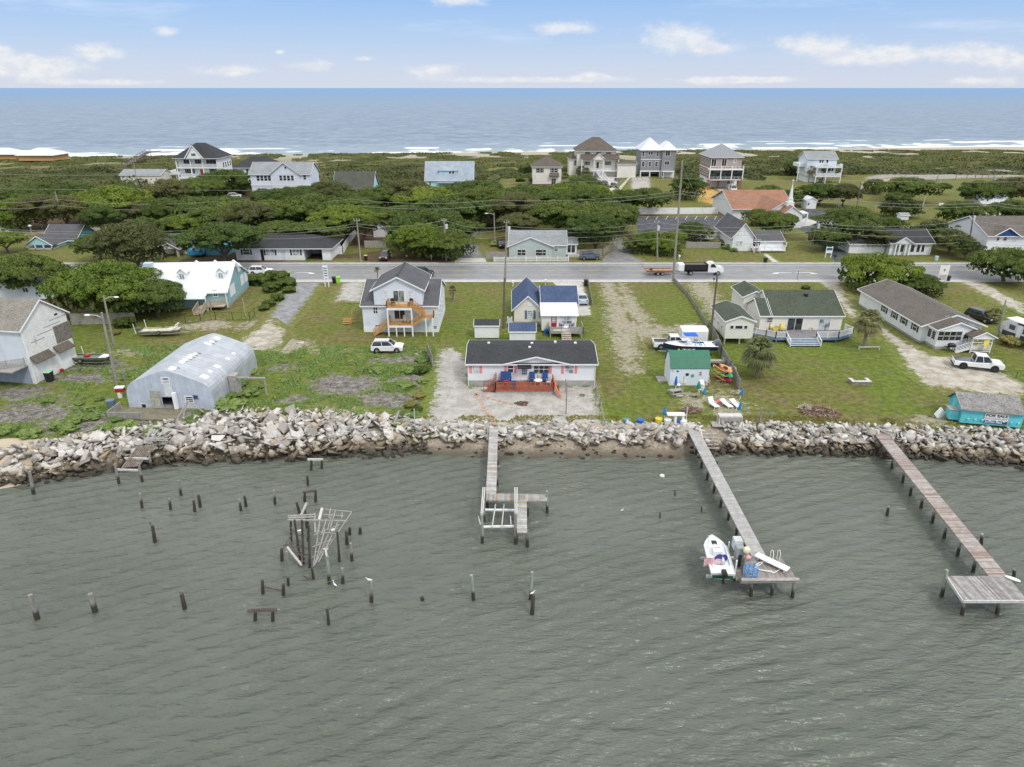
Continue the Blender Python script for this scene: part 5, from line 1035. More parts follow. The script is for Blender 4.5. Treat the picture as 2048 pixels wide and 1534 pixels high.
b = B(); [b.bar((e0, ye+.05, zz), (e1, ye+.05, zz), .05, .09) for zz in (1.1, 1.65)]; [b.bar((e1-.07, ye+.05, zz), (e1-.07, yv, zz), .05, .09) for zz in (1.1, 1.65)]; [b.bar((e0, ye-.02, zz), (e1, ye-.02, zz), .03, .12) for zz in (.3, .55)]; b.make('railing', WHITE, h.r)
h.stairs((e0+.05, (ye+yv)/2, .8), (e0-1.9, (ye+yv)/2, .1), 1.3, WHITE, 5, railm=WHITE); h.wf(730,760,820,880, yv-.02, GLASS, (1,1), T8, name='door')

# weathered grey house at the left edge
c0 = at(72, 768); h = House('weathered_house', 'large three storey house with peeling white boards, tan roof and two garage doors', 'house', (c0.x, c0.y), -.165); T1 = (0, 560, 6.392)
zE = h.F(44.6, 660)[1]; dp = h.S(152, 705)[0]; h.body(-16, 0, 0, dp, 0, zE, 2.7, 'x', SWTH, SHTN, .35)
B().box(-16, -.3, -.03, -.004, 0, zE-.1).make('front_siding', SGW, h.r)
B().box(-16, -.35, -.05, -.031, 0, 2.5).make('basement_wall', M('grey blue stucco', (.30, .34, .42), .8, .1), h.r)
def side(name, px0, px1, z0, z1, m, out=.04, T=T1): v0 = h.S(T[0]+px0[0]/T[2], T[1]+px0[1]/T[2])[0]; v1 = h.S(T[0]+px1[0]/T[2], T[1]+px1[1]/T[2])[0]; return v0, v1, B().box(.004, out, min(v0, v1), max(v0, v1), z0, z1).make(name, m, h.r)
v0, v1, _ = side('garage_door', (470,1200), (665,1130), .1, 2.6, WHITE); v2, v3, _ = side('garage_door', (770,1080), (915,1010), .1, 2.6, WHITE)
for a, c in ((v0, v1), (v2, v3)): b = B(); b.prism([(.005, 3.5), (.9, 2.75), (.9, 2.85), (.005, 3.62)], a-.4, c+.3, 'y'); b.make('garage_awning', SHDB, h.r)
side('bare_patch', (735,830), (950,780), 3.7, 6.1, M('bare rotten boards', (.17, .15, .13), .9, .4, 2, .5, 8), .02)
h.box('corner_trim', .003, .06, -.05, .2, 0, zE, WHITE); h.box('vent_hole', .004, .03, v2+1.2, v2+1.7, 7.4, 7.65, DARK)
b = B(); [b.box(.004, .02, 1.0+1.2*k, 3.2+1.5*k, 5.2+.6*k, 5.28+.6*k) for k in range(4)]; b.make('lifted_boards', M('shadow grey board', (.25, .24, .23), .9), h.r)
B().box(-7.2, -4.2, -1.5, -.06, 5.0, 5.12).make('upper_balcony', GREYW, h.r); h.rail([(-7.2, -.1, 5.1), (-7.2, -1.5, 5.1), (-4.2, -1.5, 5.1), (-4.2, -.1, 5.1)], .95, GREYW, gap=.14, bal=.04)
B().box(-14, -.3, -2.6, -.06, 2.5, 2.65).make('lower_balcony', GREYW, h.r); h.rail([(-14, -2.6, 2.65), (-3.4, -2.6, 2.65), (-.3, -.4, 2.65)], 1.0, GREYW, gap=.14, bal=.04)
h.posts([(-3.5, -2.5), (-7, -2.5)], 0, 2.5, GREYW, .18); h.posts([(-4.3, -1.4)], 2.6, 5.0, GREYW, .14)
for u in (-5.9, -4.4): h.opening('F', u-.4, 3.3, u+.4, 4.5, -.03, GLASSL, (1, 2))
h.opening('F', -6.6, 5.2, -4.8, 7.0, -.03, GLASSL, (2, 1), name='sliding_door')

# white metal roofed house
c0 = at(457.4, 615.5); h = House('metal_roof_house', 'teal house with a white metal roof, two dormers and a brick chimney', 'house', (c0.x, c0.y), 0); T2 = (320, 500, 7.314)
dp = h.S(498.4, 574.5)[0]; cb = at(498.4, 574.5); h.r.rotation_euler = (0, 0, atan2(-(cb.x-c0.x), cb.y-c0.y)); h = h
ang = atan2(-(cb.x-c0.x), cb.y-c0.y); h.rot = ang; h.Ri = Matrix.Rotation(-ang, 3, 'Z'); h.C = h.Ri @ (Vector((0, 0, CH))-h.o); dp = (Vector((cb.x, cb.y, 0))-h.o).length
zE = h.S(454.7, 578.6)[1]; L = 15.0; h.body(-L, 0, 0, dp, .5, zE-.1, 3.5, 'x', STL, METW, .4); h.box('foundation', -L+.03, -.03, .03, dp, 0, .5, BLOCK)
u0 = h.F(408.9, 591, -1.8)[0]; b = B(); b.prism([(-2.0, zE-.75), (.2, zE+.02), (.2, zE-.1), (-2.0, zE-.87)], -L-.2, u0, 'x'); b.make('porch_roof', METW, h.r)
for k, (xa, xb) in enumerate(((235,380),(810,950))):
    v = 2.7; ua, ub = h.F(320+xa/7.314, 545, v)[0], h.F(320+xb/7.314, 545, v)[0]; zs_ = zE+3.5*v/(dp/2)-.4
    b = B(); b.prism([(ua+.15, zs_), (ub-.15, zs_), (ub-.15, zs_+1.5), ((ua+ub)/2, zs_+2.2), (ua+.15, zs_+1.5)], v, v+2.2, 'y'); d_ = b.make('dormer', WHITE, h.r)
    b = B(); b.prism([(ua-.05, zs_+1.42), ((ua+ub)/2, zs_+2.25), (ub+.05, zs_+1.42), (ub+.05, zs_+1.5), ((ua+ub)/2, zs_+2.37), (ua-.05, zs_+1.5)], v-.2, v+3.2, 'y'); b.make('dormer_roof', METW, d_)
    h.opening('F', (ua+ub)/2-.35, zs_+.35, (ua+ub)/2+.35, zs_+1.4, v, GLASSL, (2, 3))
h.wf(780,592,835,675, 0, GLASS, (2,3), T2, fw=.14); b = B(); [b.tube([(u, -.45, zE-.15), (u, -.45, .6)], .05, 6) for u in (-.05,)]; b.make('downspout', WHITE, h.r)
for (a, c, zz) in (((1015,580),(1095,560),(1.3,3.2)),((1180,450),(1225,440),(1.5,3.3)),((1235,410),(1275,400),(1.5,3.3)),((1130,270),(1175,260),(4.2,5.6))):
    v0, v1 = h.S(320+a[0]/7.314, 500+a[1]/7.314)[0], h.S(320+c[0]/7.314, 500+c[1]/7.314)[0]; B().box(.004, .05, min(v0, v1), max(v0, v1), *zz).make('white_shutter_panel', WHITE, h.r)
B().box(-L+.2, -L+1.6, dp*.35, dp*.35+1.2, zE, zE+3.9).make('chimney', M('pale blue chimney', (.5, .6, .68), .8), h.r)
for px in (515, 790, 1060): u = h.F(320+px/7.314, 519, dp/2)[0]; b = B(); b.prism([(u-1.3, zE+2.6), (u, zE+3.8), (u+1.3, zE+2.6)], dp/2-.2, dp/2+.5, 'y'); b.make('back_gable_roof', METW, h.r)
h.box('deck_floor', u0-1.2, -.1, -2.0, -.02, .75, .9, TANW); h.rail([(u0+.2, -2.0, .9), (-2.2, -2.0, .9), (-.1, -.6, .9)], .95, TANW, gap=.13, bal=.06); h.stairs((u0-.6, -2.0, .85), (u0-.9, -4.1, .1), 1.3, TANW, 6, railm=TANW); h.posts([(u0+.3, -1.9), (-2.3, -1.9)], 0, .8, TANW, .14); h.posts([(-.12, -.05), (u0, -1.7)], 0, zE-.3, WHITE, .16)

# quonset style metal hut
c0 = at(432, 820); h = House('metal_hut', 'old arched corrugated metal hut with torn roof patches and an open doorway', 'hut', (c0.x, c0.y), -.035); T4 = (230, 640, 6.971)
Wq = 10.4; Lq = 13.2; m, t, b_ = bsdf('corrugated steel'); P = t.new('ShaderNodeTexCoord').outputs['Object']; sp = t.new('ShaderNodeSeparateXYZ', {0: P}); fr = t.math('FRACT', t.math('DIVIDE', sp.outputs[1], .62))
c = t.mix(t.step(t.noise(P, .7, 4, .65), .35, .7), (.38, .41, .45), (.50, .52, .55)); c = t.mix(t.math('MULTIPLY', t.step(fr, .0, .2, 1, 0), .35), c, (.26, .28, .31)); t.set(b_, 'Base Color', c); t.set(b_, 'Roughness', .45); t.set(b_, 'Metallic', .15); STEEL = m
STEELF = M('corrugated steel wall', (.47, .52, .60), .5, .1, .8, stripe=('x', .62, .35), coords='O', stain=((.3, .3, .32), 1.2, .55, .6))
arch = [(0, 0), (.08, 1.9), (.17, 2.4), (.36, 2.82), (.66, 3.18), (1.1, 3.48), (1.8, 3.78), (3.4, 4.42), (4.7, 4.86), (5.2, 4.94)]; arch += [(10.4-x, z) for x, z in arch[-2::-1]]
b = B()
ny_ = 43; vs = []; 
for j in range(ny_): yy = Lq*j/(ny_-1); k_ = .05 if j % 2 else 0; vs.append([(-Wq+(x-5.2)*(1+k_*.12)+5.2, yy, z*(1+k_*.12)+(.02 if j % 2 else 0)) for x, z in arch])
b2 = [q for r in vs for q in r]; n = len(arch); fs = [(j*n+i, j*n+i+1, (j+1)*n+i+1, (j+1)*n+i) for j in range(ny_-1) for i in range(n-1)]; B().add(b2, fs).make('arched_roof', STEEL, h.r)
def ff(px, py, v=0): return h.F(230+px/6.971, 640+py/6.971, v)
dx0, dx1, dz1 = ff(665,1150)[0], ff(850,1150)[0], ff(760,1075)[1]; fl_ = .25
outer = [(-Wq+x, z) for x, z in arch]; hole = [(dx0, fl_), (dx0, dz1), (dx1, dz1), (dx1, fl_)]
b = B(); left = [p for p in outer if p[0] <= dx0-.01]; right = [p for p in outer if p[0] >= dx1+.01]
ztop = lambda x: float(np.interp(x, [p[0] for p in outer], [p[1] for p in outer]))
b.prism([(-Wq, 0)]+left[1:]+[(dx0, ztop(dx0)), (dx0, 0)], .0, .06, 'y'); b.prism([(dx0, dz1), (dx0, ztop(dx0))]+[p for p in outer if dx0 < p[0] < dx1]+[(dx1, ztop(dx1)), (dx1, dz1)], 0, .06, 'y'); b.prism([(dx1, 0), (dx1, ztop(dx1))]+right, 0, .06, 'y'); b.make('front_wall', STEELF, h.r)
B().prism(outer, Lq-.1, Lq-.04, 'y').make('back_wall', STEELF, h.r); h.box('floor', -Wq+.2, -.2, .1, Lq-.2, 0, .22, GREYW)
h.wf(655,808,750,885, 0, GLASSL, (1,2), T4); h.wf(990,1070,1085,1140, 0, GLASS, (1,3), T4); h.wf(1095,1050,1155,1100, 0, NAVY, (1,1), T4, frame=GREYW, name='boarded_window'); h.wf(378,1170,438,1240, 0, BLK, (1,1), T4, fw=.02, name='hatch')
b = B(); z0 = .25; b.box(dx0-1.15, dx0-.08, -.28, -.2, .25, 2.5); b.make('open_door', M('mouldy door', (.36, .37, .30), .85, .3, 3, .3, 9), h.r); B().box(dx1-.05, dx1+.35, -.5, -.08, .25, 2.3).make('door_jamb', WHITE, h.r)
b = B(); u0, z1_ = ff(670, 895); u1 = ff(785, 895)[0]; b.box(u0, u1, -.03, -.004, dz1+.1, z1_); b.make('wall_patch', M('pale sheet patch', (.6, .63, .66), .6), h.r)
PT = M('white roof patch', (.74, .74, .70), .6, .1)
def roofz(x): return float(np.interp(x+Wq, [a[0] for a in arch], [a[1] for a in arch]))
for (yy, xx, lx, ly) in ((.9,-4.7,.7,.9),(3.0,-4.6,.6,.7),(3.8,-4.6,.6,.6),(4.6,-4.5,.6,.6),(5.3,-4.5,.6,.5),(5.9,-4.4,.4,.5),(9.6,-4.4,.9,.6),(10.4,-4.3,.6,.5),(11.8,-4.2,.8,.9),(1.5,-1.4,.9,.9),(3.1,-1.4,.5,.5),(4.8,-1.3,.8,.7),(7.6,-1.2,.5,.5),(9.4,-1.2,.5,.5)):
    s_ = (roofz(xx+.1)-roofz(xx-.1))/.2; B().cbox((xx, yy, roofz(xx)+.03), (lx, ly, .03), 0, 0, -atan2(s_, 1)).make('roof_patch', PT, h.r)
b = B(); [b.cbox((xx+.35, yy, roofz(xx+.35)+.035), (.4, .09, .02), 0, 0, .35) for yy, xx in ((1.4,-4.6),(3.4,-4.6),(4.2,-4.5),(5.0,-4.5),(5.6,-4.4),(10.0,-4.3),(10.8,-4.3),(12.3,-4.2),(6.4,-4.4))]; b.make('roof_tears', DARK, h.r)
h.box('side_lean_to', .05, 1.0, 4.2, 5.4, 0, 2.6, GREYW); h.box('roof_beam', 1.0, 4.6, 4.3, 4.5, 2.2, 2.4, GREYW); h.posts([(4.5, 4.4)], 0, 2.3, GREYW, .14)
MOSS = M('mossy deck boards', (.19, .17, .12), .9, .3, 2, .3, 10)
h.box('front_deck', -Wq-.8, -1.4, -3.1, -.02, .05, .2, MOSS); h.rail([(-Wq-.8, -.3, .2), (-Wq-.8, -3.1, .2), (-7.2, -3.1, .2)], .8, GREYW, gap=.12, bal=.08); h.box('lower_step', -5.0, -1.6, -3.9, -3.2, -.25, -.1, MOSS)
b = B(); b.bar((-1.6, -.9, .2), (-2.7, -2.6, .2), .1); b.bar((-2.7, -2.6, .1), (-2.3, -1.6, 1.9), .14); b.bar((-2.3, -1.6, 1.9), (-.9, -1.2, .3), .3, .05); b.bar((-2.3, -1.6, 1.9), (-3.1, -2.8, .3), .1); b.make('leaning_boards', GREYW, h.r)

# turquoise shack with the sign
c0 = at(1917.4, 848.6); c1 = at(2033.6, 859.2); a_ = atan2(c1.y-c0.y, c1.x-c0.x)
h = House('shack', 'turquoise board shack with a sagging grey roof and a sale sign', 'shack', (c0.x, c0.y), a_); TQ = M('turquoise boards', (.13, .55, .62), .75, .1, 1.5, .12, 8, stripe=('x', .2, .18), coords='O', stain=((.07, .36, .42), .8, .6, .5)); T10 = (1860, 760, 10.89)
Ls = (c1-c0).length+.3; ds = 4.0; hz = h.F(1860+700/10.89, 760+600/10.89)[1]
OLDR = M('old cracked roof felt', (.22, .21, .205), .9, .3, 1.2, .5, 6, stain=((.05, .05, .045), .7, .55, .6))
b = B(); b.prism([(0, .25), (ds, .25), (ds, hz-.5), (ds*.62, hz+.75), (0, hz)], 0, Ls, 'x'); b.make('wall', TQ, h.r)
b = B(); b.prism([(-.25, hz-.18), (ds*.62, hz+.78), (ds+.3, hz-.6), (ds+.3, hz-.48), (ds*.62, hz+.92), (-.25, hz-.04)], -.15, Ls+.1, 'x'); b.make('roof', OLDR, h.r)
b = B(); b.bar((-.2, -.28, hz-.12), (-.2, ds*.62, hz+.85), .12, .1); b.bar((-.2, ds*.62, hz+.85), (-.2, ds+.3, hz-.55), .12, .1); b.box(-.1, Ls, -.3, -.26, hz-.2, hz-.06); b.make('roof_edge_boards', GREYW, h.r)
b = B(); b.box(-1.0, -.03, .5, 1.7, .3, 1.4); b.make('counter_box', TQ, h.r); b = B(); b.box(-1.1, -.02, .45, 1.75, 1.45, 1.52); b.make('counter_lid', GREYW, h.r); B().cbox((-1.7, 1.2, .6), (1.3, .06, 1.1), .5, 0, .75).make('leaning_white_panel', PVC, h.r)
b = B(); b.box(-.02, -.004, 2.0, 2.9, .6, 2.2); b.make('side_door', M('lighter turquoise', (.16, .6, .68), .7), h.r)
s0, s1 = h.F(1860+1235/10.89, 820)[0], h.F(1860+1760/10.89, 820)[0]; zt = hz-.38; zb = zt-1.2
sg = empty('sale_sign', (0, 0, 0), 0, 'white and navy FOR SALE sign screwed to the turquoise shack', 'sign'); sg.location = h.o; sg.rotation_euler = (0, 0, a_)
B().box(s0-.06, s1+.06, -.05, -.01, zb-.06, zt+.06).make('sign_frame', TANW, sg); B().box(s0, s1, -.07, -.052, zb, zt).make('sign_board', PVC, sg); zn = zb+(zt-zb)*.3; B().box(s0, s1, -.076, -.071, zb, zn).make('phone_strip', NAVY, sg)
def text(body, x, y, z, size, mat, parent, rz=0, ext=.006, name='lettering', align='LEFT', bold=0.0, xs=1.0, rx=pi/2):
    cu = bpy.data.curves.new(name, 'FONT'); cu.body = body; cu.size = size; cu.extrude = ext; cu.offset = bold; cu.align_x = align
    o = bpy.data.objects.new(name, cu); COL.objects.link(o); bpy.context.view_layer.update(); dg = bpy.context.evaluated_depsgraph_get()
    me = bpy.data.meshes.new_from_object(o.evaluated_get(dg)); bpy.data.objects.remove(o); me.name = name; me.materials.clear(); me.materials.append(mat)
    o = link(name, me, parent); o.location = (x, y, z); o.rotation_euler = (rx, 0, rz); o.scale = (xs, 1, 1); return o
W2 = s1-s0; H2 = zt-zb; DKT = M('black lettering', (.02, .02, .05), .6)
text('FOR SALE', s0+W2*.5, -.08, zt-H2*.33, H2*.36, DKT, sg, align='CENTER', bold=.012, xs=1.18); text('WATERFRONT', s0+W2*.5, -.08, zt-H2*.60, H2*.25, M('grey red lettering', (.3, .2, .25), .6), sg, align='CENTER', xs=1.12); text('252-241-4822', s0+W2*.04, -.082, zb+H2*.05, H2*.26, PVC, sg, bold=.008, xs=1.0)
b = B(); [b.tube([(.7+.72*i, -.05, .75), (.9+.72*i, -.05, .95)], [.12, .03], 6) for i in range(9)]; b.make('fish_cutouts', M('pale turquoise cutout', (.25, .68, .75), .7), h.r)
# ------------------------------------------------ buildings across the road and by the dunes
def HH(name, label, px, py, cat='house', Y=None, rot=0, group=None):
    p = at(px, py); 
    if Y: p = Vector(((px-1024)/FP*(Y*cos(TH)+CH*sin(TH)), Y, 0))
    return House(name, label, cat, (p.x, p.y), rot, group)
def rows(h, lst, v, pane=None, mun=(1, 2), fw=.09, **k):
    for q in lst: h.wf(*q, v, pane, mun, fw=fw, **k)
def q4(x0, xs, ys): return [(x0[0]+a/4, x0[1]+ys[0]/4, x0[0]+b/4, x0[1]+ys[1]/4) for a, b in xs]
Z1, Z2, Z3, Z4 = (0, 260), (512, 260), (1024, 260), (1536, 260)
h = HH('ranch_house', 'long low white ranch house with a black roof, black shutters and a carport', 474, 520, Y=149.2); ze = h.F(560, 497)[1]; XR = h.F(661, 505)[0]
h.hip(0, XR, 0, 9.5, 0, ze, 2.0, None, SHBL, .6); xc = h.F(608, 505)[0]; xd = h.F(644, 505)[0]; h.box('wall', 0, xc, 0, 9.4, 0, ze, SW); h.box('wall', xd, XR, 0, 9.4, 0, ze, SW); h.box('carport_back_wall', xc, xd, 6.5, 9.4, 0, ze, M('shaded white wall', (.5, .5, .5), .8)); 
rows(h, q4(Z2, [(80,145),(290,348)], (955,1000)), 0, GLASSL, (2,2), shut=(BLSH,.35)); rows(h, [(486,497.5,499,509)], 0, GLASS, (1,2), shut=(BLSH,.35)); rows(h, [(563,500,571,518)], 0, M('pale blue door', (.55,.65,.72), .6), (1,1), name='door'); h.box('dark_door', h.F(521, 505)[0], h.F(527, 505)[0], -.03, -.004, 0, ze-.1, BLK)  # flat black panel on the front wall for the dark upright door
h = HH('small_shed', 'white gabled shed with two vents at the back of the vacant corner', 747.5, 474.5, 'shed'); w_ = h.F(770, 474)[0]; h.body(0, w_, 0, 4.2, 0, h.F(758, 455.5)[1], .7, 'y', SW, SHBL, .15); rows(h, [(752,456.3,757,457.6),(759,456.3,765,457.6)], 0, GLASS, (1,1), fw=.05)
h = HH('grey_cottage', 'grey green cottage with a front gable behind a white picket fence', 1018, 517, Y=151.8); XG = h.F(1104, 505)[0]; ze = h.F(1020, 492.5)[1]; h.body(0, XG, 0, 5, 0, ze, h.F(1060, 475)[1]-ze, 'y', SGG, SHLG, .4); XR = h.F(1133, 505)[0]; h.body(.1, XR, .9, 9.5, 0, ze+.15, 2.3, 'x', SGG, SHLG, .35)
rows(h, q4(Z3, [(44,74),(76,108)], (957,1003)), 0, GLASS, (1,2)); rows(h, q4(Z3, [(190,215),(218,244),(246,271)], (957,1003)), 0, GLASS, (1,2)); rows(h, q4(Z3, [(340,366)], (940,970)), .9, GLASSL, (1,1)); XW = h.F(1153.5, 503, 1.6)[0]; h.body(XR+.02, XW, 1.6, 7.5, .3, ze+.1, 1.0, 'x', SW, SHLG, .25); rows(h, q4(Z3, [(445,470),(476,504)], (920,980)), 1.6, GLASS, (1,1)); h.box('side_steps', XR+.3, XW+.5, .3, 1.55, 0, .45, CONC)
h = HH('gabled_cottage', 'white cottage with a broad grey front gable roof and a railed porch wing', 1463, 506, Y=158.5); XG = h.F(1521, 490)[0]; ze = h.F(1462, 474)[1]+.2; h.body(0, XG*.72, 0, 14, 0, ze, 2.9, 'y', SW, SHGY, .5); XR = h.F(1568, 490)[0]; h.body(XG*.6, XR, .8, 8, .5, h.F(1560, 481, .8)[1], 1.5, 'x', SW, SHGY, .4)
rows(h, q4(Z3, [(1793,1813),(1822,1843)], (890,925)), 0, GLASSL); xp = h.F(1515, 490, -1)[0]; h.box('porch_floor', xp, XR, -1.6, .75, .3, .5, WHITE); h.rail([(xp+1.5, -1.6, .5), (XR, -1.6, .5), (XR, .7, .5)], .8, WHITE, gap=.2); h.posts([(XR-.1, -1.5), (xp+1.5, -1.5)], .5, 2.4, WHITE, .15); rows(h, q4(Z3, [(1925,1950),(1955,1985)], (880,930)), .8, GLASS); h.stairs((xp-.3, 0, .8), (xp-.3, -2.2, .1), 1.4, M('brick steps', (.35,.25,.2), .9), 4, railm=WHITE)
h = HH('gazebo', 'small white gazebo with a dark hip roof beside the cottage ramp', 1412, 481, 'gazebo'); h.hip(-1.8, 1.8, -1.6, 1.6, 0, 2.6, .9, None, SHBR, .3); h.posts([(a, c) for a in (-1.7, 1.7) for c in (-1.5, 1.5)], 0, 2.6, WHITE, .15); h.box('floor', -1.8, 1.8, -1.6, 1.6, .7, .85, WHITE); h.rail([(-1.7, 1.5, .85), (-1.7, -1.5, .85), (1.7, -1.5, .85)], .8, WHITE, gap=.2); h.rail([(-1.9, -1.4, .85), (-6.5, -2.5, .1)], .8, WHITE, gap=.25, name='ramp_rail')
# church
h = HH('church', 'white chapel with a wide red brown roof, a small entry gable and a white steeple', 1562, 450, 'church', Y=187); sp_ = h.F(1586, 407)
h.body(-9.5, 7.5, 13, 34, 0, 3.2, 3.6, 'x', SW, SHRD, .8); h.body(-3.0, 5.0, 4.2, 20, 0, 3.3, 2.6, 'y', SW, SHRD, .5); XE = h.F(1604, 440)[0]; h.body(0, XE, 0, 4.2, 0, 3.6, 2.0, 'y', SW, SHRD, .3, mid=.45)
xs0 = h.F(1582, 400, 3)[0]; zt0 = 5.2; b = B(); b.box(xs0-.9, xs0+.9, 2.6, 4.4, 4.2, 6.4); b.box(xs0-.6, xs0+.6, 2.9, 4.1, 6.4, 7.4); b.make('steeple_base', WHITE, h.r); b = B(); zt1 = h.F(1586, 366, 3.5)[1]; b.tube([(xs0, 3.5, 7.4), (xs0, 3.5, zt1)], [.62, .05], 8); b.make('spire', WHITE, h.r)
B().box(xs0-.05, xs0+.05, 3.45, 3.55, zt1, zt1+1.1).box(xs0-.4, xs0+.4, 3.46, 3.54, zt1+.6, zt1+.75).make('steeple_cross', WHITE, h.r)
h.box('canopy_roof', 3.2, 8.8, 4.5, 8.5, 3.0, 3.2, WHITE); h.posts([(8.6, 4.7), (8.6, 8.3)], 0, 3.0, WHITE, .3); rows(h, [(1583,437,1590,449)], 0, M('chapel door', (.5,.5,.5), .6), (2,1), name='door')
h = HH('small_shed', 'small white gabled shed right behind the chapel canopy', 1612, 418, 'shed'); h.body(0, h.F(1631, 418)[0], 0, 4, 0, 2.6, .9, 'y', SW, METW, .2); rows(h, [(1615,405,1619,410)], 0)
# right side cottages
h = HH('porch_cottage', 'white cottage with a black roof and a small columned entry gable', 1777, 508, Y=154.5); XR = h.F(1862, 500)[0]; ze = h.F(1800, 485)[1]; h.body(0, XR, 0, 9, 0, ze, 2.2, 'x', SW, SHBL, .5); g0, g1 = h.F(1790, 495, -.6)[0], h.F(1823, 495, -.6)[0]; h.body(g0, g1, -.6, 3, ze-.15, ze, 1.2, 'y', SW, SHBL, .3, name='entry_gable'); h.posts([(g0+.3, -.4), ((g0+g1)/2-.7, -.4), ((g0+g1)/2+.7, -.4), (g1-.3, -.4)], 0, ze-.1, WHITE, .3)
rows(h, q4(Z4, [(1010,1038),(1048,1085),(1140,1170),(1190,1215),(1228,1250)], (920,975)), 0, GLASS, (1,1)); h.body(-8.5, -.3, 1.5, 7, 0, 2.1, 1.0, 'x', SW, SHBL, .3, name='side_wing')
h = HH('navy_gable_house', 'white house with a grey tan roof, a navy blue front gable and a wooden deck', 1965, 500, Y=152); ze = h.F(1990, 471)[1]; h.body(0, 26, 0, 15, 0, ze, 2.9, 'x', SW, SHBR, .5); g0, g1 = h.F(1987, 480, -.5)[0], h.F(2036, 480, -.5)[0]; h.body(g0, g1, -.5, 4, ze-.1, ze, 1.7, 'y', NAVY, SHBR, .4, name='navy_gable'); rows(h, q4(Z4, [(1885,1910),(1830,1850)], (855,885)), 0, GLASS, (1,1)); zd = .9; u0, u1 = h.F(1966, 490, -3)[0], h.F(2024, 490, -3)[0]; h.box('deck_floor', u0, u1, -3, -.05, zd-.15, zd, TANW); h.rail([(u0, -.1, zd), (u0, -3, zd), (u0+4.5, -3, zd)], .9, ORW, gap=.2); h.rail([(u0+6.3, -3, zd), (u1, -3, zd), (u1, -.1, zd)], .9, ORW, gap=.2); h.stairs((u0+5.4, -3, zd), (u0+5.4, -5, .1), 1.5, TANW, 5, railm=WHITE)
h = HH('kiosk', 'tiny white open kiosk at the near edge of the field', 1800, 447, 'kiosk'); h.body(0, h.F(1815, 447)[0], 0, 2.4, 1.0, 2.2, .5, 'x', SW, SHLG, .2); h.posts([(.1, .1), (1.5, .1)], 0, 1, WHITE, .1)
h = HH('long_shed', 'long low building with a white metal roof behind the far right oak', 1961, 418, 'building'); h.body(0, h.F(2018, 418)[0], 0, 8, 0, 1.9, 1.8, 'x', SCW, METW, .5); 
h = HH('flat_shed', 'low pale flat roofed building below the long white metal roof', 1962, 432, 'building'); h.body(0, 9, 0, 5, 0, 1.6, .4, 'x', SCW, METW, .4)
# turquoise gable cottage and its neighbours
h = HH('turquoise_cottage', 'turquoise cottage with a dark roof and a white arched porch under its gable', 55, 506, Y=160); XG = h.F(104, 495)[0]; ze = h.F(57, 490)[1]; h.body(0, XG, 2, 10, 0, ze, 1.9, 'y', SAQ, SHGY, .4); h.body(0, h.F(162, 480, 8)[0], 6, 15, 0, ze, 2.8, 'x', STQ, SHGY, .4); b = B(); b.prism([(0, ze), (XG/2, ze+1.85), (XG, ze)], 0, .15, 'y'); b.make('porch_gable', SAQ, h.r); h.posts([(.1, .1), (XG*.33, .1), (XG*.66, .1), (XG-.1, .1)], 0, ze, WHITE, .2); h.box('porch_floor', 0, XG, 0, 2, 0, .3, CONC); b = B(); b.prism([(-.4, ze-.15), (XG/2, ze+1.95), (XG+.4, ze-.15), (XG+.4, ze), (XG/2, ze+2.1), (-.4, ze)], -.3, 2.2, 'y'); b.make('porch_roof', SHGY, h.r); b = B(); b.bar((-.45, -.34, ze-.1), (XG/2, -.34, ze+2.05), .07, .2); b.bar((XG/2, -.34, ze+2.05), (XG+.45, -.34, ze-.1), .07, .2); b.make('fascia', WHITE, h.r)
h = HH('gabled_carport', 'small cream gabled carport with tan posts and a dark roof', 323, 517, 'carport', Y=152); XG = h.F(356, 500)[0]; ze = h.F(330, 497)[1]; h.posts([(.2, .2), (XG-.2, .2), (XG*.5, 3)], 0, ze, TANW, .5); h.body(0, XG, 0, 5, ze-.1, ze, 1.2, 'y', SCW, SHGY, .4, name='gable'); h.body(-3, XG+8, 3.5, 11, 0, ze, 1.8, 'x', SC, SHGY, .4)
h = HH('blue_porch_house', 'bright blue little porch house half hidden by the wide flat oak', 381, 511, Y=152.5); XG = h.F(405, 500)[0]; h.body(0, XG, 0, 6, .6, 3.0, .9, 'x', STQ, SHGY, .3); rows(h, [(383,492,389,498),(392,492,399,498)], 0, GLASSL); b = B(); b.box(0, XG, -.9, -.02, .6, 1.5); b.make('porch_wall', M('bright blue panel', (.03,.27,.55), .6), h.r); h.box('side_wing', XG, XG+5, 1.5, 6, 0, 2.4, STQ)
h = HH('hidden_house', 'pale grey blue house mostly hidden behind the dark oak at the left edge', -40, 598, Y=119); h.body(0, 13, 0, 8, 0, 2.9, 1.6, 'x', SGW, SHLG, .3); rows(h, [(46,576,56,584)], 0, GLASS, (2,1))
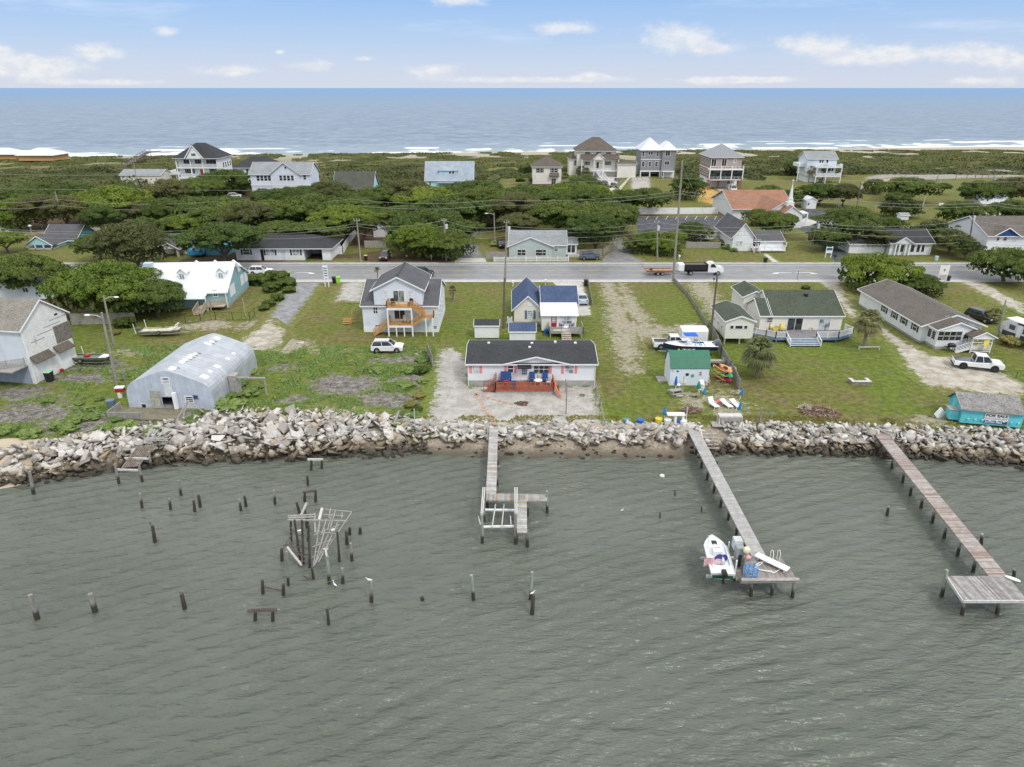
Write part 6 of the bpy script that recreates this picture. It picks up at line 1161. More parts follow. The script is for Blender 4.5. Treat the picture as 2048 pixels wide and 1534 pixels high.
# beach houses
h = HH('porch_house', 'white three storey beach house with double porches, black hip roof and red door', 359, 371, Y=276, group='tall beach houses'); XR = h.F(440, 345)[0]; zb1, zb2, ze = h.F(400, 355.5)[1], h.F(400, 335)[1], h.F(400, 317)[1]
h.hip(0, XR, 0, 13, 0, ze, 5.2, None, SHBL, .7); h.box('wall', 0, XR, 2.6, 13, 0, ze, SW); h.box('side_wall_panel', XR-.4, XR, .02, 2.6, 0, ze, SW)
for z_ in (zb1, zb2): h.box('porch_floor', 0, XR-.42, 0, 2.58, z_-.35, z_, WHITE); h.rail([(.1, .1, z_), (XR-.5, .1, z_)], 1.1, WHITE, gap=.35, bal=.09, top=.14)
h.posts([(.2, .25), (XR*.34, .25), (XR*.62, .25), (XR-.7, .25)], 0, ze, WHITE, .35); g = XR*.47; b = B(); b.prism([(g-3.2, ze), (g, ze+4.3), (g+3.2, ze)], -.7, 4, 'y'); b.make('front_gable', SW, h.r); b = B(); b.prism([(g-3.7, ze-.2), (g, ze+4.6), (g+3.7, ze-.2), (g+3.7, ze+.1), (g, ze+4.95), (g-3.7, ze+.1)], -.9, 5, 'y'); b.make('gable_roof', SHBL, h.r); b = B(); b.bar((g-3.7, -.95, ze), (g, -.95, ze+4.8), .08, .35); b.bar((g, -.95, ze+4.8), (g+3.7, -.95, ze), .08, .35); b.make('fascia', WHITE, h.r)
h.opening('F', g-.8, ze+1.0, g+.8, ze+1.9, -.7, GLASS, (3, 1))
for (a, c) in ((1495,1545),(1690,1735)): h.wf(a/4, 260+312/4, c/4, 260+345/4, 2.6, GLASS, (3,2), shut=(BLSH,.5))
for (a, c) in ((1470,1530),(1560,1620),(1650,1730)): h.wf(a/4, 260+238/4, c/4, 260+270/4, 2.6, GLASS, (3,1))
h.wf(401, 338.5, 408, 352, 2.6, M('red door', (.5,.05,.05), .5), (1,1), name='door'); h.stairs((g+.3, -.1, zb1), (g+1.0, -6.5, .2), 2.6, WHITE, 12, railm=WHITE); h.box('basement', .5, XR-.5, 2.7, 12, 0, zb1-.5, M('basement grey', (.35,.36,.38), .8))
for k in range(4): h.opening('S', 4+2.3*k, 6.2, 5.1+2.3*k, 8.0, XR, GLASS, (1, 2), out=1)
h.box('side_deck', -5.5, -.1, 4, 11, 3.4, 3.7, WHITE); h.rail([(-.1, 4, 3.7), (-5.5, 4, 3.7), (-5.5, 11, 3.7)], 1.1, WHITE, gap=.3, bal=.12); h.posts([(-5.3, 4.2), (-2.5, 4.2)], 0, 3.4, WHITE, .3); h.stairs((-5.6, 5, 3.6), (-14.5, 0, .2), 1.6, WHITE, 14, railm=WHITE)
pf = empty('flag', (h.o.x+2.5, h.o.y+14, 0), 0, 'red flag flying above the dark hip roofed porch house', 'flag'); zf = zat(291, h.o.y+14); B().tube([(0, 0, 0), (0, 0, zf+.4)], .06, 6).make('pole', PVC, pf); B().add([(0, 0, zf-.8), (-1.7, .2, zf-.7), (-1.8, 0, zf+.3), (0, 0, zf+.3), (0, .05, zf-.8), (-1.7, .25, zf-.7), (-1.8, .05, zf+.3), (0, .05, zf+.3)], [(0, 1, 2, 3), (7, 6, 5, 4), (0, 4, 5, 1), (1, 5, 6, 2), (2, 6, 7, 3), (3, 7, 4, 0)]).make('cloth', M('red cloth', (.6,.03,.06), .8), pf)
h = HH('low_cottage', 'low cream cottage with pale roof left of the white porch house', 245, 359, Y=272); h.body(0, h.F(322, 355)[0], 0, 9, 0, h.F(280, 350)[1], 1.6, 'x', SC, SHLG, .4); rows(h, [(258,353,262,357)], 0)
h = HH('grey_roof_house', 'pale house with a black hip roof between the porch house and the pale blue house', 474, 352, Y=268); ze = h.F(500, 336)[1]; h.hip(0, h.F(555, 345)[0], 0, 11, 0, ze, 3.6, SGW, SHBL, .6); rows(h, [(492.5,338,497,347),(498,338,502,347)], 0, GLASS)
h = HH('pale_blue_beach_house', 'big pale blue two storey beach house with rows of dark windows and a front gable', 507, 400, Y=240, group='tall beach houses'); XR = h.F(622, 370)[0]; ze = h.F(560, 347.5)[1]; g0, g1 = h.F(542, 360, -.5)[0], h.F(599.5, 360, -.5)[0]; h.body(0, XR, 0, 11, 0, ze, 3.2, 'x', SGW, SHLG, .5); h.body(g0, g1, -.5, 5.5, 0, ze, 3.6, 'y', SGW, SHLG, .6)
rows(h, q4(Z2, [(5,28),(36,58),(66,88),(96,118)], (366,405)), 0, GLASS, fw=.07); rows(h, q4(Z2, [(188,210),(219,241),(249,271),(280,301)], (364,404)), -.5, GLASS, fw=.07); rows(h, q4(Z2, [(380,400)], (362,395)), 0, GLASS); rows(h, q4(Z2, [(15,40),(46,72),(303,324),(392,411)], (466,503)), 0, GLASS); rows(h, q4(Z2, [(184,206),(210,232)], (466,506)), -.5, GLASS); rows(h, [(569,333.5,572.5,337.5)], -.5, GLASS, (1,1)); B().box(-.05, XR+.05, -.56, -.52, 4.6, 4.85).make('belt_board', WHITE, h.r)
h = HH('turquoise_gable_house', 'low house with a mossy dark roof and a turquoise gable end with a round window', 668, 384, Y=249); XR = h.F(745, 380)[0]; ze = h.F(700, 380)[1]; h.body(0, XR, 0, 12, 0, ze, 5.6, 'x', SAQ, shingle('mossy dark shingles', (.085, .09, .075)), .5); v_ = 6; b = B(); b.tube([(XR+.02, v_, 4.3), (XR+.08, v_, 4.3)], .8, 12); b.make('round_window', WHITE, h.r); B().box(XR, XR+.03, .1, 11.9, 0, ze).make('end_wall', STQ, h.r)
h = HH('aqua_house', 'pale aqua house with a light grey blue roof and a hipped dormer', 852, 376, Y=268); XR = h.F(946, 365)[0]; ze = h.F(900, 358.5)[1]; h.body(0, XR, 0, 10, 0, ze, h.F(900, 323, 5)[1]-ze, 'x', SAQ, shingle('light blue grey shingles', (.33,.38,.44)), .5); v = 1.4; d0, d1 = h.F(878.5, 350, v)[0], h.F(914, 350, v)[0]; zt = h.F(895, 341, v)[1]; B().box(d0, d1, v, 4.6, ze, zt).make('dormer', SAQ, h.r); h2 = h; h.hip(d0, d1, v, 4.6, ze, zt, 1.7, None, shingle('light blue grey shingles', (.33,.38,.44)), .4); rows(h, q4(Z2, [(1545,1560),(1568,1584)], (331,364)), v, GLASS, (1,2), fw=.07); b = B(); a0, a1 = h.F(875, 358, -1)[0], h.F(911, 358, -1)[0]; b.box(a0, a1, -2.2, -.02, ze-1.2, ze-.9); b.make('porch_roof', shingle('light blue grey shingles', (.33,.38,.44)), h.r); rows(h, q4(Z2, [(1386,1399)], (415,440)), 0, GLASS)
h = HH('garage_cottage', 'cream two storey garage cottage with a hip roof and a brown awning over its door', 1065, 371, Y=275.5); XR = h.F(1122.5, 350)[0]; ze = h.F(1090, 334)[1]; h.hip(0, XR, 0, 10, 0, ze, 3.4, SC, SHDB, .5); rows(h, q4(Z3, [(315,335),(340,360)], (307,340)), 0, GLASS, shut=(BLSH,.25)); rows(h, q4(Z3, [(200,218),(228,246)], (307,340)), 0, GLASS, shut=(BLSH,.25)); rows(h, q4(Z3, [(316,350)], (390,440)), 0, GLASS, (2,1), name='door'); a0, a1 = h.F(1099, 350)[0], h.F(1118, 350)[0]; b = B(); b.prism([(-.01, 4.6), (-1.3, 3.6), (-1.3, 3.45), (-.01, 3.3)], a0, a1, 'x'); b.make('awning', SHDB, h.r)
h = HH('stair_house', 'tall cream beach house with a brown hip roof and a long white front stair', 1152.5, 358, Y=295, group='tall beach houses'); XR = h.F(1231, 330)[0]; ze = h.F(1190, 302.5)[1]; h.hip(0, XR, 0, 13, 0, ze, 5.0, SC, SHDB, .8); zp = h.F(1190, 316, -2)[1]; b = B(); b.prism([(0, zp+1.3), (-2.8, zp-.3), (-2.8, zp-.45), (0, zp)], h.F(1161, 320)[0], XR+1.2, 'x'); b.make('porch_roof', SHDB, h.r); gx0, gx1 = h.F(1188, 320, -3)[0], h.F(1208, 320, -3)[0]; h.body(gx0, gx1, -3.2, 0, zp-.6, zp, 1.8, 'y', SCW, SHDB, .5, name='entry_gable')
zf = h.F(1190, 340)[1]; h.box('porch_floor', h.F(1161, 340)[0], XR+1, -2.8, -.02, zf-.3, zf, WHITE); h.rail([(h.F(1161, 340)[0], -2.7, zf), (gx0+.3, -2.7, zf)], 1.0, WHITE, gap=.4); h.rail([(gx1-.3, -2.7, zf), (XR+1, -2.7, zf)], 1.0, WHITE, gap=.4); h.posts([(h.F(1161, 340)[0]+.2, -2.6), (gx0+.2, -2.9), (gx1-.2, -2.9), (XR+.8, -2.6)], 0, zp-.3, WHITE, .3); h.stairs(((gx0+gx1)/2, -2.8, zf), ((gx0+gx1)/2+2.2, -9.5, .2), 2.6, WHITE, 14, railm=WHITE)
rows(h, q4(Z3, [(592,604),(606,618)], (178,208)), 0, GLASS, shut=(BLSH,.3)); rows(h, q4(Z3, [(680,700)], (178,196)), 0, GLASS, shut=(BLSH,.25)); rows(h, q4(Z3, [(760,784)], (178,208)), 0, GLASS, (2,2), shut=(BLSH,.3)); rows(h, q4(Z3, [(588,614),(752,782)], (253,280)), 0, GLASS, (2,2), shut=(BLSH,.3)); rows(h, q4(Z3, [(676,694)], (258,305)), 0, GLASS, (1,1), name='door'); wl = h.F(1138, 330, 2)[0]; h.hip(wl, -.05, 2, 9, 0, h.F(1145, 318, 2)[1], 1.8, SC, SHDB, .5); rows(h, [(1148.5,321,1152,331)], 2, GLASS)
h = HH('low_annex', 'long low cream building joined behind the cream stair house fence', 1234, 343, 'building', Y=291); h.body(0, h.F(1272, 335)[0], 0, 6, 0, h.F(1250, 328)[1], .8, 'x', SCW, SHDB, .4)
h = HH('grey_tower_house', 'narrow grey three storey house on white garage pillars with a white metal roof', 1279, 358, Y=293, group='tall beach houses'); XM = h.F(1323, 320)[0]; XR = h.F(1350, 320)[0]; ze = h.F(1310, 300.5)[1]; zg = h.F(1310, 341)[1]; h.hip(0, XM, 0, 12, zg, ze, 4.4, SGR, METW, .7); h.hip(XM+.02, XR, -.8, 11, 0, ze+.1, 3.0, SGR, METW, .6); h.box('beam', -.1, XM+.1, -.1, -.004, zg-.5, zg, WHITE); h.box('belt_board', -.05, XM, -.08, -.02, h.F(1300, 319.5)[1], h.F(1300, 318)[1], WHITE); h.posts([(.2, .2), (XM*.48, .2), (XM-.3, .2), (.2, 8), (XM-.3, 8)], 0, zg-.4, WHITE, .4); h.box('garage_back', .4, XM-.4, 8.5, 11.5, 0, zg-.1, WHITE); h.box('lower_wall', XM+.03, XR-.02, -.86, -.82, 0, zg, WHITE)
rows(h, q4(Z3, [(1042,1060),(1155,1173)], (170,208)), 0, GLASS, (1,2), fw=.14); rows(h, q4(Z3, [(1092,1106),(1110,1126)], (172,198)), 0, GLASS, (1,1), fw=.12); rows(h, q4(Z3, [(1040,1060),(1092,1112),(1145,1165)], (254,292)), 0, GLASS, (1,2), fw=.12); rows(h, q4(Z3, [(1228,1244),(1247,1264)], (168,206)), -.8, GLASS, (1,1), fw=.12); rows(h, q4(Z3, [(1222,1238),(1241,1258)], (250,278)), -.8, GLASS, (1,1), fw=.12); rows(h, q4(Z3, [(1200,1216)], (330,368)), -.86, GLASS, (1,1), name='door'); h.posts([(XM+.6, -3), (XM+4.5, -3)], 0, 3.2, WHITE, .25); h.box('entry_roof', XM+.2, XM+5, -3.3, -.9, 3.3, 3.6, METW)
h = HH('brick_pattern_house', 'tall brown beach house on brick pillars with grey metal roof and screened porch', 1415, 374, Y=262, group='tall beach houses'); XR = h.F(1482, 340)[0]; ze = h.F(1450, 315)[1]; zg = h.F(1450, 357)[1]; h.hip(0, XR, 0, 15, zg+.2, ze, 4.0, SBR, METGY, .6); h.box('front_siding', .05, XR-.05, -.04, -.004, (zg+ze)/2+.3, ze-.05, M('taupe siding', (.36,.30,.27), .7, .08)); zm = h.F(1450, 337)[1]; yb = -3.0; b0, b1 = h.F(1419, 345, yb)[0], h.F(1487, 345, yb)[0]
h.box('porch_slab', b0, b1, yb, -.06, zg-.3, zg, WHITE); h.box('balcony_slab', b0, b1, yb, -.06, zm-.3, zm, WHITE); h.box('screen', b0+.2, b1-.2, yb+.1, yb+.16, zg, zm-.3, GLASS); h.posts([(b0+.15+(b1-b0-.3)*k/3, yb+.1) for k in range(4)], zg, zm+1.2, WHITE, .3); h.rail([(b0, yb+.1, zm), (b1, yb+.1, zm)], .9, WHITE, gap=.5); h.rail([(b0, yb+.05, zg), (b1, yb+.05, zg)], .9, WHITE, gap=.5)
rows(h, q4(Z3, [(1596,1634)], (232,288)), -.05, GLASS, (2,1), fw=.12); rows(h, q4(Z3, [(1680,1716)], (232,288)), -.05, GLASS, (2,1), fw=.12); rows(h, q4(Z3, [(1776,1794)], (232,262)), -.05, GLASSL, (1,1), fw=.12)
BRK = M('brick pillar', (.28,.15,.11), .9, .2, 4); h.posts([(.4, .4), (XR*.33, .4), (XR*.66, .4), (XR-.4, .4), (b1-.4, yb+.3), (b0+.3, yb+.3)], 0, zg, BRK, .7, 'pillar'); h.box('ground_floor_wall', .3, XR-.3, 4, 14.5, 0, zg, WHITE)
for k in range(4): h.opening('S', 2+3.2*k, ze-2.6, 3.4+3.2*k, ze-.9, 0, GLASS, (1, 2), out=-1, fw=.14); h.opening('S', 2+3.2*k, zg+1, 3.6+3.2*k, zg+2.6, 0, GLASS, (1, 2), out=-1, fw=.14)
B().box(-.05, -.003, 0, 15, zm-.2, zm+.1).make('belt_board', WHITE, h.r)
h = HH('palm_house', 'pale lavender beach house on stilts behind three palms with white wraparound decks', 1621, 364, Y=281, group='tall beach houses'); XR = h.F(1671, 340)[0]; ze = h.F(1650, 317.5)[1]; zg = h.F(1650, 351)[1]; zm = h.F(1650, 333)[1]; h.body(-2.6, XR, 0, 9, zg, ze, 2.4, 'x', SBG, SHLG, .4); yb = -2.6
for z_ in (zm, zg): h.box('deck_slab', .5, XR+1.5, yb, -.02, z_-.3, z_, WHITE); h.rail([(.5, yb, z_), (XR+1.5, yb, z_), (XR+1.5, 0, z_)], 1.1, WHITE, gap=.3, bal=.14)
h.posts([(.6, yb+.1), (XR*.5, yb+.1), (XR+1.3, yb+.1)], 0, zm, WHITE, .3); h.box('stilt_room', -2, 3.5, 1, 8, 0, zg, WHITE); h.posts([(XR-.3, .3), (5, .3)], 0, zg, WHITE, .4); rows(h, q4(Z4, [(412,425),(430,444),(468,482)], (238,262)), 0, GLASS, (1,1)); rows(h, q4(Z4, [(486,504),(508,524)], (298,328)), 0, GLASS, (1,1)); h.box('left_deck', -5, -2.65, 2, 8, zm-.3, zm+1, WHITE); h.posts([(-4.8, 2.1)], 0, zm, WHITE, .25)
h = HH('dune_house', 'far white hip roofed building with orange tan walls at the left horizon', 38, 318, 'house', 372); h.hip(0, h.F(105, 315)[0], 0, 14, 0, h.F(70, 311)[1], 3.2, M('orange tan wall', (.55,.32,.14), .8), METW, 1.0)
h = HH('dune_house', 'second far white roofed building at the very left edge of the beach', -60, 316, 'house', 380); h.hip(0, h.F(30, 313)[0], 0, 12, 0, h.F(0, 309)[1], 2.8, M('orange tan wall', (.55,.32,.14), .8), METW, 1.0)
# boardwalk over the dune
bw = empty('boardwalk', at(290, 322, 2), 0, 'raised grey wooden boardwalk climbing over the dune left of the porch house', 'boardwalk'); P0w = at(250, 331, 1.0); Y1 = P0w.y+45; p0_ = P0w-bw.location; wq = lambda px, py, Y: Vector(((px-1024)/FP*(Y*cos(TH)+(CH-zat(py, Y))*sin(TH)), Y, zat(py, Y))); p1_ = wq(296, 304, Y1)-bw.location; p2_ = wq(320, 302, Y1+1)-bw.location; b = B(); b.bar(p0_, p1_, 2.4, .25); b.bar(p1_, p2_, 4.5, .25); b.make('deck', DKW, bw)
for s_ in (-1, 1):
    b = B(); d = (p1_-p0_).normalized().cross(Vector((0, 0, 1)))*1.2*s_; b.bar(p0_+d+Vector((0, 0, 1.1)), p1_+d+Vector((0, 0, 1.1)), .16, .16)
    for i in range(9): c = p0_+(p1_-p0_)*i/8+d; b.bar(c-Vector((0, 0, 3.5)), c+Vector((0, 0, 1.1)), .2, .2, (1, 0, 0))
    b.make('railing', DKW, bw)
# ------------------------------------------------ fences
def fence(name, pts, hgt, m, label, kind='board', cat='fence', th=.05, step=2.4, ww=False):
    P_ = [at(*p) if not ww else Vector((*p, 0)) for p in pts]; o = P_[0].copy(); o.z = 0; e = empty(name, o, 0, label, cat); b = B(); pb = B()
    for p, q in zip(P_[:-1], P_[1:]):
        L = (q-p).length; n = max(1, round(L/step))
        if kind == 'board': b.bar(p-o+Vector((0, 0, hgt/2+.05)), q-o+Vector((0, 0, hgt/2+.05)), th, hgt, (0, 0, 1))
        elif kind == 'rail':
            for z_ in (.35, .7, 1.05): b.bar(p-o+Vector((0, 0, z_*hgt)), q-o+Vector((0, 0, z_*hgt)), .06, .14)
        elif kind == 'picket':
            b.bar(p-o+Vector((0, 0, .25)), q-o+Vector((0, 0, .25)), .04, .08); b.bar(p-o+Vector((0, 0, hgt*.75)), q-o+Vector((0, 0, hgt*.75)), .04, .08); k = int(L/.24)
            for i in range(k): c = p-o+(q-p)*(i+.5)/k; b.bar(c+Vector((0, 0, .05)), c+Vector((0, 0, hgt)), .11, .03, (0, 1, 0))
        elif kind == 'wire':
            for z_ in (hgt, .15): b.bar(p-o+Vector((0, 0, z_)), q-o+Vector((0, 0, z_)), .04, .04)
            k = int(L/.5); 
            for i in range(k): c = p-o+(q-p)*(i+.5)/k; b.bar(c+Vector((0, 0, .1)), c+Vector((0, 0, hgt)), .012, .012, (1, 0, 0))
        for i in range(n+1): c = p-o+(q-p)*i/n; pb.bar(c-Vector((0, 0, .1)), c+Vector((0, 0, hgt+.12)), .12 if kind != 'wire' else .07, .12 if kind != 'wire' else .07, (1, 0, 0))
    b.make({'board': 'panels', 'rail': 'rails', 'picket': 'pickets', 'wire': 'mesh'}[kind], m, e); pb.make('fence_posts', m, e); return e
WF = M('white vinyl fence', (.78,.78,.77), .5, .04, stripe=('x', 2.2, .15)); GF = M('grey board fence', (.31,.285,.25), .9, .2, 2, .3, 12, stripe=('x', .16, .4)); GFY = M('old grey board fence', (.27,.26,.235), .9, .25, 2, .3, 12, stripe=('y', .16, .4)); BKF = M('black metal fence', (.03,.03,.03), .6)
fence('vinyl_fence', [(1268,429),(1435,428)], 1.9, WF, 'long solid white vinyl fence behind the parking lot')
fence('vinyl_fence', [(1238,385),(1276,343)], 1.8, WF, 'solid white fence running back beside the cream stair house')
fence('vinyl_fence', [(1480,392),(1502,432),(1504,445)], 1.3, WF, 'white fence between the orange sand yard and the church roof')
fence('vinyl_fence', [(663,508),(686,509),(694,495),(712,470)], 1.9, WF, 'white vinyl fence wrapping the carport end of the ranch house')
fence('vinyl_fence', [(1876,418),(1912,418)], 1.8, WF, 'short solid white fence far out on the field left of the white barn roof')
fence('rail_fence', [(1684,426),(1725,442),(1765,454)], 1.2, WHITE, 'white three rail fence slanting along the church lot', 'rail'); fence('rail_fence', [(1647,449),(1668,449)], 1.1, WHITE, 'short white rail fence behind the church sign oak', 'rail')
fence('picket_fence', [(988,524),(1137,523)], 1.1, WHITE, 'white picket fence in front of the grey green cottage', 'picket')
fence('board_fence', [(730,496),(772,496)], 1.7, GF, 'weathered board fence beside the small white shed'); fence('board_fence', [(972,519),(1014,519)], 1.7, GF, 'brown plank fence at the gravel lane mouth'); fence('board_fence', [(1154,512),(1205,510),(1231,494)], 1.4, GF, 'curved board fence behind the blue grey car')
fence('board_fence', [(1372,497),(1440,497)], 1.5, GF, 'pale board fence left of the gabled cottage'); fence('board_fence', [(145,650),(272,648)], 1.9, GF, 'tall board fence under the bright green oak')
fence('board_fence', [(856,712),(866,737)], 1.8, GFY, 'short leaning board fence beside the gravel drive')
fence('board_fence', [(1347,562),(1375,592),(1395,622),(1415,655)], .7, GFY, 'low old fence overgrown with vines running down from the tall pole'); fence('board_fence', [(1425,672),(1442,712),(1460,745),(1478,782)], 1.5, GFY, 'grey board fence beside the kayaks and boat')
fence('wire_fence', [(372,648),(432,640),(500,641),(510,632)], 1.3, BKF, 'thin black metal fence in front of the teal house', 'wire'); fence('wire_fence', [(1190,770),(1200,812),(1209,854)], .8, GREYW, 'low wire fence at the right edge of the gravel yard', 'wire'); fence('board_fence', [(1176,566),(1184,612)], 1.0, GFY, 'thin old fence beside the concrete drive')
fence('wire_fence', [(2005,742),(2060,770)], .8, DKW, 'low dark garden edging fence right of the white pickup', 'wire')
PK = M('field post', (.2,.17,.13), .9, .2, 3)
for i, (x, y0, y1) in enumerate([(1095,308,392),(1340,360,440),(1495,345,415),(1580,340,415),(1650,310,408),(1703,310,408),(1757,345,395),(1815,335,400),(1868,345,400),(960,390,470),(940,440,535)]):
    b = B(); p = at(1536+x/4, 260+y1/4); zt = zat(260+y0/4, p.y); o = b.tube([(0, 0, -.2), (.1, 0, max(1.5, zt))], [.16, .13], 6).make('field_post', PK); o.location = p; tag(o, 'thin wooden post standing on the bare field, %s from the left' % ORD[[9,8,2,5,6,7,3,10,4,1,0].index(i) if False else i], 'post', 'posts on the bare field')

# ------------------------------------------------ utility poles, lamps, wires
PW = M('utility pole wood', (.27,.245,.21), .9, .2, 2, .3, 14); PWD = M('dark utility pole wood', (.13,.11,.09), .9, .2, 2, .3, 14); TRM = M('transformer grey', (.55,.57,.58), .5, .05)
TOPS = {}
def pole(bx, by, tx, ty, r, label, m=None, arm=None, trf=False, lamp=None, name='utility_pole', cat='utility pole', key=None):
    p = at(bx, by); zt = zat(ty, p.y); x = (tx-1024)/FP*(p.y*cos(TH)+(CH-zt)*sin(TH)); e = empty(name, p, 0, label, cat, 'utility poles' if name == 'utility_pole' else None)
    d = Vector((x-p.x, 0, zt)); b = B(); b.tube([(0, 0, -.4), d*.5, d], [r*1.2, r, r*.75], 8).make('shaft', m or PW, e)
    if arm: B().bar(d+Vector((-arm, 0, -.5)), d+Vector((arm, 0, -.5)), .1, .12).make('crossarm', PW, e); b = B(); [b.tube([d+Vector((a*arm*.9, 0, -.42)), d+Vector((a*arm*.9, 0, -.2))], .06, 6) for a in (-1, 0, 1)]; b.make('insulators', PVC, e)
    if trf: q = d+Vector((.45, 0, -2.2)); B().tube([q, q+Vector((0, 0, .95))], .3, 10).make('transformer', TRM, e)
    if lamp:
        s_ = lamp; q = d*.93; b = B(); b.tube([q, q+Vector((.7*s_, 0, .35)), q+Vector((1.5*s_, 0, .4))], .045, 6); b.make('lamp_arm', TRM, e); B().ball(q+Vector((1.8*s_, 0, .36)), (.42, .18, .12), 8, 5).make('lamp_head', PVC, e)
    if key: TOPS[key] = p+d
    return e
pole(1346,563,1365,320,.21,'very tall pale utility pole standing beside the dump truck and trailer',key='T')
pole(722,525,713,437,.16,'utility pole at the vacant corner by the brown car',key='A',arm=.6); pole(892,521,888,437,.16,'utility pole in the shade of the big rounded oak',key='B',trf=True,arm=.5)
pole(1010,567,1013,440,.17,'utility pole between the two storey house and the blue roofed cottage',key='C',trf=True,arm=.5); pole(1007,656,1009,556,.17,'dark old pole rising behind the small white shed',PWD)
pole(990,493,988,425,.14,'thin lamp pole at the gravel lane left of the grey green cottage',lamp=-1,key='D'); pole(1315,522,1314,440,.15,'utility pole at the corner thicket of the narrow lane',key='E',trf=True,arm=.5)
pole(1420,680,1435,548,.16,'dark leaning pole between the boat and the raised cream cottage',PWD); pole(130,462,110,383,.17,'pale leaning pole beside the grey green tree',key='F'); pole(430,466,427,422,.14,'small pole with a round transformer above the oaks',trf=True,arm=.8,key='G'); pole(233,474,230,452,.14,'short pole with transformer over the shaded turquoise cottage garden',trf=True,arm=.8,key='H')
pole(235,776,203,625,.17,'brown pole with a white street lamp reaching left beside the metal hut',lamp=-1); pole(228,690,207,592,.16,'brown pole with a white street lamp reaching right under the bright green oak',lamp=1)
pole(1675,442,1678,395,.14,'pole beside the church parking lot',arm=.8,key='I'); pole(1620,505,1636,437,.15,'leaning dark pole at the church sign',PWD,key='J',trf=True); pole(1712,422,1722,363,.15,'tall thin pole rising from the oak behind the church',PWD,trf=True); pole(1840,433,1851,392,.15,'pale bare leaning pole alone on the field',M('pale pole',(.5,.5,.47),.8)); pole(1977,400,1990,345,.16,'utility pole between the far right oaks',key='K',trf=True); pole(1935,512,1948,420,.15,'dark pole in front of the navy gabled house',PWD,key='L',trf=True); pole(1240,445,1240,402,.13,'curved lamp pole among the oaks by the narrow lane',lamp=-1,key='M')
pole(1994,678,2012,600,.12,'thin grey pole in front of the camper'); pole(198,339,195,322,.14,'small pale pole far out in the left dune scrub',M('pale pole',(.5,.5,.47),.8)); pole(277,378,266,320,.15,'pole with a crossarm beside the low cream cottage',arm=1.0); pole(787,414,786,397,.13,'short pole top above the middle oaks'); pole(915,433,914,408,.13,'thin pole behind the back lane oaks'); pole(966,446,966,435,.12,'short white post on the grass by the gravel lane',PVC,name='post',cat='post')
def wire(pts, label, sag=1.2, r=.022):
    o_ = Vector(pts[0]); b = B(); P_ = []
    for p, q in zip(pts[:-1], pts[1:]):
        p, q = Vector(p), Vector(q)
        for i in range(12): t_ = i/12; P_.append(p+(q-p)*t_-Vector((0, 0, 4*sag*t_*(1-t_))))
    P_.append(Vector(pts[-1])); b.tube([p-o_ for p in P_], r, 4); o = b.make('power_line', M('aged wire', (.30,.30,.29), .6)); o.location = o_; tag(o, label, 'power line', 'power lines'); return o
def wp(px, py, Y): z_ = zat(py, Y); return Vector(((px-1024)/FP*(Y*cos(TH)+(CH-z_)*sin(TH)), Y, z_))
for i, (Yw, L) in enumerate([(152, [(-80,452),(430,458),(713,447),(888,440),(1013,452),(1314,445),(1636,447),(1948,440),(2120,444)]),(152.6, [(-80,456),(430,464),(713,452),(888,452),(1013,458),(1314,455),(1636,452),(1948,452),(2120,452)]),(151.5, [(-80,466),(430,471),(713,466),(888,466),(1013,470),(1314,462),(1636,461),(1948,468),(2120,470)]),
    (176, [(-80,396),(110,398),(430,403),(700,398),(988,400),(1360,382),(1675,397),(1990,404),(2120,404)]),(176.5, [(-80,410),(110,410),(430,414),(700,410),(988,410),(1360,388),(1675,404),(1990,410),(2120,410)]),(215, [(-80,374),(250,378),(700,378),(1100,362),(1365,357),(1700,361),(2120,362)]),(214, [(-80,346),(300,349),(620,348)]),(150.8, [(1010,478),(1314,477),(1636,480),(1948,482),(2120,482)])]):
    wire([wp(x, y, Yw) for x, y in L], 'thin overhead power line, %s' % ['topmost of the near set over the road poles','second of the near set over the road poles','lowest of the left near set over the road poles','upper of the pair above the middle oaks','lower of the pair above the middle oaks','highest long one in front of the beach houses','short one over the left dune scrub','lowest one right of the centre cottages'][i], 1.0 if Yw < 200 else .4, .03 if Yw < 160 else .04)
wire([TOPS['T']-Vector((0, 0, 1)), at(1372, 502, .2)+Vector((8, -2, 0))], 'guy wire slanting right from the very tall pole', 0)
# lane lamps left
for i, (x, y, y0) in enumerate([(96,780,750),(258,838,785),(343,800,756),(655,775,698),(715,760,700),(812,745,705)]):
    p = at(x/4, 260+y/4); zt = max(2.2, zat(260+y0/4, p.y)); e = empty('lane_lamp', p, 0, 'white lane lamp on a thin post, %s from the left along the tree shaded lane' % ORD[i], 'lamp', 'lamps along the shaded lane'); B().tube([(0, 0, 0), (0, 0, zt)], .06, 6).make('post', TRM, e); B().tube([(0, 0, zt), (0, 0, zt+.12), (0, 0, zt+.4)], [.42, .45, .1], 8).make('lamp_head', PVC, e)
# ------------------------------------------------ vehicles
def paint(name, col, rough=.25): return M(name, col, rough, .03, 1, coat=.5, spec=.6)
CW = paint('white car paint', (.78,.79,.8)); CB = paint('black car paint', (.02,.021,.024)); CBG = paint('blue grey car paint', (.10,.13,.18)); CSB = paint('silver blue car paint', (.42,.50,.58)); CBR = paint('dark brown car paint', (.06,.04,.035)); CGD = paint('dark grey car paint', (.05,.055,.065)); CPL = paint('dark purple car paint', (.05,.03,.06)); RUB = M('tyre rubber', (.02,.02,.02), .8, .1); RIM = M('wheel rim', (.4,.41,.42), .35, .05, metal=.6); RIMB = M('black rim', (.03,.03,.03), .4); TAIL = M('red tail light', (.5,.02,.02), .3); HEADL = M('clear head light', (.7,.72,.75), .2); CGL = glass('car glass', (.025,.028,.032), .08); CHROME = M('chrome trim', (.55,.56,.57), .2, .02, metal=.8)
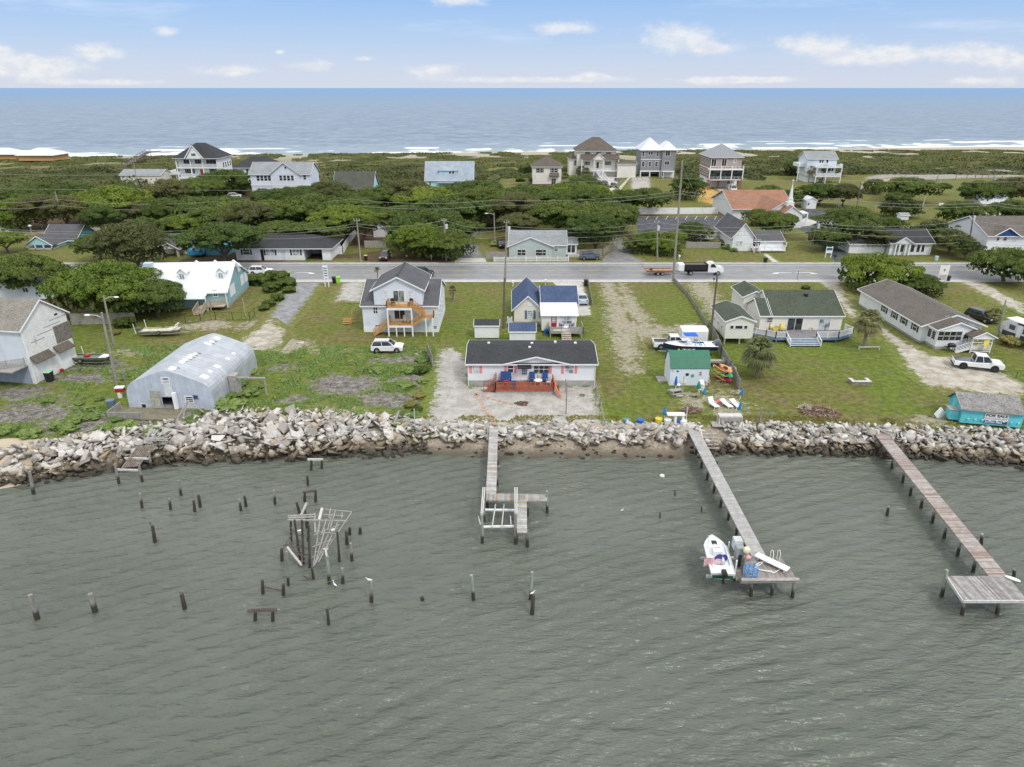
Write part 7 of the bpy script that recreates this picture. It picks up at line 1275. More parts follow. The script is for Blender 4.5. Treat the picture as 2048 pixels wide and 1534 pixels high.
def wheel(e, x, y, r=.35, w=.24, rim=RIM):
    s_ = 1 if y > 0 else -1; o = B().tube([(x, y-w/2*s_, r), (x, y+w/2*s_, r)], r, 16).make('wheel', RUB, e); B().tube([(x, y+w/2*s_-.02*s_, r), (x, y+(w/2+.015)*s_, r)], r*.6, 12).make('rim', rim, o)
def vehicle(kind, loc, ang, col, label, name, cat, L=4.6, W=1.85, group=None, rim=RIM, rp=True, z=.1):
    e = empty(name, (loc[0], loc[1], z), ang, label, cat, group); w = W/2
    P = {'suv': ([(-.5,.32),(-.5,.78),(-.485,1.0),(.20,1.06),(.40,1.0),(.49,.86),(.5,.6),(.49,.32)], (-.475,.24,-.40,.06,1.04,1.66)),
         'sedan': ([(-.5,.32),(-.5,.72),(-.48,.92),(-.30,.97),(.24,.93),(.42,.84),(.49,.7),(.5,.32)], (-.34,.24,-.2,.07,.93,1.42)),
         'pickup': ([(-.5,.45),(-.5,1.05),(-.1,1.05),(.22,1.22),(.44,1.18),(.49,1.05),(.5,.7),(.49,.45)], (-.10,.27,-.08,.15,1.2,1.95)),
         'van': ([(-.5,.35),(-.5,1.2),(-.48,1.3),(.34,1.2),(.44,.95),(.5,.8),(.5,.35)], (-.485,.40,-.47,.27,1.2,2.15))}[kind]
    pr = [(x*L, z) for x, z in P[0]]; cx = 0; sec = []
    for y, k in ((-w, .93), (-w+.1, 1), (w-.1, 1), (w, .93)): sec.append([(x*(.985 if k < 1 else 1), y, .35+(z-.35)*(k if z > .5 else 1)) for x, z in pr])
    B().loft(sec).make('body', col, e)
    a0, a1, b0, b1, z0, z1 = P[1]; a0, a1, b0, b1 = a0*L, a1*L, b0*L, b1*L; q = w-.08; t_ = w-.26
    z0 -= .04
    B().add([(a0,-q,z0),(a1,-q,z0),(a1,q,z0),(a0,q,z0),(b0,-t_,z1),(b1,-t_,z1),(b1,t_,z1),(b0,t_,z1)], [(0,1,5,4),(1,2,6,5),(2,3,7,6),(3,0,4,7),(4,5,6,7),(3,2,1,0)]).make('windows', CGL, e)
    b = B(); b.add([(b0-.02,-t_-.03,z1-.03),(b1+.03,-t_-.03,z1-.03),(b1+.03,t_+.03,z1-.03),(b0-.02,t_+.03,z1-.03),(b0+.08,-t_+.1,z1+.05),(b1-.08,-t_+.1,z1+.05),(b1-.08,t_-.1,z1+.05),(b0+.08,t_-.1,z1+.05)], [(0,1,5,4),(1,2,6,5),(2,3,7,6),(3,0,4,7),(4,5,6,7),(3,2,1,0)])
    for y0, y1 in ((-q, -t_), (q, t_)):
        for u, v in ((a0, b0), (a1, b1)): b.bar((u, y0*1.005, z0), (v, y1*1.02, z1), .07, .09)
        m0, m1 = (a0+a1)/2-.1, (b0+b1)/2; b.bar((m0, y0*1.01, z0), (m1, y1*1.02, z1), .05, .07)
        if kind == 'van': b.add([(a0+.1, y0*1.02, z0), (a1-1.6, y0*1.02, z0), (a1-1.9, y1*1.04, z1), (b0, y1*1.04, z1)], [(0,1,2,3)])
    b.make('roof', col, e)
    if kind == 'pickup':
        bx0, bx1 = -L/2+.08, a0-.08; b = B(); b.box(bx0, bx1, -w+.14, w-.14, 1.052, 1.075); b.make('bed_cover' if rp else 'bed_floor', CGD if rp else BLK, e)
        if not rp: b = B(); b.box(bx0, bx1, -w+.04, -w+.14, 1.0, 1.2); b.box(bx0, bx1, w-.14, w-.04, 1.0, 1.2); b.box(bx0-.05, bx0+.04, -w+.04, w-.04, 1.0, 1.2); b.make('bed_side', col, e)
    r = .42 if kind == 'pickup' else .35
    for x in (-.31*L, .31*L):
        for y in (-w+.1, w-.1): wheel(e, x, y, r, .25, rim)
        b = B(); [b.tube([(x, y, r+.02), (x, y+.012*(1 if y > 0 else -1), r+.02)], r+.09, 16) for y in (-w-.002, w+.002)]; b.make('wheel_arch', BLK, e)
    for y in (-w+.25, w-.25): B().box(L/2-.12, L/2+.01, y-.18, y+.18, .7, .85).make('headlight', HEADL, e); B().box(-L/2-.02, -L/2+.06, y-.14, y+.14, .78, 1.0).make('tail_light', TAIL, e)
    B().box(L/2-.05, L/2+.03, -w+.45, w-.45, .5, .82).make('grille', BLK, e); B().box(-L/2-.06, -L/2+.03, -w+.1, w-.1, .35, .55).make('rear_bumper', BLK if kind != 'sedan' else col, e); b = B(); [b.box(a1-.35, a1-.15, y-.1, y+.1, z0+.02, z0+.2) for y in (-w-.02, w+.02)]; b.make('mirror', col, e)
    return e
def car(kind, px, py, ang, col, label, name='parked_car', cat='car', **k): p = at(px, py); return vehicle(kind, (p.x, p.y), ang, col, label, name, cat, **k)
def hd(x0, y0, x1, y1): p, q = at(x0, y0), at(x1, y1); return atan2(q.y-p.y, q.x-p.x)
e = car('suv', 776, 703, 0, CW, 'white sport utility car parked on the grass in front of the two storey house'); b = B(); [b.box(-1.6, .3, y-.03, y+.03, 1.72, 1.76) for y in (-.62, .62)]; b.make('roof_rack', BLK, e)
p = at(1952, 737); e = vehicle('pickup', (p.x, p.y), -.34, CW, 'white crew cab pickup with black wheels and bed cover beside the entry porch', 'pickup_truck', 'pickup', L=5.9, W=2.05, rim=RIMB)
p = at(1343, 697); e = vehicle('pickup', (p.x-.0, p.y), -.02, CW, 'old white pickup with an open black bed behind the fishing boat', 'pickup_truck', 'pickup', L=5.6, W=1.95, rp=False)
p = at(1384, 686); e = empty('camper_shell', (p.x, p.y, .3), 0, 'white rounded camper box parked behind the old white pickup', 'camper'); b = B(); b.loft([[(x, y*k, z) for y, z in [(-1.15, .4), (-1.15, 1.9), (-.9, 2.15), (.9, 2.15), (1.15, 1.9), (1.15, .4)]] for x, k in ((-1.9, .85), (-1.6, 1), (1.7, 1), (1.95, .9))]); b.make('box_body', CW, e); b = B(); b.box(1.96, 2.0, -.9, -.7, .6, 1.0); b.make('tail_light', TAIL, e); wheel(e, .2, -1.1, .34); wheel(e, .2, 1.1, .34)
car('suv', 523, 549, 0, CW, 'white car driving on the road behind the teal house'); p = at(846, 551); vehicle('suv', (p.x, p.y-.5), -.12, CB, 'black car on the road half hidden by the two storey house roof', 'parked_car', 'car')
car('suv', 770, 519, -pi/2, CBR, 'dark brown car parked nose out on the vacant corner', L=4.4); car('van', 938, 478, -pi/2, CW, 'white van parked on the gravel lane', name='parked_van', cat='van', L=4.8); car('sedan', 1002, 494, -pi/2+.25, CB, 'dark car parked left of the grey green cottage'); car('suv', 1180, 519, 0, CBG, 'blue grey car parked beside the curved board fence')
p = at(1166, 612); vehicle('sedan', (p.x, p.y+2.2), pi/2, CSB, 'silver blue sedan parked on the concrete drive by the blue roofed cottage', 'parked_car', 'car', z=.12)
for q, l, c in (((1180,364),'dark car under the palms left of the white front stair',CB),((1210,371),'black car at the foot of the white front stair',CB),((1228,376),'dark purple car nearest on the cream stair house drive',CPL),((1235,366),'dark grey car behind the purple one on the stair house drive',CGD)): car('suv', *q, -pi/2+.1, c, l)
car('van', 1463, 382, -pi/2+.05, CW, 'taller white van on the pad of the brick pillared house', name='parked_van', cat='van', L=5.8, W=2.1); car('van', 1450, 396, -pi/2+.05, CW, 'white van nose out on the orange sand yard', name='parked_van', cat='van', L=5.0, W=2.0)
car('suv', 3, 471, .1, CW, 'white car at the far left on the shaded lane'); car('suv', 738, 408, .3, CW, 'white car glimpsed between the middle oaks'); car('suv', 408, 383, .2, CW, 'white car below the stairs of the porch house'); car('suv', 470, 396, .2, CW, 'white car left of the pale blue beach house')
# RV trailer and black car at the right
c0 = at(1996, 677); c1 = at(2048, 696); a_ = atan2(c1.y-c0.y, c1.x-c0.x); e = empty('camper_trailer', (c0.x, c0.y, .1), a_, 'long white and grey travel trailer at the right edge', 'travel trailer'); b = B(); b.loft([[(x, y, z) for x, z in [(0, 1.1), (-.4, 1.7), (0, 2.7), (.9, 3.2), (8.5, 3.2), (8.5, .7), (.4, .7)]] for y in (0, 2.5)]); b.make('box_body', M('trailer white', (.66,.67,.68), .5), e); B().box(.3, 8.5, -.03, -.003, .75, 1.5).make('grey_band', CGD, e); B().box(.2, 8.4, .2, 2.3, 3.2, 3.28).make('roof_skin', WHITE, e)
for x0, x1, z0, z1 in ((1.2, 2.1, 1.9, 2.6), (3.4, 5.0, 1.8, 2.7), (6.2, 7.4, 1.8, 2.6)): B().box(x0, x1, -.05, -.004, z0, z1).make('window', GLASS, e)
B().box(2.5, 3.2, -.06, -.004, .9, 2.9).make('door', WHITE, e); B().box(2.4, 8.2, -.12, .0, 2.95, 3.15).make('awning_roll', BLK, e); wheel(e, 5.0, .1, .36); wheel(e, 5.9, .1, .36); B().box(-1.2, .3, 1.1, 1.4, .5, .65).make('hitch', BLK, e)
p = at(2000, 655); vehicle('suv', (p.x-1, p.y+3.5), a_+.1, CB, 'black car parked behind the front of the travel trailer', 'parked_car', 'car')
# dump truck and flat trailer on the road
yt = at(1380, 552).y+1.1; X_ = lambda px, y=yt, py=545: at(px, py).x
e = empty('dump_truck', (X_(1366), yt, .12), 0, 'white cab truck with a black dump bed driving on the road', 'dump truck'); x_ = 6.9
B().loft([[(x, y, z) for x, z in [(4.3,.6),(4.3,2.2),(4.6,2.5),(5.5,2.5),(6.1,1.75),(7.3,1.6),(7.5,1.3),(7.5,.6)]] for y in (-1.0, 1.0)]).make('cab', CW, e); b = B(); [b.prism([(4.75,1.6),(4.85,2.3),(5.45,2.3),(5.95,1.6)], y, y+.02, 'y') for y in (-1.025, 1.005)]; b.add([(5.56,-.85,2.44),(6.12,-.9,1.78),(6.12,.9,1.78),(5.56,.85,2.44)], [(0,1,2,3)]); b.make('windows', CGL, e)
b = B(); b.box(-.4, 4.1, -1.1, -1.02, 1.0, 2.2); b.box(-.4, 4.1, 1.02, 1.1, 1.0, 2.2); b.box(-.4, -.32, -1.1, 1.1, 1.0, 2.1); b.box(4.0, 4.1, -1.1, 1.1, 1.0, 2.3); b.box(-.4, 4.1, -1.1, 1.1, 1.0, 1.1); [b.box(.4*k-.3, .4*k-.22, -1.16, -1.1, 1.0, 2.15) for k in range(12)]; b.make('dump_bed', BLK, e); B().box(-.2, 3.9, -1, 1, 1.9, 2.1).make('load', M('brown load', (.14,.11,.08), .9, .3, 4), e); B().box(-.3, 7.2, -.45, .45, .6, .95).make('chassis', BLK, e)
for x in (.9, 6.4): wheel(e, x, -.95, .43); wheel(e, x, .95, .43)
B().box(-1.6, -.45, -.9, .9, .9, 2.2).make('tool_box', WHITE, e)
e = empty('equipment_trailer', (X_(1346), yt, .12), 0, 'rusty flat equipment trailer with a raised ramp behind the dump truck', 'trailer'); RST = M('rusty brown steel', (.24,.11,.06), .8, .3, 3); b = B(); b.box(-6.0, -.6, -1.05, 1.05, .75, .85); b.make('deck', M('worn orange brown planks', (.40,.23,.13), .85, .3, 2), e); b = B(); [b.box(-6.0, -.6, y-.04, y+.04, .6, 1.0) for y in (-1.08, 1.08)]; b.bar((-.6, 0, .7), (.9, 0, .6), .12); b.make('frame', RST, e); b = B(); [b.bar((-6.0, y, .8), (-6.9, y, 1.9), .07) for y in (-.9, -.45, 0, .45, .9)]; b.bar((-6.9, -.9, 1.9), (-6.9, .9, 1.9), .07); b.make('ramp', RST, e)
B().tube([(-5.2, 0, .95), (-4.7, 0, .95)], .28, 8).make('log_load', BLK, e)
for x in (-3.7, -2.8): wheel(e, x, -1.15, .36); wheel(e, x, 1.15, .36)
# ------------------------------------------------ boats
def hull(L, W, H, bow=.35, open_=True, flat_=False):
    """hull loft, bow toward +x"""
    secs = []; inn = []
    for i in range(11):
        t = i/10; x = -L/2+L*t; k = 1 if t < bow+.25 else max(.04, 1-((t-bow-.25)/(.75-bow))**2.2); ww = W/2*k if not flat_ else W/2*(1 if t < .8 else 1-.35*(t-.8)/.2); kz = .12+.5*max(0, t-.7)**1.4*3*H if not flat_ else (0 if t < .75 else (t-.75)*2.2*H)
        sh = H*(1+.22*t*t); secs.append([(x, -ww, sh), (x, -ww*.93, sh*.5+kz*.3), (x, -ww*.6, kz+.05), (x, 0, kz*.9), (x, ww*.6, kz+.05), (x, ww*.93, sh*.5+kz*.3), (x, ww, sh)])
    return secs
def boat(name, label, loc, ang, L, W, H, hm, dm, z=.6, flat_=False, grp=None, tilt=0):
    e = empty(name, (loc[0], loc[1], z), ang, label, 'boat', grp); s = hull(L, W, H, flat_=flat_); n = 7; vs = [q for c in s for q in c]; fs = [(i*n+k, i*n+k+1, (i+1)*n+k+1, (i+1)*n+k) for i in range(10) for k in range(6)]; fs.append(tuple(range(7)))
    B().add(vs, fs).make('hull', hm, e, smooth=False)
    g = [(c[0][0], c[0][1]*.84, c[0][2]-.02) for c in s]+[(c[6][0], c[6][1]*.84, c[6][2]-.02) for c in s[::-1]]; b = B()
    for a in (0, 6):
        b = B()
        for c0, c1 in zip(s[:-1], s[1:]): b.add([c0[a], c1[a], (c1[a][0], c1[a][1]*.8, c1[a][2]), (c0[a][0], c0[a][1]*.8, c0[a][2])], [(0,1,2,3)])
        b.make('gunwale', dm, e)
    fl = [(c[0][0], c[0][1]*.86, c[0][2]*.78+(.2*H if i > 6 else 0)) for i, c in enumerate(s)]; B().add(fl+[(x, -y, z_) for x, y, z_ in fl], [(i, i+1, 12+i, 11+i) for i in range(10)]).make('deck', dm, e); return e
def outboard(e, x, z, m, s=1.0):
    o = B().loft([[(x-.35*s, -.2*s, z+.3*s), (x+.25*s, -.2*s, z+.35*s), (x+.25*s, .2*s, z+.35*s), (x-.35*s, .2*s, z+.3*s)], [(x-.4*s, -.22*s, z+.6*s), (x+.3*s, -.22*s, z+.6*s), (x+.3*s, .22*s, z+.6*s), (x-.4*s, .22*s, z+.6*s)], [(x-.3*s, -.14*s, z+.85*s), (x+.15*s, -.14*s, z+.8*s), (x+.15*s, .14*s, z+.8*s), (x-.3*s, .14*s, z+.85*s)]]).box(x-.15*s, x+.08*s, -.06*s, .06*s, z-.55*s, z+.32*s).box(x-.28*s, x+.15*s, -.12*s, .12*s, z-.4*s, z-.35*s).make('outboard_motor', m, e); return o
def boattrailer(e, L, z, hitch=1, wx=0.0, m=None):
    m = m or CHROME; b = B(); b.bar((-L*.45, -.75, z), (L*.2*hitch, -.75, z), .08, .1); b.bar((-L*.45, .75, z), (L*.2*hitch, .75, z), .08, .1); b.bar((L*.2, -.75, z), (L*.68, 0, z), .08, .1); b.bar((L*.2, .75, z), (L*.68, 0, z), .08, .1); b.bar((-L*.4, -.75, z), (-L*.4, .75, z), .08, .1); b.bar((wx, -.95, z), (wx, .95, z), .08, .08); b.make('trailer_frame', m, e)
    for y in (-.98, .98): wheel(e, wx, y, .29, .2)
# big fishing boat, nose left
HULLB = None; m, t, b_ = bsdf('navy and blue boat hull'); zz = t.new('ShaderNodeSeparateXYZ', {0: t.new('ShaderNodeTexCoord').outputs['Object']}).outputs[2]; c = t.mix(t.step(zz, .42, .45), (.05,.30,.62), (.015,.02,.05)); c = t.mix(t.step(zz, .20, .22, 1, 0), c, (.7,.72,.72)); t.set(b_, 'Base Color', c); t.set(b_, 'Roughness', .3); HULLB = m
p = at(1379, 712); bt = boat('fishing_boat', 'white and navy fishing boat with a bright blue top on a trailer behind the shed', (p.x, p.y+.6), pi, 7.5, 2.4, 1.05, HULLB, WHITE, z=.75)
boattrailer(bt, 6.6, .0, 1, -.9); bt.location.z = .55
B().box(-.9, .9, -.75, .75, 2.45, 2.52).make('canopy', M('bright blue canvas', (.01,.12,.62), .7, .08), bt); b = B(); [b.tube([(x*.8, y*.8, 1.0), (x, y, 2.45)], .03, 6) for x in (-.8, .8) for y in (-.6, .6)]; b.make('canopy_frame', CHROME, bt); B().box(-.3, .35, -.35, .35, .45, 1.35).box(.3, .45, -.3, .3, 1.35, 1.6).make('console', WHITE, bt); B().box(-1.5, -.9, -.4, .4, .45, 1.0).make('seat', WHITE, bt); outboard(bt, -3.75, .75, M('grey outboard', (.14,.17,.22), .4), 1.15); B().box(-3.4, -2.2, -1.0, 1.0, .9, .99).make('rear_deck', WHITE, bt)
b = B(); [b.tube([(1.3, y, 1.05), (2.3, y*.7, 1.12), (2.8, y*.2, 1.14)], .05, 5) for y in (-.6, .6)]; [b.tube([(-1.0-.2*k, .3*k-.5, 1.0), (-1.2-.1*k, .3*k-.4, 1.25)], .09, 6) for k in range(4)]; b.make('blue_rope', M('light blue rope', (.05,.35,.7), .6), bt)
text('CRU-ALL-IN', 1.3, 1.2, .52, .34, PVC, bt, rz=pi, bold=.012, name='hull_lettering'); b = B(); b.ball((1.75, 1.14, .62), (.16, .03, .13), 8, 5).make('hull_emblem', M('yellow emblem', (.7,.55,.08), .5), bt)
# jon boats left
GRN = M('olive green hull', (.10,.12,.085), .5, .15, 2); p = at(183, 729); e = boat('jon_boat', 'olive flat jon boat with a black outboard on a trailer beside the garage doors', (p.x, p.y+.4), -.06, 5.4, 1.7, .62, GRN, M('olive deck', (.20,.21,.17), .7, .2, 2), z=.45, flat_=True); boattrailer(e, 5.6, .0, 1, -1.0); outboard(e, -2.95, .55, BLK, 1.0); b = B(); b.box(-.9, -.3, -.3, .3, .55, .8).make('red_fuel_tank', REDP, e); B().box(1.4, 2.5, -.7, .7, .68, .72).make('bow_deck', WHITE, e)
for x, y in ((-2.6, -1.1), (-1.9, 1.2)): B().tube([(x, y, .1), (x-.1, y, 1.6)], .05, 6).make('guide_post', PVC, e)
p = at(325, 672); e = boat('flat_boat', 'weathered cream flat boat on a trailer near the black metal fence', (p.x-.2, p.y+.3), .05, 5.8, 1.9, .5, M('stained grey hull', (.25,.25,.23), .7, .3, 2), M('mildewed cream deck', (.55,.53,.40), .7, .2, 1.5, .25, 6), z=.5, flat_=True); boattrailer(e, 6.2, 0, 1, .0, GREYW)
b = B(); [b.bar(a, c, .1, .1) for a, c in (((2.2,-.9,.7),(2.6,-.6,1.3)),((2.2,.9,.7),(2.6,.6,1.3)),((2.6,-.6,1.3),(2.6,.6,1.3)),((2.2,-.9,.7),(2.2,.9,.7)))]; b.make('bow_frame', PVC, e)
for x, y in ((-3.4, -.9), (-2.6, 1.1)): B().tube([(x, y, .1), (x-.15, y, 1.7)], .05, 6).make('guide_post', PVC, e)
B().box(-3.6, -2.9, -.4, .4, .3, .8).make('motor_mount', DKW, e)
# boat on the lift
pb_ = z4(605, 1225, 0); pf_ = z4(520, 940, 0); ang = atan2(pf_.y-pb_.y, pf_.x-pb_.x); mid = (pb_+pf_)/2; e = boat('lift_boat', 'white skiff with a striped flag hanging on the lift at the long pier', (mid.x, mid.y), ang, 4.9, 1.9, .7, M('dark green and white hull', (.55,.57,.56), .4, .1), WHITE, z=-.35)
B().box(-.2, .6, -.35, .35, .4, 1.05).make('console', WHITE, e); B().ball((.9, .0, .75), (.35, .3, .12), 8, 5).make('grey_seat', TRM, e); B().ball((-.6, -.45, .8), (.25, .25, .3), 7, 5).make('blue_bag', M('deep blue cover', (.02,.03,.25), .7), e); outboard(e, -2.7, .5, BLK, .9); B().box(-2.4, -1.4, -.85, .85, .6, .66).make('rear_deck', WHITE, e); b = B(); b.add([(.62,-.3,.75),(.62,.3,.75),(.35,.28,1.12),(.35,-.28,1.12)], [(0,1,2,3)]); b.make('windshield', CGL, e); B().box(-1.25, -.75, -.35, .35, .6, .95).make('seat', TRM, e); B().box(1.2, 1.7, -.22, .22, .74, .78).make('hatch', BLK, e); b = B(); [b.bar((-2.4, y, .74), (1.0, y, .82), .05) for y in (-.92, .92)]; b.make('rub_rail', TRM, e); B().box(-2.48, -2.42, -.8, .8, .22, .52).make('transom_band', M('dark green', (.01,.09,.05), .4), e)
fe = empty('striped_flag', mid+Vector((-.75, -1.3, .5)), 0, 'red and white striped flag with a blue canton drooping from the skiff', 'flag')
m, t, b_ = bsdf('striped flag cloth'); sp = t.new('ShaderNodeSeparateXYZ', {0: t.new('ShaderNodeTexCoord').outputs['Object']}); s_ = t.step(t.math('FRACT', t.math('MULTIPLY', sp.outputs[2], 8)), .49, .51); c = t.mix(s_, (.6,.05,.08), (.75,.75,.77)); c = t.mix(t.math('MULTIPLY', t.step(sp.outputs[0], .09, .11), t.step(sp.outputs[2], .29, .31)), c, (.04,.06,.25)); t.set(b_, 'Base Color', c)
b = B(); n_ = 9; vs = []; [vs.extend([(.7-1.35*i/8, .12*sin(i*1.1), -.1-.35*(i/8)**1.2), (.7-1.35*i/8, .12*sin(i*1.1)+.05, .72-.45*(i/8)**1.2)]) for i in range(n_)]; b.add(vs+[(x, y+.03, z) for x, y, z in vs], [(2*i, 2*i+2, 2*i+3, 2*i+1) for i in range(n_-1)]+[(18+2*i, 18+2*i+1, 18+2*i+3, 18+2*i+2) for i in range(n_-1)]); b.make('cloth', m, fe); B().tube([(.72, 0, -.7), (.72, 0, .8)], .025, 6).make('pole', CHROME, fe)
# pier head things
def put(name, b, mat, loc, rz, label, cat, group=None, smooth=False): o = b.make(name, mat, None, smooth); o.location = loc; o.rotation_euler = (0, 0, rz); return tag(o, label, cat, group)
p = z4(715, 1110, -.1); e = empty('outboard_rack', p, 0, 'grey outboard motor and gear standing on the side landing by the boat lift', 'motor'); B().box(-.3, .3, -.25, .35, .3, 1.5).make('motor_housing', M('mid grey plastic', (.30,.32,.32), .5, .1), e); B().box(-.35, .3, .3, 1.0, .9, 1.8).make('motor_cowl', M('light grey plastic', (.50,.52,.52), .5, .1), e); B().box(-.1, .1, -.4, -.1, -.2, .9).make('motor_leg', BLK, e)
p = z4(762, 1132, -.05); e = empty('pier_lamp', p, 0, 'lamp with a cream globe on a post at the head of the long pier', 'lamp'); zt = zat(820+1035/3.652, p.y); B().tube([(0,0,-1.2),(0,0,zt-.05)], .07, 7).make('post', PILEG, e); B().ball((0,0,zt+.2), .3, 10, 7).make('globe', M('cream globe', (.72,.64,.42), .4), e)
p = z4(805, 1215, -.05); e = empty('blue_crate', p, .1, 'light blue open crate on the near edge of the long pier head', 'crate'); b = B(); [b.bar((x, -.35, z_), (x, .35, z_), .05) for x in (-.35, .35) for z_ in (.05, .35, .65, .95)]; [b.bar((-.35, y, z_), (.35, y, z_), .05) for y in (-.35, .35) for z_ in (.05, .35, .65, .95)]; [b.bar((x, y, 0), (x, y, 1.0), .06) for x in (-.35, 0, .35) for y in (-.35, .35)]; b.make('slats', M('sky blue plastic', (.10,.32,.62), .5), e)
p = z4(960, 1130, 0); a_ = atan2(*(lambda d: (d.y, d.x))(z4(1040, 1165)-z4(905, 1100))); e = empty('cleaning_table', p, a_, 'long white board table lying on the long pier head', 'table'); B().box(-1.35, 1.35, -.32, .32, .25, .33).make('tabletop', PVC, e); b = B(); [b.box(x-.04, x+.04, -.2, .2, -.04, .25) for x in (-1.1, 1.1)]; b.make('feet', PVC, e)
p = z4(940, 1150, 0); b = B(); P_ = [(cos(k*.45)*(.9+.2*sin(k)), sin(k*.45)*(.6+.15*cos(k*1.7)), .03+.01*(k % 3)) for k in range(26)]; b.tube(P_, .035, 5); put('hose', b, PVC, p, 0, 'white looped hose around the board table on the pier head', 'hose')
p = z4(975, 1085, 0); b = B(); [b.tube([(x, .1, -.9), (x, .1, .75), (x+.02, -.15, .95), (x+.02, -.4, .75), (x, -.4, 0)], .03, 6) for x in (-.25, .3)]; [b.tube([(-.25, .1, z_), (.3, .1, z_)], .03, 6) for z_ in (-.7, -.4, -.1)]; put('dock_ladder', b, PVC, p, 0, 'white dock ladder rails at the back edge of the long pier head', 'ladder')
b = B(); b.ball((0,0,.2), (.4,.25,.2), 7, 5); put('red_bundle', b, M('pink and red cloth', (.6,.3,.3), .8, .3, 3), z4(778, 1090, 0), 0, 'pink and white cloth bundle where the long pier meets its head', 'cloth')
for (x, y, l) in ((1548,532,'white buoy floating between the short pier and the long pier'),): b = B(); b.ball((0,0,.05), (.28,.28,.2), 10, 7); p = z3(x, y, WZ); put('buoy', b, M('pale buoy', (.7,.68,.6), .5), p, 0, l, 'buoy')
def bird(loc, s, rz, label, m=None, legs=.1, neck=0.0):
    e = empty('bird', loc, rz, label, 'bird'); b = B(); b.loft([[(x*s, r*s*cos(a), (z+r*.8*sin(a))*s) for a in [k*pi/4 for k in range(8)]] for x, r, z in ((-.34,.02,.16),(-.2,.08,.18),(0,.13,.2),(.15,.1,.26),(.22+neck*.05,.05,.34+neck*.3),(.24+neck*.1,.045,.42+neck),(.3+neck*.1,.055,.46+neck),(.38+neck*.1,.02,.45+neck))]); b.make('body', m or PVC, e, True); B().tube([(.37*s+neck*.1*s, 0, (.455+neck)*s), (.5*s+neck*.1*s, 0, (.44+neck)*s)], [.02*s, .004], 5).make('beak', M('orange beak', (.6,.35,.05), .5), e); b = B(); [b.tube([(0, y*s, -legs), (0, y*s, .12*s)], .012, 4) for y in (-.04, .04)]; b.make('legs', BLK, e); return e
def on(px, py, bx, by): p = at(bx, by, WZ); return Vector((p.x, p.y, zat(py, p.y)))
bird(on(743, 1164, 743, 1203)+Vector((0, 0, .08)), .7, pi, 'white bird perched on the streaked piling right of the collapsed dock'); bird(on(1066, 1190, 1064, 1229)+Vector((0, 0, .08)), .6, .4, 'gull standing on the dark piling in front of the tall pale one'); bird(on(671, 1172, 671, 1176), .6, 2.5, 'white egret standing on a sunken beam of the collapsed dock', None, .3, .35); bird(on(1244, 1021, 1244, 1022)+Vector((0, 0, -.06)), .5, .3, 'small gull floating on the water between the two piers'); bird(on(304.6, 1050, 309, 1082)+Vector((0, 0, .06)), .4, 2, 'small dark bird on the lone dark piling', BLK)
# ------------------------------------------------ kayaks and yard things
def kayak(loc, rot, col, label, L=3.2, W=.75, H=.34):
    e = empty('kayak', loc, 0, label, 'kayak', 'kayaks in the rack by the board fence' if 'rack' in label else None); e.rotation_euler = rot; S = []
    for i in range(13):
        t = i/12; k = max(.03, sin(pi*t)**.6); x = -L/2+L*t; up = .12*abs(2*t-1)**3; S.append([(x, W/2*k*cos(a), up+H/2+H/2*k*sin(a)*(1 if sin(a) < 0 else .75)) for a in [j*2*pi/10 for j in range(10)]])
    B().loft(S).make('hull', col, e, True); B().ball((0, 0, H*.86), (.55, .23, .06), 10, 5).make('cockpit', BLK, e); return e
KO, KY, KG, KM, KR = [M(n, c, .4, .08) for n, c in (('orange plastic', (.75,.22,.04)), ('yellow green plastic', (.35,.62,.05)), ('green plastic', (.04,.55,.22)), ('magenta plastic', (.55,.02,.12)), ('light orange plastic', (.85,.36,.12)))]
pk = at(1448, 768); rk = empty('kayak_rack', (pk.x, pk.y+1.3, 0), 0, 'timber rack holding bright kayaks between the green roofed shed and fence', 'rack'); b = B(); [b.bar((x, y, 0), (x, y, 1.9), .1, .1, (1,0,0)) for x in (-.05,) for y in (-.8, .8)]; b.make('uprights', GREYW, rk); b = B(); [b.bar((-.9, y, z_), (.9, y, z_), .08) for y in (-.8, .8) for z_ in (.25, .85, 1.45)]; b.make('arms', GREYW, rk)
RA = (.45, -.12, pi/2+.42)
for dx, z_, c, l in ((-.55,.3,KO,'orange kayak lowest on the left side of the rack'),(-.55,.88,KY,'yellow green kayak in the middle left of the rack'),(-.6,1.48,KO,'long orange red kayak on the upper left of the rack'),(.5,.3,KM,'magenta kayak lowest on the right side of the rack'),(.6,.88,KG,'green kayak in the middle right of the rack'),(.45,1.55,KR,'pale orange kayak on top of the rack at the right')): kayak((pk.x+dx+.05, pk.y+1.2, z_), (.7 if dx < 0 else -.7, 0, pi/2+.28), c, l, 3.0)
kb = at(1119, 797, .15); kt = kb+Vector((-.75, 2.7, 1.35)); kayak((kb+kt)/2, ((kt-kb).to_track_quat('X', 'Z') @ Euler((.9, 0, 0)).to_quaternion()).to_euler(), M('red orange plastic', (.70,.14,.05), .4, .08), 'red orange kayak leaning against the corner of the red deck', 3.3)
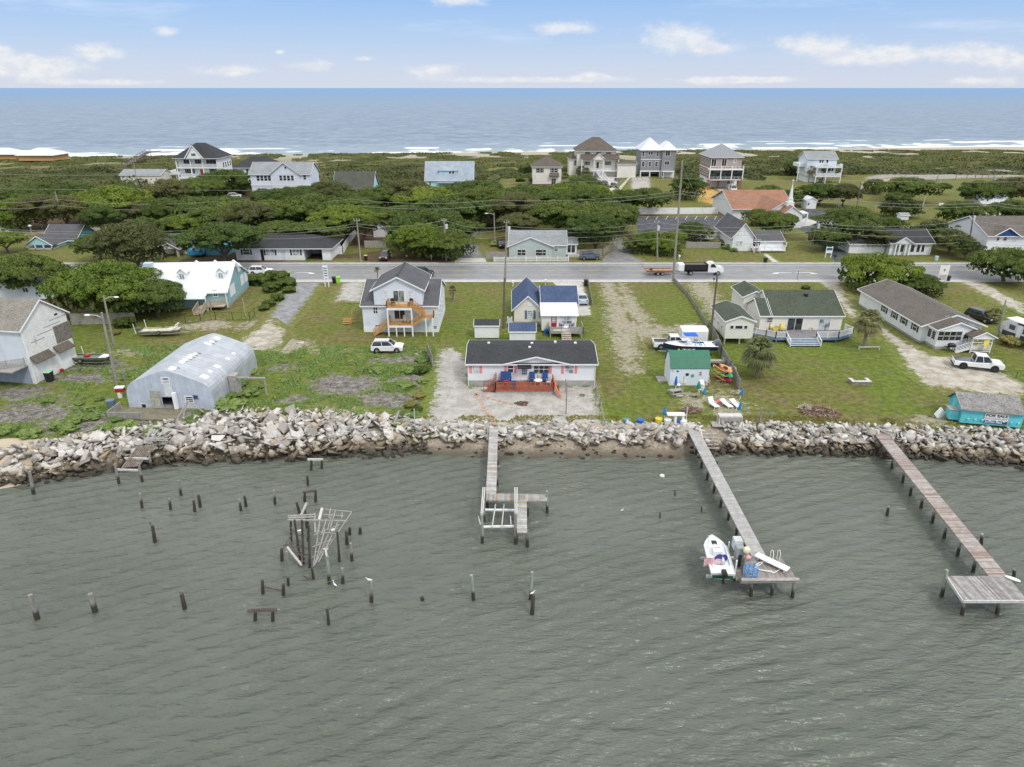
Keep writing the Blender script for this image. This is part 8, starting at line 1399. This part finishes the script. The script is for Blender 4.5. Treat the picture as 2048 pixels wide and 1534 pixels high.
def umbrella(px, py, ty, label, col=None, lean=0.0, r=.16, stripe=None):
    p = at(px, py); zt = zat(ty, p.y); e = empty('closed_umbrella', (p.x, p.y, 0), 0, label, 'umbrella', 'closed blue beach umbrellas' if 'blue' in label else None); e.rotation_euler = (0, lean, 0); B().tube([(0,0,0),(0,0,zt)], .03, 6).make('pole', PVC, e); b = B(); n = 10; hs = [(zt*.42, .8), (zt*.5, 1.15), (zt*.75, .9), (zt*.93, .5), (zt+.02, .15)]; b.loft([[(r*k*(1+.18*(j % 2))*cos(2*pi*j/n), r*k*(1+.18*(j % 2))*sin(2*pi*j/n), z_) for j in range(n)] for z_, k in hs]); b.make('canopy', col or M('sea blue canvas', (.02,.20,.42), .7, .15), e); return e
umbrella(1328, 842, 813, 'closed blue umbrella at the stone wall beside the white dinghy stand'); umbrella(1407, 798, 776, 'closed blue umbrella behind the tall backed lounger'); umbrella(1479, 800, 776, 'tilted closed blue umbrella above the third lounger', lean=.18); umbrella(1475, 832, 803, 'closed blue umbrella at the white bench', lean=.1); umbrella(1350, 783, 752, 'closed blue umbrella beside the chairs of the green roofed shed', M('royal blue canvas', (.02,.13,.5), .7, .1)); umbrella(1131, 655, 632, 'closed royal blue umbrella on the deck of the blue roofed cottage', M('royal blue canvas', (.02,.13,.5), .7, .1), r=.26); umbrella(1076, 771, 733, 'closed cream patterned umbrella through the white table on the red deck', M('patterned cream canvas', (.45,.43,.38), .8, .4, 6), r=.2); umbrella(1396, 787, 762, 'tall closed teal umbrella leaning on the green roofed shed', M('teal canvas', (.01,.25,.20), .7, .15), r=.2)
def lounger(px, py, rz, label, back=.75):
    p = at(px, py); e = empty('sun_lounger', (p.x, p.y, 0), rz, label, 'sun lounger', 'white sun loungers on the lawn'); B().box(-.33, .33, -1.0, .3, .3, .36).make('seat', PVC, e); B().cbox((0, .3+.35*cos(back), .34+.35*sin(back)), (.66, .75, .05), 0, back).make('backrest', PVC, e); b = B()
    for x in (-.3, .3):
        for y in (-.9, .25): B().box(x-.03, x+.03, y-.03, y+.03, 0, .3).make('leg', PVC, e)
    b = B(); [b.bar((x, -.3, .5), (x, .35, .5), .06, .04) for x in (-.36, .36)]; b.make('armrest', PVC, e); return e
lounger(1425, 812, .3, 'white lounger with a high raised back, left of the red side table', 1.0); lounger(1452, 812, .3, 'white lounger between the red side table and the third one', .25); lounger(1470, 812, .2, 'white lounger partly behind the closed umbrella', .25)
def table(px, py, label, top, w=.5, h_=.45, rnd=False, name='table', z=0, leg=None, rz=0):
    p = at(px, py, z); e = empty(name, (p.x, p.y, z), rz, label, 'table'); (B().tube([(0,0,h_-.04),(0,0,h_)], w/2, 14) if rnd else B().box(-w/2, w/2, -w/2, w/2, h_-.04, h_)).make('tabletop', top, e)
    for x in (-1, 1):
        for y in (-1, 1): B().box(x*w*.33-.02, x*w*.33+.02, y*w*.33-.02, y*w*.33+.02, 0, h_-.04).make('leg', leg or top, e)
    return e
def chair(px, py, rz, label, m, z=0, s=1.0, name='chair', dx=0, dy=0, grp=None, stack=1):
    p = at(px, py, z); e = empty(name, (p.x+dx, p.y+dy, z), rz, label, 'chair', grp); 
    for k in range(stack): B().cbox((0, 0, .4*s+.25*k), (.55*s, .5*s, .05), 0, -.12).make('seat', m, e)
    B().cbox((0, .28*s, .72*s+.12*stack), (.55*s, .05, .68*s), 0, -.3).make('backrest', m, e)
    for x in (-.25, .25):
        B().box(x*s-.03, x*s+.03, -.24*s, -.18*s, 0, .6*s+.2*(stack-1)).make('leg', m, e); B().box(x*s-.03, x*s+.03, .2*s, .26*s, 0, .6*s).make('leg', m, e); B().box(x*s-.05, x*s+.05, -.28*s, .3*s, .6*s, .63*s).make('armrest', m, e)
    return e
table(1436, 808, 'small pink red side table between two loungers', M('pink red plastic', (.6,.12,.15), .6), .5)
YL = M('yellow chair paint', (.75,.62,.12), .6); DBL = M('navy blue cushion', (.015,.06,.2), .7, .1); RDC = M('bright red chair', (.6,.03,.04), .5); BLC = M('bright blue chair', (.02,.12,.42), .5); ADB = M('adirondack blue', (.03,.06,.3), .6); TEAL = M('teal plastic', (.03,.35,.28), .6)
G5 = 'chairs on the red deck'
def onv(H, px, py, z): return at(px, py, z)
for px, py, l, m in ((1012,762,'navy blue double seat under the second pink shuttered window',DBL),(1064,761,'navy blue chair left of the umbrella table',DBL),(1090,761,'navy blue chair right of the umbrella table',DBL)):
    e = chair(px, py+6, 0, l, m, .62, 1.25 if 'double' not in l else 1.35, grp=G5); 
    if 'double' in l: e.scale = (1.8, 1, 1)
chair(1012, 776, pi, 'red chair facing the house at the deck railing', RDC, .62, grp=G5); chair(1028, 776, pi, 'bright blue chair facing the house at the deck railing', BLC, .62, grp=G5); chair(1097, 770, -pi/2, 'white low chair at the right end of the red deck', PVC, .62, grp=G5); table(1076, 770, 'round white table under the patterned umbrella on the red deck', PVC, 1.1, .7, True, z=.62)
o = B().cbox((0,0,.7), (.9,.12,1.3), -.4, .15).make('covered_grill', BLK); p = at(1104, 752, .62); o.location = (p.x, p.y-.2, .62); tag(o, 'black cover hung over furniture at the right end of the red deck', 'cover')
for i, (px, py, rz) in enumerate(((1123,655,.7),(1143,655,-.7))): chair(px, py, rz, 'dark blue slatted chair %s of the royal blue umbrella' % ('left','right')[i], ADB, .85, 1.1)
table(1131, 661, 'white round table under the royal blue umbrella', PVC, .7, .6, True, z=.85); 
for i, (px, z) in enumerate(((784,0),(818,0))): pass
def deckchair(h_loc, label, m, z, rz=pi): e = empty('chair', h_loc, rz, label, 'chair', 'chairs on the orange decks'); B().box(-.3,.3,-.28,.28,.38,.46).make('seat', m, e); B().cbox((0,.3,.75), (.6,.07,.6), 0, -.15).make('backrest', m, e); [B().box(x-.03,x+.03,y-.03,y+.03,0,.38).make('leg', BLK, e) for x in (-.26,.26) for y in (-.22,.22)]; return e
tz = Vector((-23.05, 100.9, 0)); CRM = M('cream cushion', (.55,.50,.42), .8)
deckchair(tz+Vector((5.0,-1.0,5.02-.42)), 'dark framed cushioned chair at the left of the upper orange deck', BLK, 0, .5); deckchair(tz+Vector((7.6,-1.0,5.02-.42)), 'dark framed cushioned chair at the right of the upper orange deck', BLK, 0, -.5); deckchair(tz+Vector((6.6,-.9,1.92)), 'cream armchair on the lower orange deck by the slider', CRM, 0, 0); deckchair(tz+Vector((7.7,-.9,1.92)), 'cream armchair on the lower orange deck near the post', CRM, 0, -.3)
for i, (px, py, z, rz) in enumerate(((1543,660,.75,.3),(1550,664,.75,pi),(1564,662,.75,-.3))): chair(px, py, rz, 'yellow slatted chair %s on the broad white railed deck' % ('at the left','in the middle','by the slider')[i], YL, z, 1.0, grp='yellow chairs on the deck')
for i, (px, py) in enumerate(((1953,693),(1970,698))): chair(px, py, .5-i, 'yellow slatted chair %s on the entry porch' % ('standing taller','lower and nearer the rail')[i], YL, .85, 1.1, grp='yellow chairs on the entry porch')
for px, py, l, m, st in ((1342,768,'dark cushioned white chair at the left end of the green roofed shed',PVC,1),(1366,770,'white chair with a tan towel in front of the green roofed shed',PVC,1),(1414,770,'tan sling chair at the right end of the green roofed shed',TANW,1),(1402,785,'tall stack of white plastic chairs near the shed',PVC,4)): chair(px, py, 0, l, m, 0, 1.05, stack=st, grp='chairs by the green roofed shed')
table(1355, 776, 'white round table beside the shed umbrella', PVC, .7, .5, True)
# green roofed shed
h = House('green_roof_shed', 'pale blue shed with a green metal gambrel roof and beach gear on its wall', 'shed', tuple(at(1338, 771))[:2]); T11 = (1280, 640, 9.309); yf = 0; wS = h.F(1417, 755)[0]; zE = h.F(1380, 736.5)[1]; zM = zE+1.25; dS = 3.2
b = B(); b.prism([(0, 0), (dS, 0), (dS, zE), (dS-.7, zM), (dS/2, zM+.5), (.7, zM), (0, zE)], 0, wS, 'x'); b.make('wall', SGW, h.r)
pr = [(-.12, zE-.02), (.62, zM+.03), (dS/2, zM+.56), (dS-.62, zM+.03), (dS+.12, zE-.02)]; b = B(); b.prism(pr+[(x, z_+.06) for x, z_ in pr[::-1]], -.12, wS+.12, 'x'); b.make('roof', METG, h.r)
for q, m in (((683,940,720,965),BLC),((855,990,903,1035),BLK),((1110,960,1145,1030),GREYW),((600,915,635,950),CRM),((955,1010,1000,1060),TEAL)):
    u0, z0_ = h.F(T11[0]+q[0]/T11[2], T11[1]+q[1]/T11[2]); u1, z1_ = h.F(T11[0]+q[2]/T11[2], T11[1]+q[3]/T11[2]); B().box(u0, u1, -.06, -.004, min(z0_, z1_), max(z0_, z1_)).make('wall_plaque', m, h.r)
h.box('side_step', -1.2, -.05, 1.0, 2.6, 0, .2, GREYW)
# small sheds
h = House('tool_shed', 'small white shed with a black roof right of the two storey house', 'shed', tuple(at(949.5, 677))[:2]); h.body(0, h.F(998, 670)[0], 0, 2.4, .1, h.F(973, 652)[1], .55, 'x', SW, SHBL, .12)
p = at(1045, 663.5, 2.15); h = House('tool_shed', 'small white shed with a blue shingle roof behind the mobile home', 'shed', (at(1019, 663.5, 2.15).x, p.y)); h.body(0, h.F(1071, 665)[0], 0, 2.6, 0, 2.15, .8, 'x', SW, SHBU, .12)
# small props
def binn(px, py, label, body=BLK, lid=None, s=1.0, cat='bin', rz=0): p = at(px, py); e = empty('trash_bin', (p.x, p.y, 0), rz, label, cat); B().loft([[(x*s*k, y*s*k, z*s) for x, y in ((-.3,-.35),(.3,-.35),(.3,.35),(-.3,.35))] for z, k in ((0,.8),(1.0,1))]).make('body', body, e); B().box(-.33*s, .33*s, -.38*s, .4*s, 1.0*s, 1.07*s).make('lid', lid or body, e); return e
binn(101, 762, 'black bin with a pale green lid at the corner of the weathered house', BLK, M('pale green lid', (.35,.65,.42), .5), 1.3); binn(669, 566, 'black bin beside the lime green one at the drive', BLK, BLK, 1.15); binn(677, 566, 'lime green bin at the roadside by the blue white sign', LIME, LIME, 1.15); binn(732, 521, 'black bin with a lime lid at the corner pole', BLK, LIME, 1.1); binn(1171, 572, 'black bin with a white sticker at the concrete drive', BLK, BLK, 1.15); binn(1530, 526, 'black bin on the lawn edge by the cottage walk', BLK, BLK, 1.1); binn(1397, 405, 'lime green bin beyond the parking fence', LIME, LIME, 1.1); binn(838, 660, 'dark bin beneath the orange stair landing', GLASS, BLK, 1.1); binn(871, 663, 'grey planter box at the right corner of the two storey house', BLOCK, DKW, .9, 'planter'); binn(1895, 562, 'black bin under the white road sign', BLK, BLK, 1.0); binn(577, 556, 'black bin with a green lid at the end of the hedge', BLK, LIME, 1.1); binn(1872, 521, 'pale blue bin at the far roadside right of the columned cottage', M('pale blue plastic', (.5,.65,.7), .6), None, .9)
def tub(px, py, label, m, r=.28, h_=.5, cat='tub', z=0, hollow=True): p = at(px, py, z); b = B(); b.tube([(0,0,0),(0,0,h_)], [r*.85, r], 12); return put('tub', b, m, (p.x, p.y, z), 0, label, cat)
tub(223, 812, 'blue tub in the weeds left of the hut deck', M('slate blue plastic', (.12,.17,.25), .5), .5, .8); tub(1093, 668, 'blue barrel beside the deck of the blue roofed cottage', BLC, .35, .8, 'barrel'); tub(241, 795, 'white bucket under the red and white cooler', PVC, .3, .8, 'bucket'); tub(125, 745, 'red can beside the garage door', REDP, .25, .5, 'can')
for px, py, l, m in ((1253,848,'teal blue barrel at the top of the rock bank',M('teal blue drum',(.08,.22,.3),.5)),(1280,848,'blue drum at the top of the rock bank',BLC),(1317,846,'yellow tub left of the dinghy stand',M('yellow plastic',(.6,.5,.03),.5)),(1335,848,'white drum left of the dinghy stand',PVC),(1366,850,'white drum right of the dinghy stand',PVC)): tub(px, py, l, m, .42, .6, 'drum')
p = at(1350, 848); e = empty('dinghy_stand', (p.x, p.y, 0), 0, 'white roofed stand with legs at the stone wall by the long pier', 'stand'); B().box(-1.0, 1.0, -.4, .4, 1.2, 1.3).make('top', PVC, e); [B().box(x-.12, x+.12, -.3, .3, 0, 1.2).make('leg', PVC, e) for x in (-.05, .8)]; B().box(.15, .6, -.3, .3, 0, .6).make('blue_box', BLC, e)
p = at(241, 783, .8); e = empty('cooler', (p.x, p.y, .8), .1, 'red and white cooler balanced on the white bucket by the hut', 'cooler'); B().box(-.5, .5, -.3, .3, 0, .5).make('body', REDP, e); B().box(-.52, .52, -.32, .32, .5, .65).make('lid', PVC, e)
for px, py, ty, l, m, r in ((1132,829,765,'tall wooden post on the gravel in front of the mobile home',PW,.07),(1131,785,758,'thinner wooden post behind the tall gravel yard post',PW,.06),(1191,812,772,'wooden post at the right of the gravel yard',PW,.06),(1371,850,815,'thin rusty white post by the brush pile',PALEW,.06),(1519,850,816,'grey post on the lawn above the rock bank',PILE,.12),(1364,790,752,'thin wooden post beside the picnic bench',TANW,.05),(491,632,595,'thin bare post on the teal house lawn',TANW,.05),(252,770,728,'wooden upright of the small board frame',PW,.09),(830,848,818,'pale stake at the edge of the gravel yard',PALEW,.06),(1594,560,541,'thin dark roadside post',DKW,.05),(1171,563,548,'mailbox post at the concrete drive',GREYW,.06)):
    p = at(px, py); zt = zat(ty, p.y); b = B(); b.tube([(0,0,-.2),(0,0,zt)], r, 7); put('post', b, m, (p.x, p.y, 0), 0, l, 'post')
p = at(240, 768); b = B(); b.box(-1.0, 1.0, -.04, .04, 1.6, 1.9); put('name_board', b, GREYW, (p.x, p.y, 0), 0, 'weathered board nailed between the lamp pole and a post', 'board')
# fire pit, brush piles, boulders, benches
def pile_of(name, px, py, R, h_, n, mats, label, cat, L=(.3, .8)):
    p = at(px, py); e = empty(name, (p.x, p.y, .08), 0, label, cat); r = random.Random(px)
    for mi, m in enumerate(mats):
        b = B()
        for i in range(n):
            a = r.uniform(0, 6.3); q = R*sqrt(r.random()); z = h_*(1-q/R)*r.random()+.05; d = Vector((r.uniform(-1,1), r.uniform(-1,1), r.uniform(-.3,.4))).normalized()*r.uniform(*L)/2; c = Vector((q*cos(a), q*sin(a)*.7, z)); b.bar(c-d, c+d, r.uniform(.03,.09), .04)
        b.make('branches', m, e)
BRC = M('red brown brush', (.20,.10,.06), .9, .3, 4); GRB = M('grey brush', (.33,.29,.25), .9, .3, 4); PLB = M('pale husks', (.55,.48,.38), .9, .2, 4)
pile_of('fire_pit', 1044, 809, .85, .35, 40, [BRC, M('charred wood', (.08,.05,.04), .9)], 'ring of reddish wood and ash forming the fire pit on the gravel', 'fire pit', (.2,.5)); pile_of('brush_pile', 1640, 826, 2.3, .8, 130, [BRC, BRC, GRB], 'long pile of reddish brown dead brush on the right lawn', 'brush pile'); pile_of('brush_pile', 1612, 818, 1.0, .6, 60, [PLB, GRB], 'pale palm husks at the left end of the brush pile', 'brush pile'); pile_of('brush_pile', 1382, 822, 1.1, .6, 90, [GRB, BRC], 'round heap of grey twigs by the thin rusty white post', 'brush pile', (.4,1.0)); pile_of('brush_pile', 1473, 787, .8, .4, 40, [PLB, GRB], 'small heap of pale sticks at the end of the board fence', 'brush pile', (.2,.5)); pile_of('wood_pile', 52, 762, .8, 1.0, 60, [PLB, REDP, BRC], 'round woven heap of sticks under the lower balcony', 'wood pile', (.3,.5)); pile_of('fire_pit', 1388, 795, .35, .15, 18, [BLK, GREYW], 'small blackened fire ring in front of the shed', 'fire pit', (.1,.3)); pile_of('brush_pile', 1163, 792, .5, .1, 20, [BRC], 'small scatter of brown twigs on the gravel by the lawn', 'twigs', (.1,.3))
o = link('boulder', RK[3]); o.location = tuple(at(600, 686)); o.scale = (1.6, 1.2, .8); tag(o, 'flat grey boulder alone on the lawn left of the white car', 'boulder')
o = link('boulder', RK[6]); p = at(998, 781); o.location = (p.x-1.8, p.y, .15); o.scale = (.9, .9, .9); tag(o, 'round pale boulder at the foot of the red deck stairs', 'boulder')
p = at(1720, 769); e = empty('stone_bench', (p.x, p.y, 0), 0, 'U shaped low stone fire bench on the right lawn', 'bench'); b = B(); b.box(-1.2, 1.2, -.35, 0, 0, .5); b.box(-1.2, -.85, 0, .8, 0, .5); b.box(.85, 1.2, 0, .8, 0, .5); b.make('base', M('brown stone', (.25,.2,.16), .9, .3, 4, .4, 8), e); b = B(); b.box(-1.25, 1.25, -.4, .02, .5, .58); b.box(-1.25, -.8, .022, .85, .5, .58); b.box(.8, 1.25, .022, .85, .5, .58); b.make('cap', PALEW, e)
p = at(1458, 846); e = empty('garden_bench', (p.x, p.y, 0), 0, 'large grey covered swing bench on a wooden pad above the rock bank', 'bench'); B().box(-1.3, 1.3, -.45, .45, .9, 1.05).make('canopy', PALEW, e); B().box(-1.25, 1.25, -.35, .1, .35, .45).make('seat', PALEW, e); B().cbox((0, -.42, .65), (2.5, .06, .5)).make('backrest', GREYW, e); [B().box(x-.05, x+.05, y-.05, y+.05, 0, .9).make('leg', PVC, e) for x in (-1.25, 1.25) for y in (-.4, .4)]
p = at(1452, 851); b = B(); b.box(-1.6, 2.2, -.5, .9, .02, .12); put('timber_pad', b, GREYW, (p.x, p.y, 0), -.04, 'grey timber pad under the swing bench', 'platform')
p = at(1409, 864); e = empty('shore_steps', (p.x+.4, p.y+.2, 0), 0, 'timber steps with a white rail going down beside the long pier', 'steps'); b = B(); [b.box(-.9, .9, -.5-.35*k, -.2-.35*k, -.2-.25*k, -.12-.25*k) for k in range(5)]; b.make('treads', GREYW, e); b = B(); b.bar((-.9, 0, .4), (-.7, -1.8, -.7), .06); b.bar((-.9, 0, -.2), (-.9, 0, .5), .07); b.make('railing', PVC, e)
p = at(1351, 789); e = empty('picnic_bench', (p.x, p.y, 0), .3, 'old grey picnic bench in front of the green roofed shed', 'picnic bench'); B().box(-.8, .8, -.35, .35, .6, .66).make('tabletop', GREYW, e); [B().box(-.8, .8, y-.13, y+.13, .35, .4).make('seat', GREYW, e) for y in (-.65, .65)]; [B().box(x-.05, x+.05, -.6, .6, .0, .6).make('leg', GREYW, e) for x in (-.6, .6)]
p = at(1382, 797); b = B(); b.box(-.45, .45, -.2, .2, .05, .15); put('white_box', b, PVC, (at(1358, 792).x, at(1358, 792).y, 0), 0, 'low white box lid on the grass by the thin post', 'box lid')
p = at(1427, 732); e = empty('utility_trailer', (p.x, p.y+.3, 0), 0, 'small grey utility trailer behind the green roofed shed', 'trailer'); B().box(-.6, 1.4, -.6, .6, .55, .65).make('bed', GREYW, e); b = B(); b.box(1.35, 1.4, -.6, .6, .65, 1.0); b.box(-.6, 1.4, -.62, -.58, .65, .85); b.make('side_rails', GREYW, e); wheel(e, -.1, -.7, .27, .18, PVC); wheel(e, -.1, .7, .27, .18, PVC)
p = at(1463, 748); e = empty('freezer_box', (p.x, p.y, 0), .2, 'white chest box beside the kayaks at the fence', 'chest'); B().box(-.45, .45, -.35, .35, 0, .85).make('body', PVC, e); B().box(-.47, .47, -.37, .37, .85, .93).make('lid', PVC, e); p = at(1461, 738); tub(1461, 741, 'dark blue drum behind the white chest', M('slate drum', (.1,.14,.2), .5), .35, 1.0, 'drum')
p = at(1900, 703); e = empty('barbecue_grill', (p.x, p.y, 0), 0, 'black barbecue grill in front of the enclosed porch', 'grill'); B().loft([[(x, y, z) for x, y in ((-.45*k,-.3*k),(.45*k,-.3*k),(.45*k,.3*k),(-.45*k,.3*k))] for z, k in ((.75,.85),(.95,1),(1.15,.9),(1.3,.5))]).make('hood', BLK, e); B().box(-.9, .9, -.25, .25, .72, .78).make('side_shelf', BLK, e); [B().box(x-.03, x+.03, y-.03, y+.03, 0, .75).make('leg', BLK, e) for x in (-.4,.4) for y in (-.2,.2)]
p = at(695, 648); e = empty('loose_steps', (p.x, p.y, 0), 0, 'small orange wooden steps left loose on the lawn', 'steps'); b = B(); [b.box(-.75, .6, -.3+.28*k, -.02+.28*k, .12+.2*k, .18+.2*k) for k in range(4)]; b.make('treads', ORW, e); b = B(); b.box(.6, .68, -.3, .9, 0, .3); b.bar((.64, .8, 0), (.64, .95, 2.0), .1); b.make('side_frame', ORW, e)
# ac unit, signs, mailboxes
p = at(1019.5, 652); e = empty('ac_unit', (p.x, p.y, 0), 0, 'grey air conditioning unit on a stand left of the cream gable', 'air conditioner'); B().box(-.4, .4, -.4, .4, .7, 1.5).make('housing', TRM, e); B().tube([(0,0,1.5),(0,0,1.53)], .32, 12).make('fan_grille', BLK, e); B().box(-.6, .6, -.5, .5, .6, .7).make('stand', GREYW, e); [B().box(x-.05, x+.05, y-.05, y+.05, 0, .6).make('leg', GREYW, e) for x in (-.5,.5) for y in (-.4,.4)]
def sign(bx0, bx1, by, y0, y1, label, z_over=None, board=None, marks=(), two=True):
    pa, pb = at(bx0, by), at(bx1, by); e = empty('road_sign', pa, 0, label, 'sign'); w_ = pb.x-pa.x; zt, zb = zat(y0, pa.y), zat(y1, pa.y)
    for x in ((0, w_) if two else (w_/2,)): B().box(x-.07, x+.07, -.07, .07, 0, zt+.1).make('post', WHITE, e)
    B().box(-.12, w_+.12, -.12, -.071, zb, zt).make('board', board or PVC, e)
    return e, w_, zb, zt
e, w_, zb, zt = sign(651, 658, 574, 531, 556, 'tall narrow pale blue and white sign board at the hedge drive'); 
for k in range(4): B().box(-.02, w_-.02, -.135, -.121, zb+(zt-zb)*(.15+.2*k), zb+(zt-zb)*(.24+.2*k)).make('lettering_band', M('sign blue', (.08,.2,.45), .6), e)
e, w_, zb, zt = sign(1874, 1890, 566, 531, 549, 'white sign board with a small blue emblem on two white posts by the road'); b = B(); c_ = (w_/2, (zb+zt)/2); b.prism([(c_[0], c_[1]-.35), (c_[0]+.12, c_[1]-.05), (c_[0]+.35, c_[1]+.05), (c_[0]+.12, c_[1]+.1), (c_[0], c_[1]+.4), (c_[0]-.12, c_[1]+.1), (c_[0]-.35, c_[1]+.05), (c_[0]-.12, c_[1]-.05)], -.14, -.122, 'y').make('emblem', M('slate sign blue', (.1,.22,.35), .6), e)
e, w_, zb, zt = sign(1650, 1661, 516, 494, 506, 'white and green chapel sign at the mouth of the black drive'); B().box(0, w_, -.14, -.122, zb+(zt-zb)*.45, zt-.15).make('green_panel', M('sign green blue', (.02,.15,.2), .6), e)
for px, py, m, l in ((863,519,PVC,'small white statue post at the roadside by the oak'),(885,516,PVC,'small white marker left of the oak pole'),(1026,573,PVC,'white garden lantern on the lawn behind the blue roofed cottage'),(1091,570,PVC,'dark plant in a white pot near the concrete drive'),(1427,566,CBG,'small dark mailbox at the roadside behind the near outbuilding'),(1755,517,PVC,'white mailbox at the far roadside'),(1358,520,PVC,'small white yard sign on the front lawn'),(1669,520,BLK,'black mailbox beside the chapel sign')):
    p = at(px, py); e = empty('yard_marker', p, 0, l, 'yard ornament' if 'mailbox' not in l else 'mailbox'); B().tube([(0,0,0),(0,0,.7)], .06, 6).make('stem', m, e); B().box(-.18, .18, -.25, .25, .7, 1.1).make('box', m, e)
# little railing post and rail between the palm and the sandy drive
p = at(1745, 700); e = empty('low_rail', p, 0, 'low weathered rail on the grass at the foot of the right palm', 'rail'); B().bar((-2.1, 0, .45), (1.0, 0, .5), .1, .12).make('bar', PALEW, e); [B().box(x-.05, x+.05, -.05, .05, -.1, .6).make('post', PALEW, e) for x in (-2.0, .95)]
# ------------------------------------------------ palms
PALM = leafmat('palm frond', (.085,.10,.035), (.28,.28,.12)); PALMD = leafmat('dry palm frond', (.24,.17,.09), (.42,.32,.2)); PTR = M('palm trunk', (.24,.21,.17), .9, .25, 4, .3, 9, stripe=('z', .22, .3))
def frondmesh(name, mat, n, droop, seed, lo, hi):
    r = random.Random(seed); V, F = [], []
    for i in range(n):
        a = r.uniform(0, 6.28); el = r.uniform(lo, hi); L = r.uniform(.8, 1.1); base = Vector((0, 0, 0)); d = Vector((cos(a)*cos(el), sin(a)*cos(el), sin(el))); sd = Vector((-sin(a), cos(a), 0)); prev = None; P_ = []
        st = base+d*L*.45
        for j in range(9):      # fan of blades
            f = (j-4)/4*.75; dd = (d*cos(f)+sd*sin(f)).normalized(); mid = st+dd*L*.32; tip = st+dd*L*.58-Vector((0, 0, droop*L*(.5+.3*abs(f)))); w_ = .028*L*1.2; n0 = len(V); s2 = dd.cross(Vector((0, 0, 1))).normalized()*w_; V += [st-s2*.4, st+s2*.4, mid+s2, mid-s2, tip]; F += [(n0, n0+1, n0+2, n0+3), (n0+3, n0+2, n0+4, n0+4)]
        n0 = len(V); V += [base-sd*.012, base+sd*.012, st+sd*.012, st-sd*.012]; F.append((n0, n0+1, n0+2, n0+3))
    me = bpy.data.meshes.new(name); me.from_pydata([tuple(v) for v in V], [], [tuple(dict.fromkeys(f)) for f in F]); me.materials.append(mat); a = me.attributes.new('tone', 'FLOAT', 'FACE'); a.data.foreach_set('value', [r.random() for _ in me.polygons]); return me
FR = [frondmesh('fronds', PALM, 95, .4, 1, -1.15, 1.4), frondmesh('fronds', PALM, 48, .25, 2, -.2, 1.3)]; FD = [frondmesh('dry_fronds', PALMD, 26, .55, 3, -1.2, -.3)]
def palm(px, py, ty, R, label, dry=1.0, thin=False, Y=None):
    p = at(px, py) if Y is None else Vector(((px-1024)/FP*(Y*cos(TH)+CH*sin(TH)), Y, 0)); zt = zat(ty, p.y); e = empty('palm_tree', (p.x, p.y, 0), px*.7, label, 'palm tree', 'palm trees'); B().tube([(0,0,-.1),(.05,.02,zt*.5),(0,0,zt)], [.24 if not thin else .12, .19 if not thin else .1, .2 if not thin else .11], 9).make('trunk', PTR, e); o = link('crown', FR[0] if not thin else FR[1], e); o.location = (0,0,zt); o.scale = (R, R, R*.85)
    if dry: o = link('dry_fronds', FD[0], e); o.location = (0,0,zt-.05); o.scale = (R*dry, R*dry, R*dry*.8)
    return e
palm(1513, 754, 702, 2.7, 'broad shaggy palm in front of the green roofed house', .95); palm(1727, 696, 640, 2.3, 'palm on a curved trunk left of the sandy drive', 1.0); palm(906, 602, 578, .9, 'young thin palm right of the two storey house', 1.2, True); palm(757, 572, 540, .8, 'small palm showing above the left eave of the two storey house', 0, True)
palm(1985, 646, 628, 1.5, 'low palm beside the travel trailer', .8); 
for px, by, ty, l in ((1616,366,339,'left palm in front of the lavender stilt house'),(1643,366,336,'middle palm in front of the lavender stilt house'),(1680,358,338,'right palm beside the lavender stilt house'),(1725,352,338,'dark palm alone on the field edge'),(1161,358,340,'left palm of the cluster by the cream stair house'),(1172,360,344,'right palm of the cluster by the cream stair house'),(1082,365,350,'palm at the front of the cream garage cottage'),(1216,352,340,'palm right of the white front stair'),(1130,362,353,'short palm between the two cream houses'),(283,360,345,'shaggy palm in front of the low cream cottage')):
    palm(px, by, ty, 2.6 if 'cluster' in l or 'lavender' in l else 2.2, l, .6)
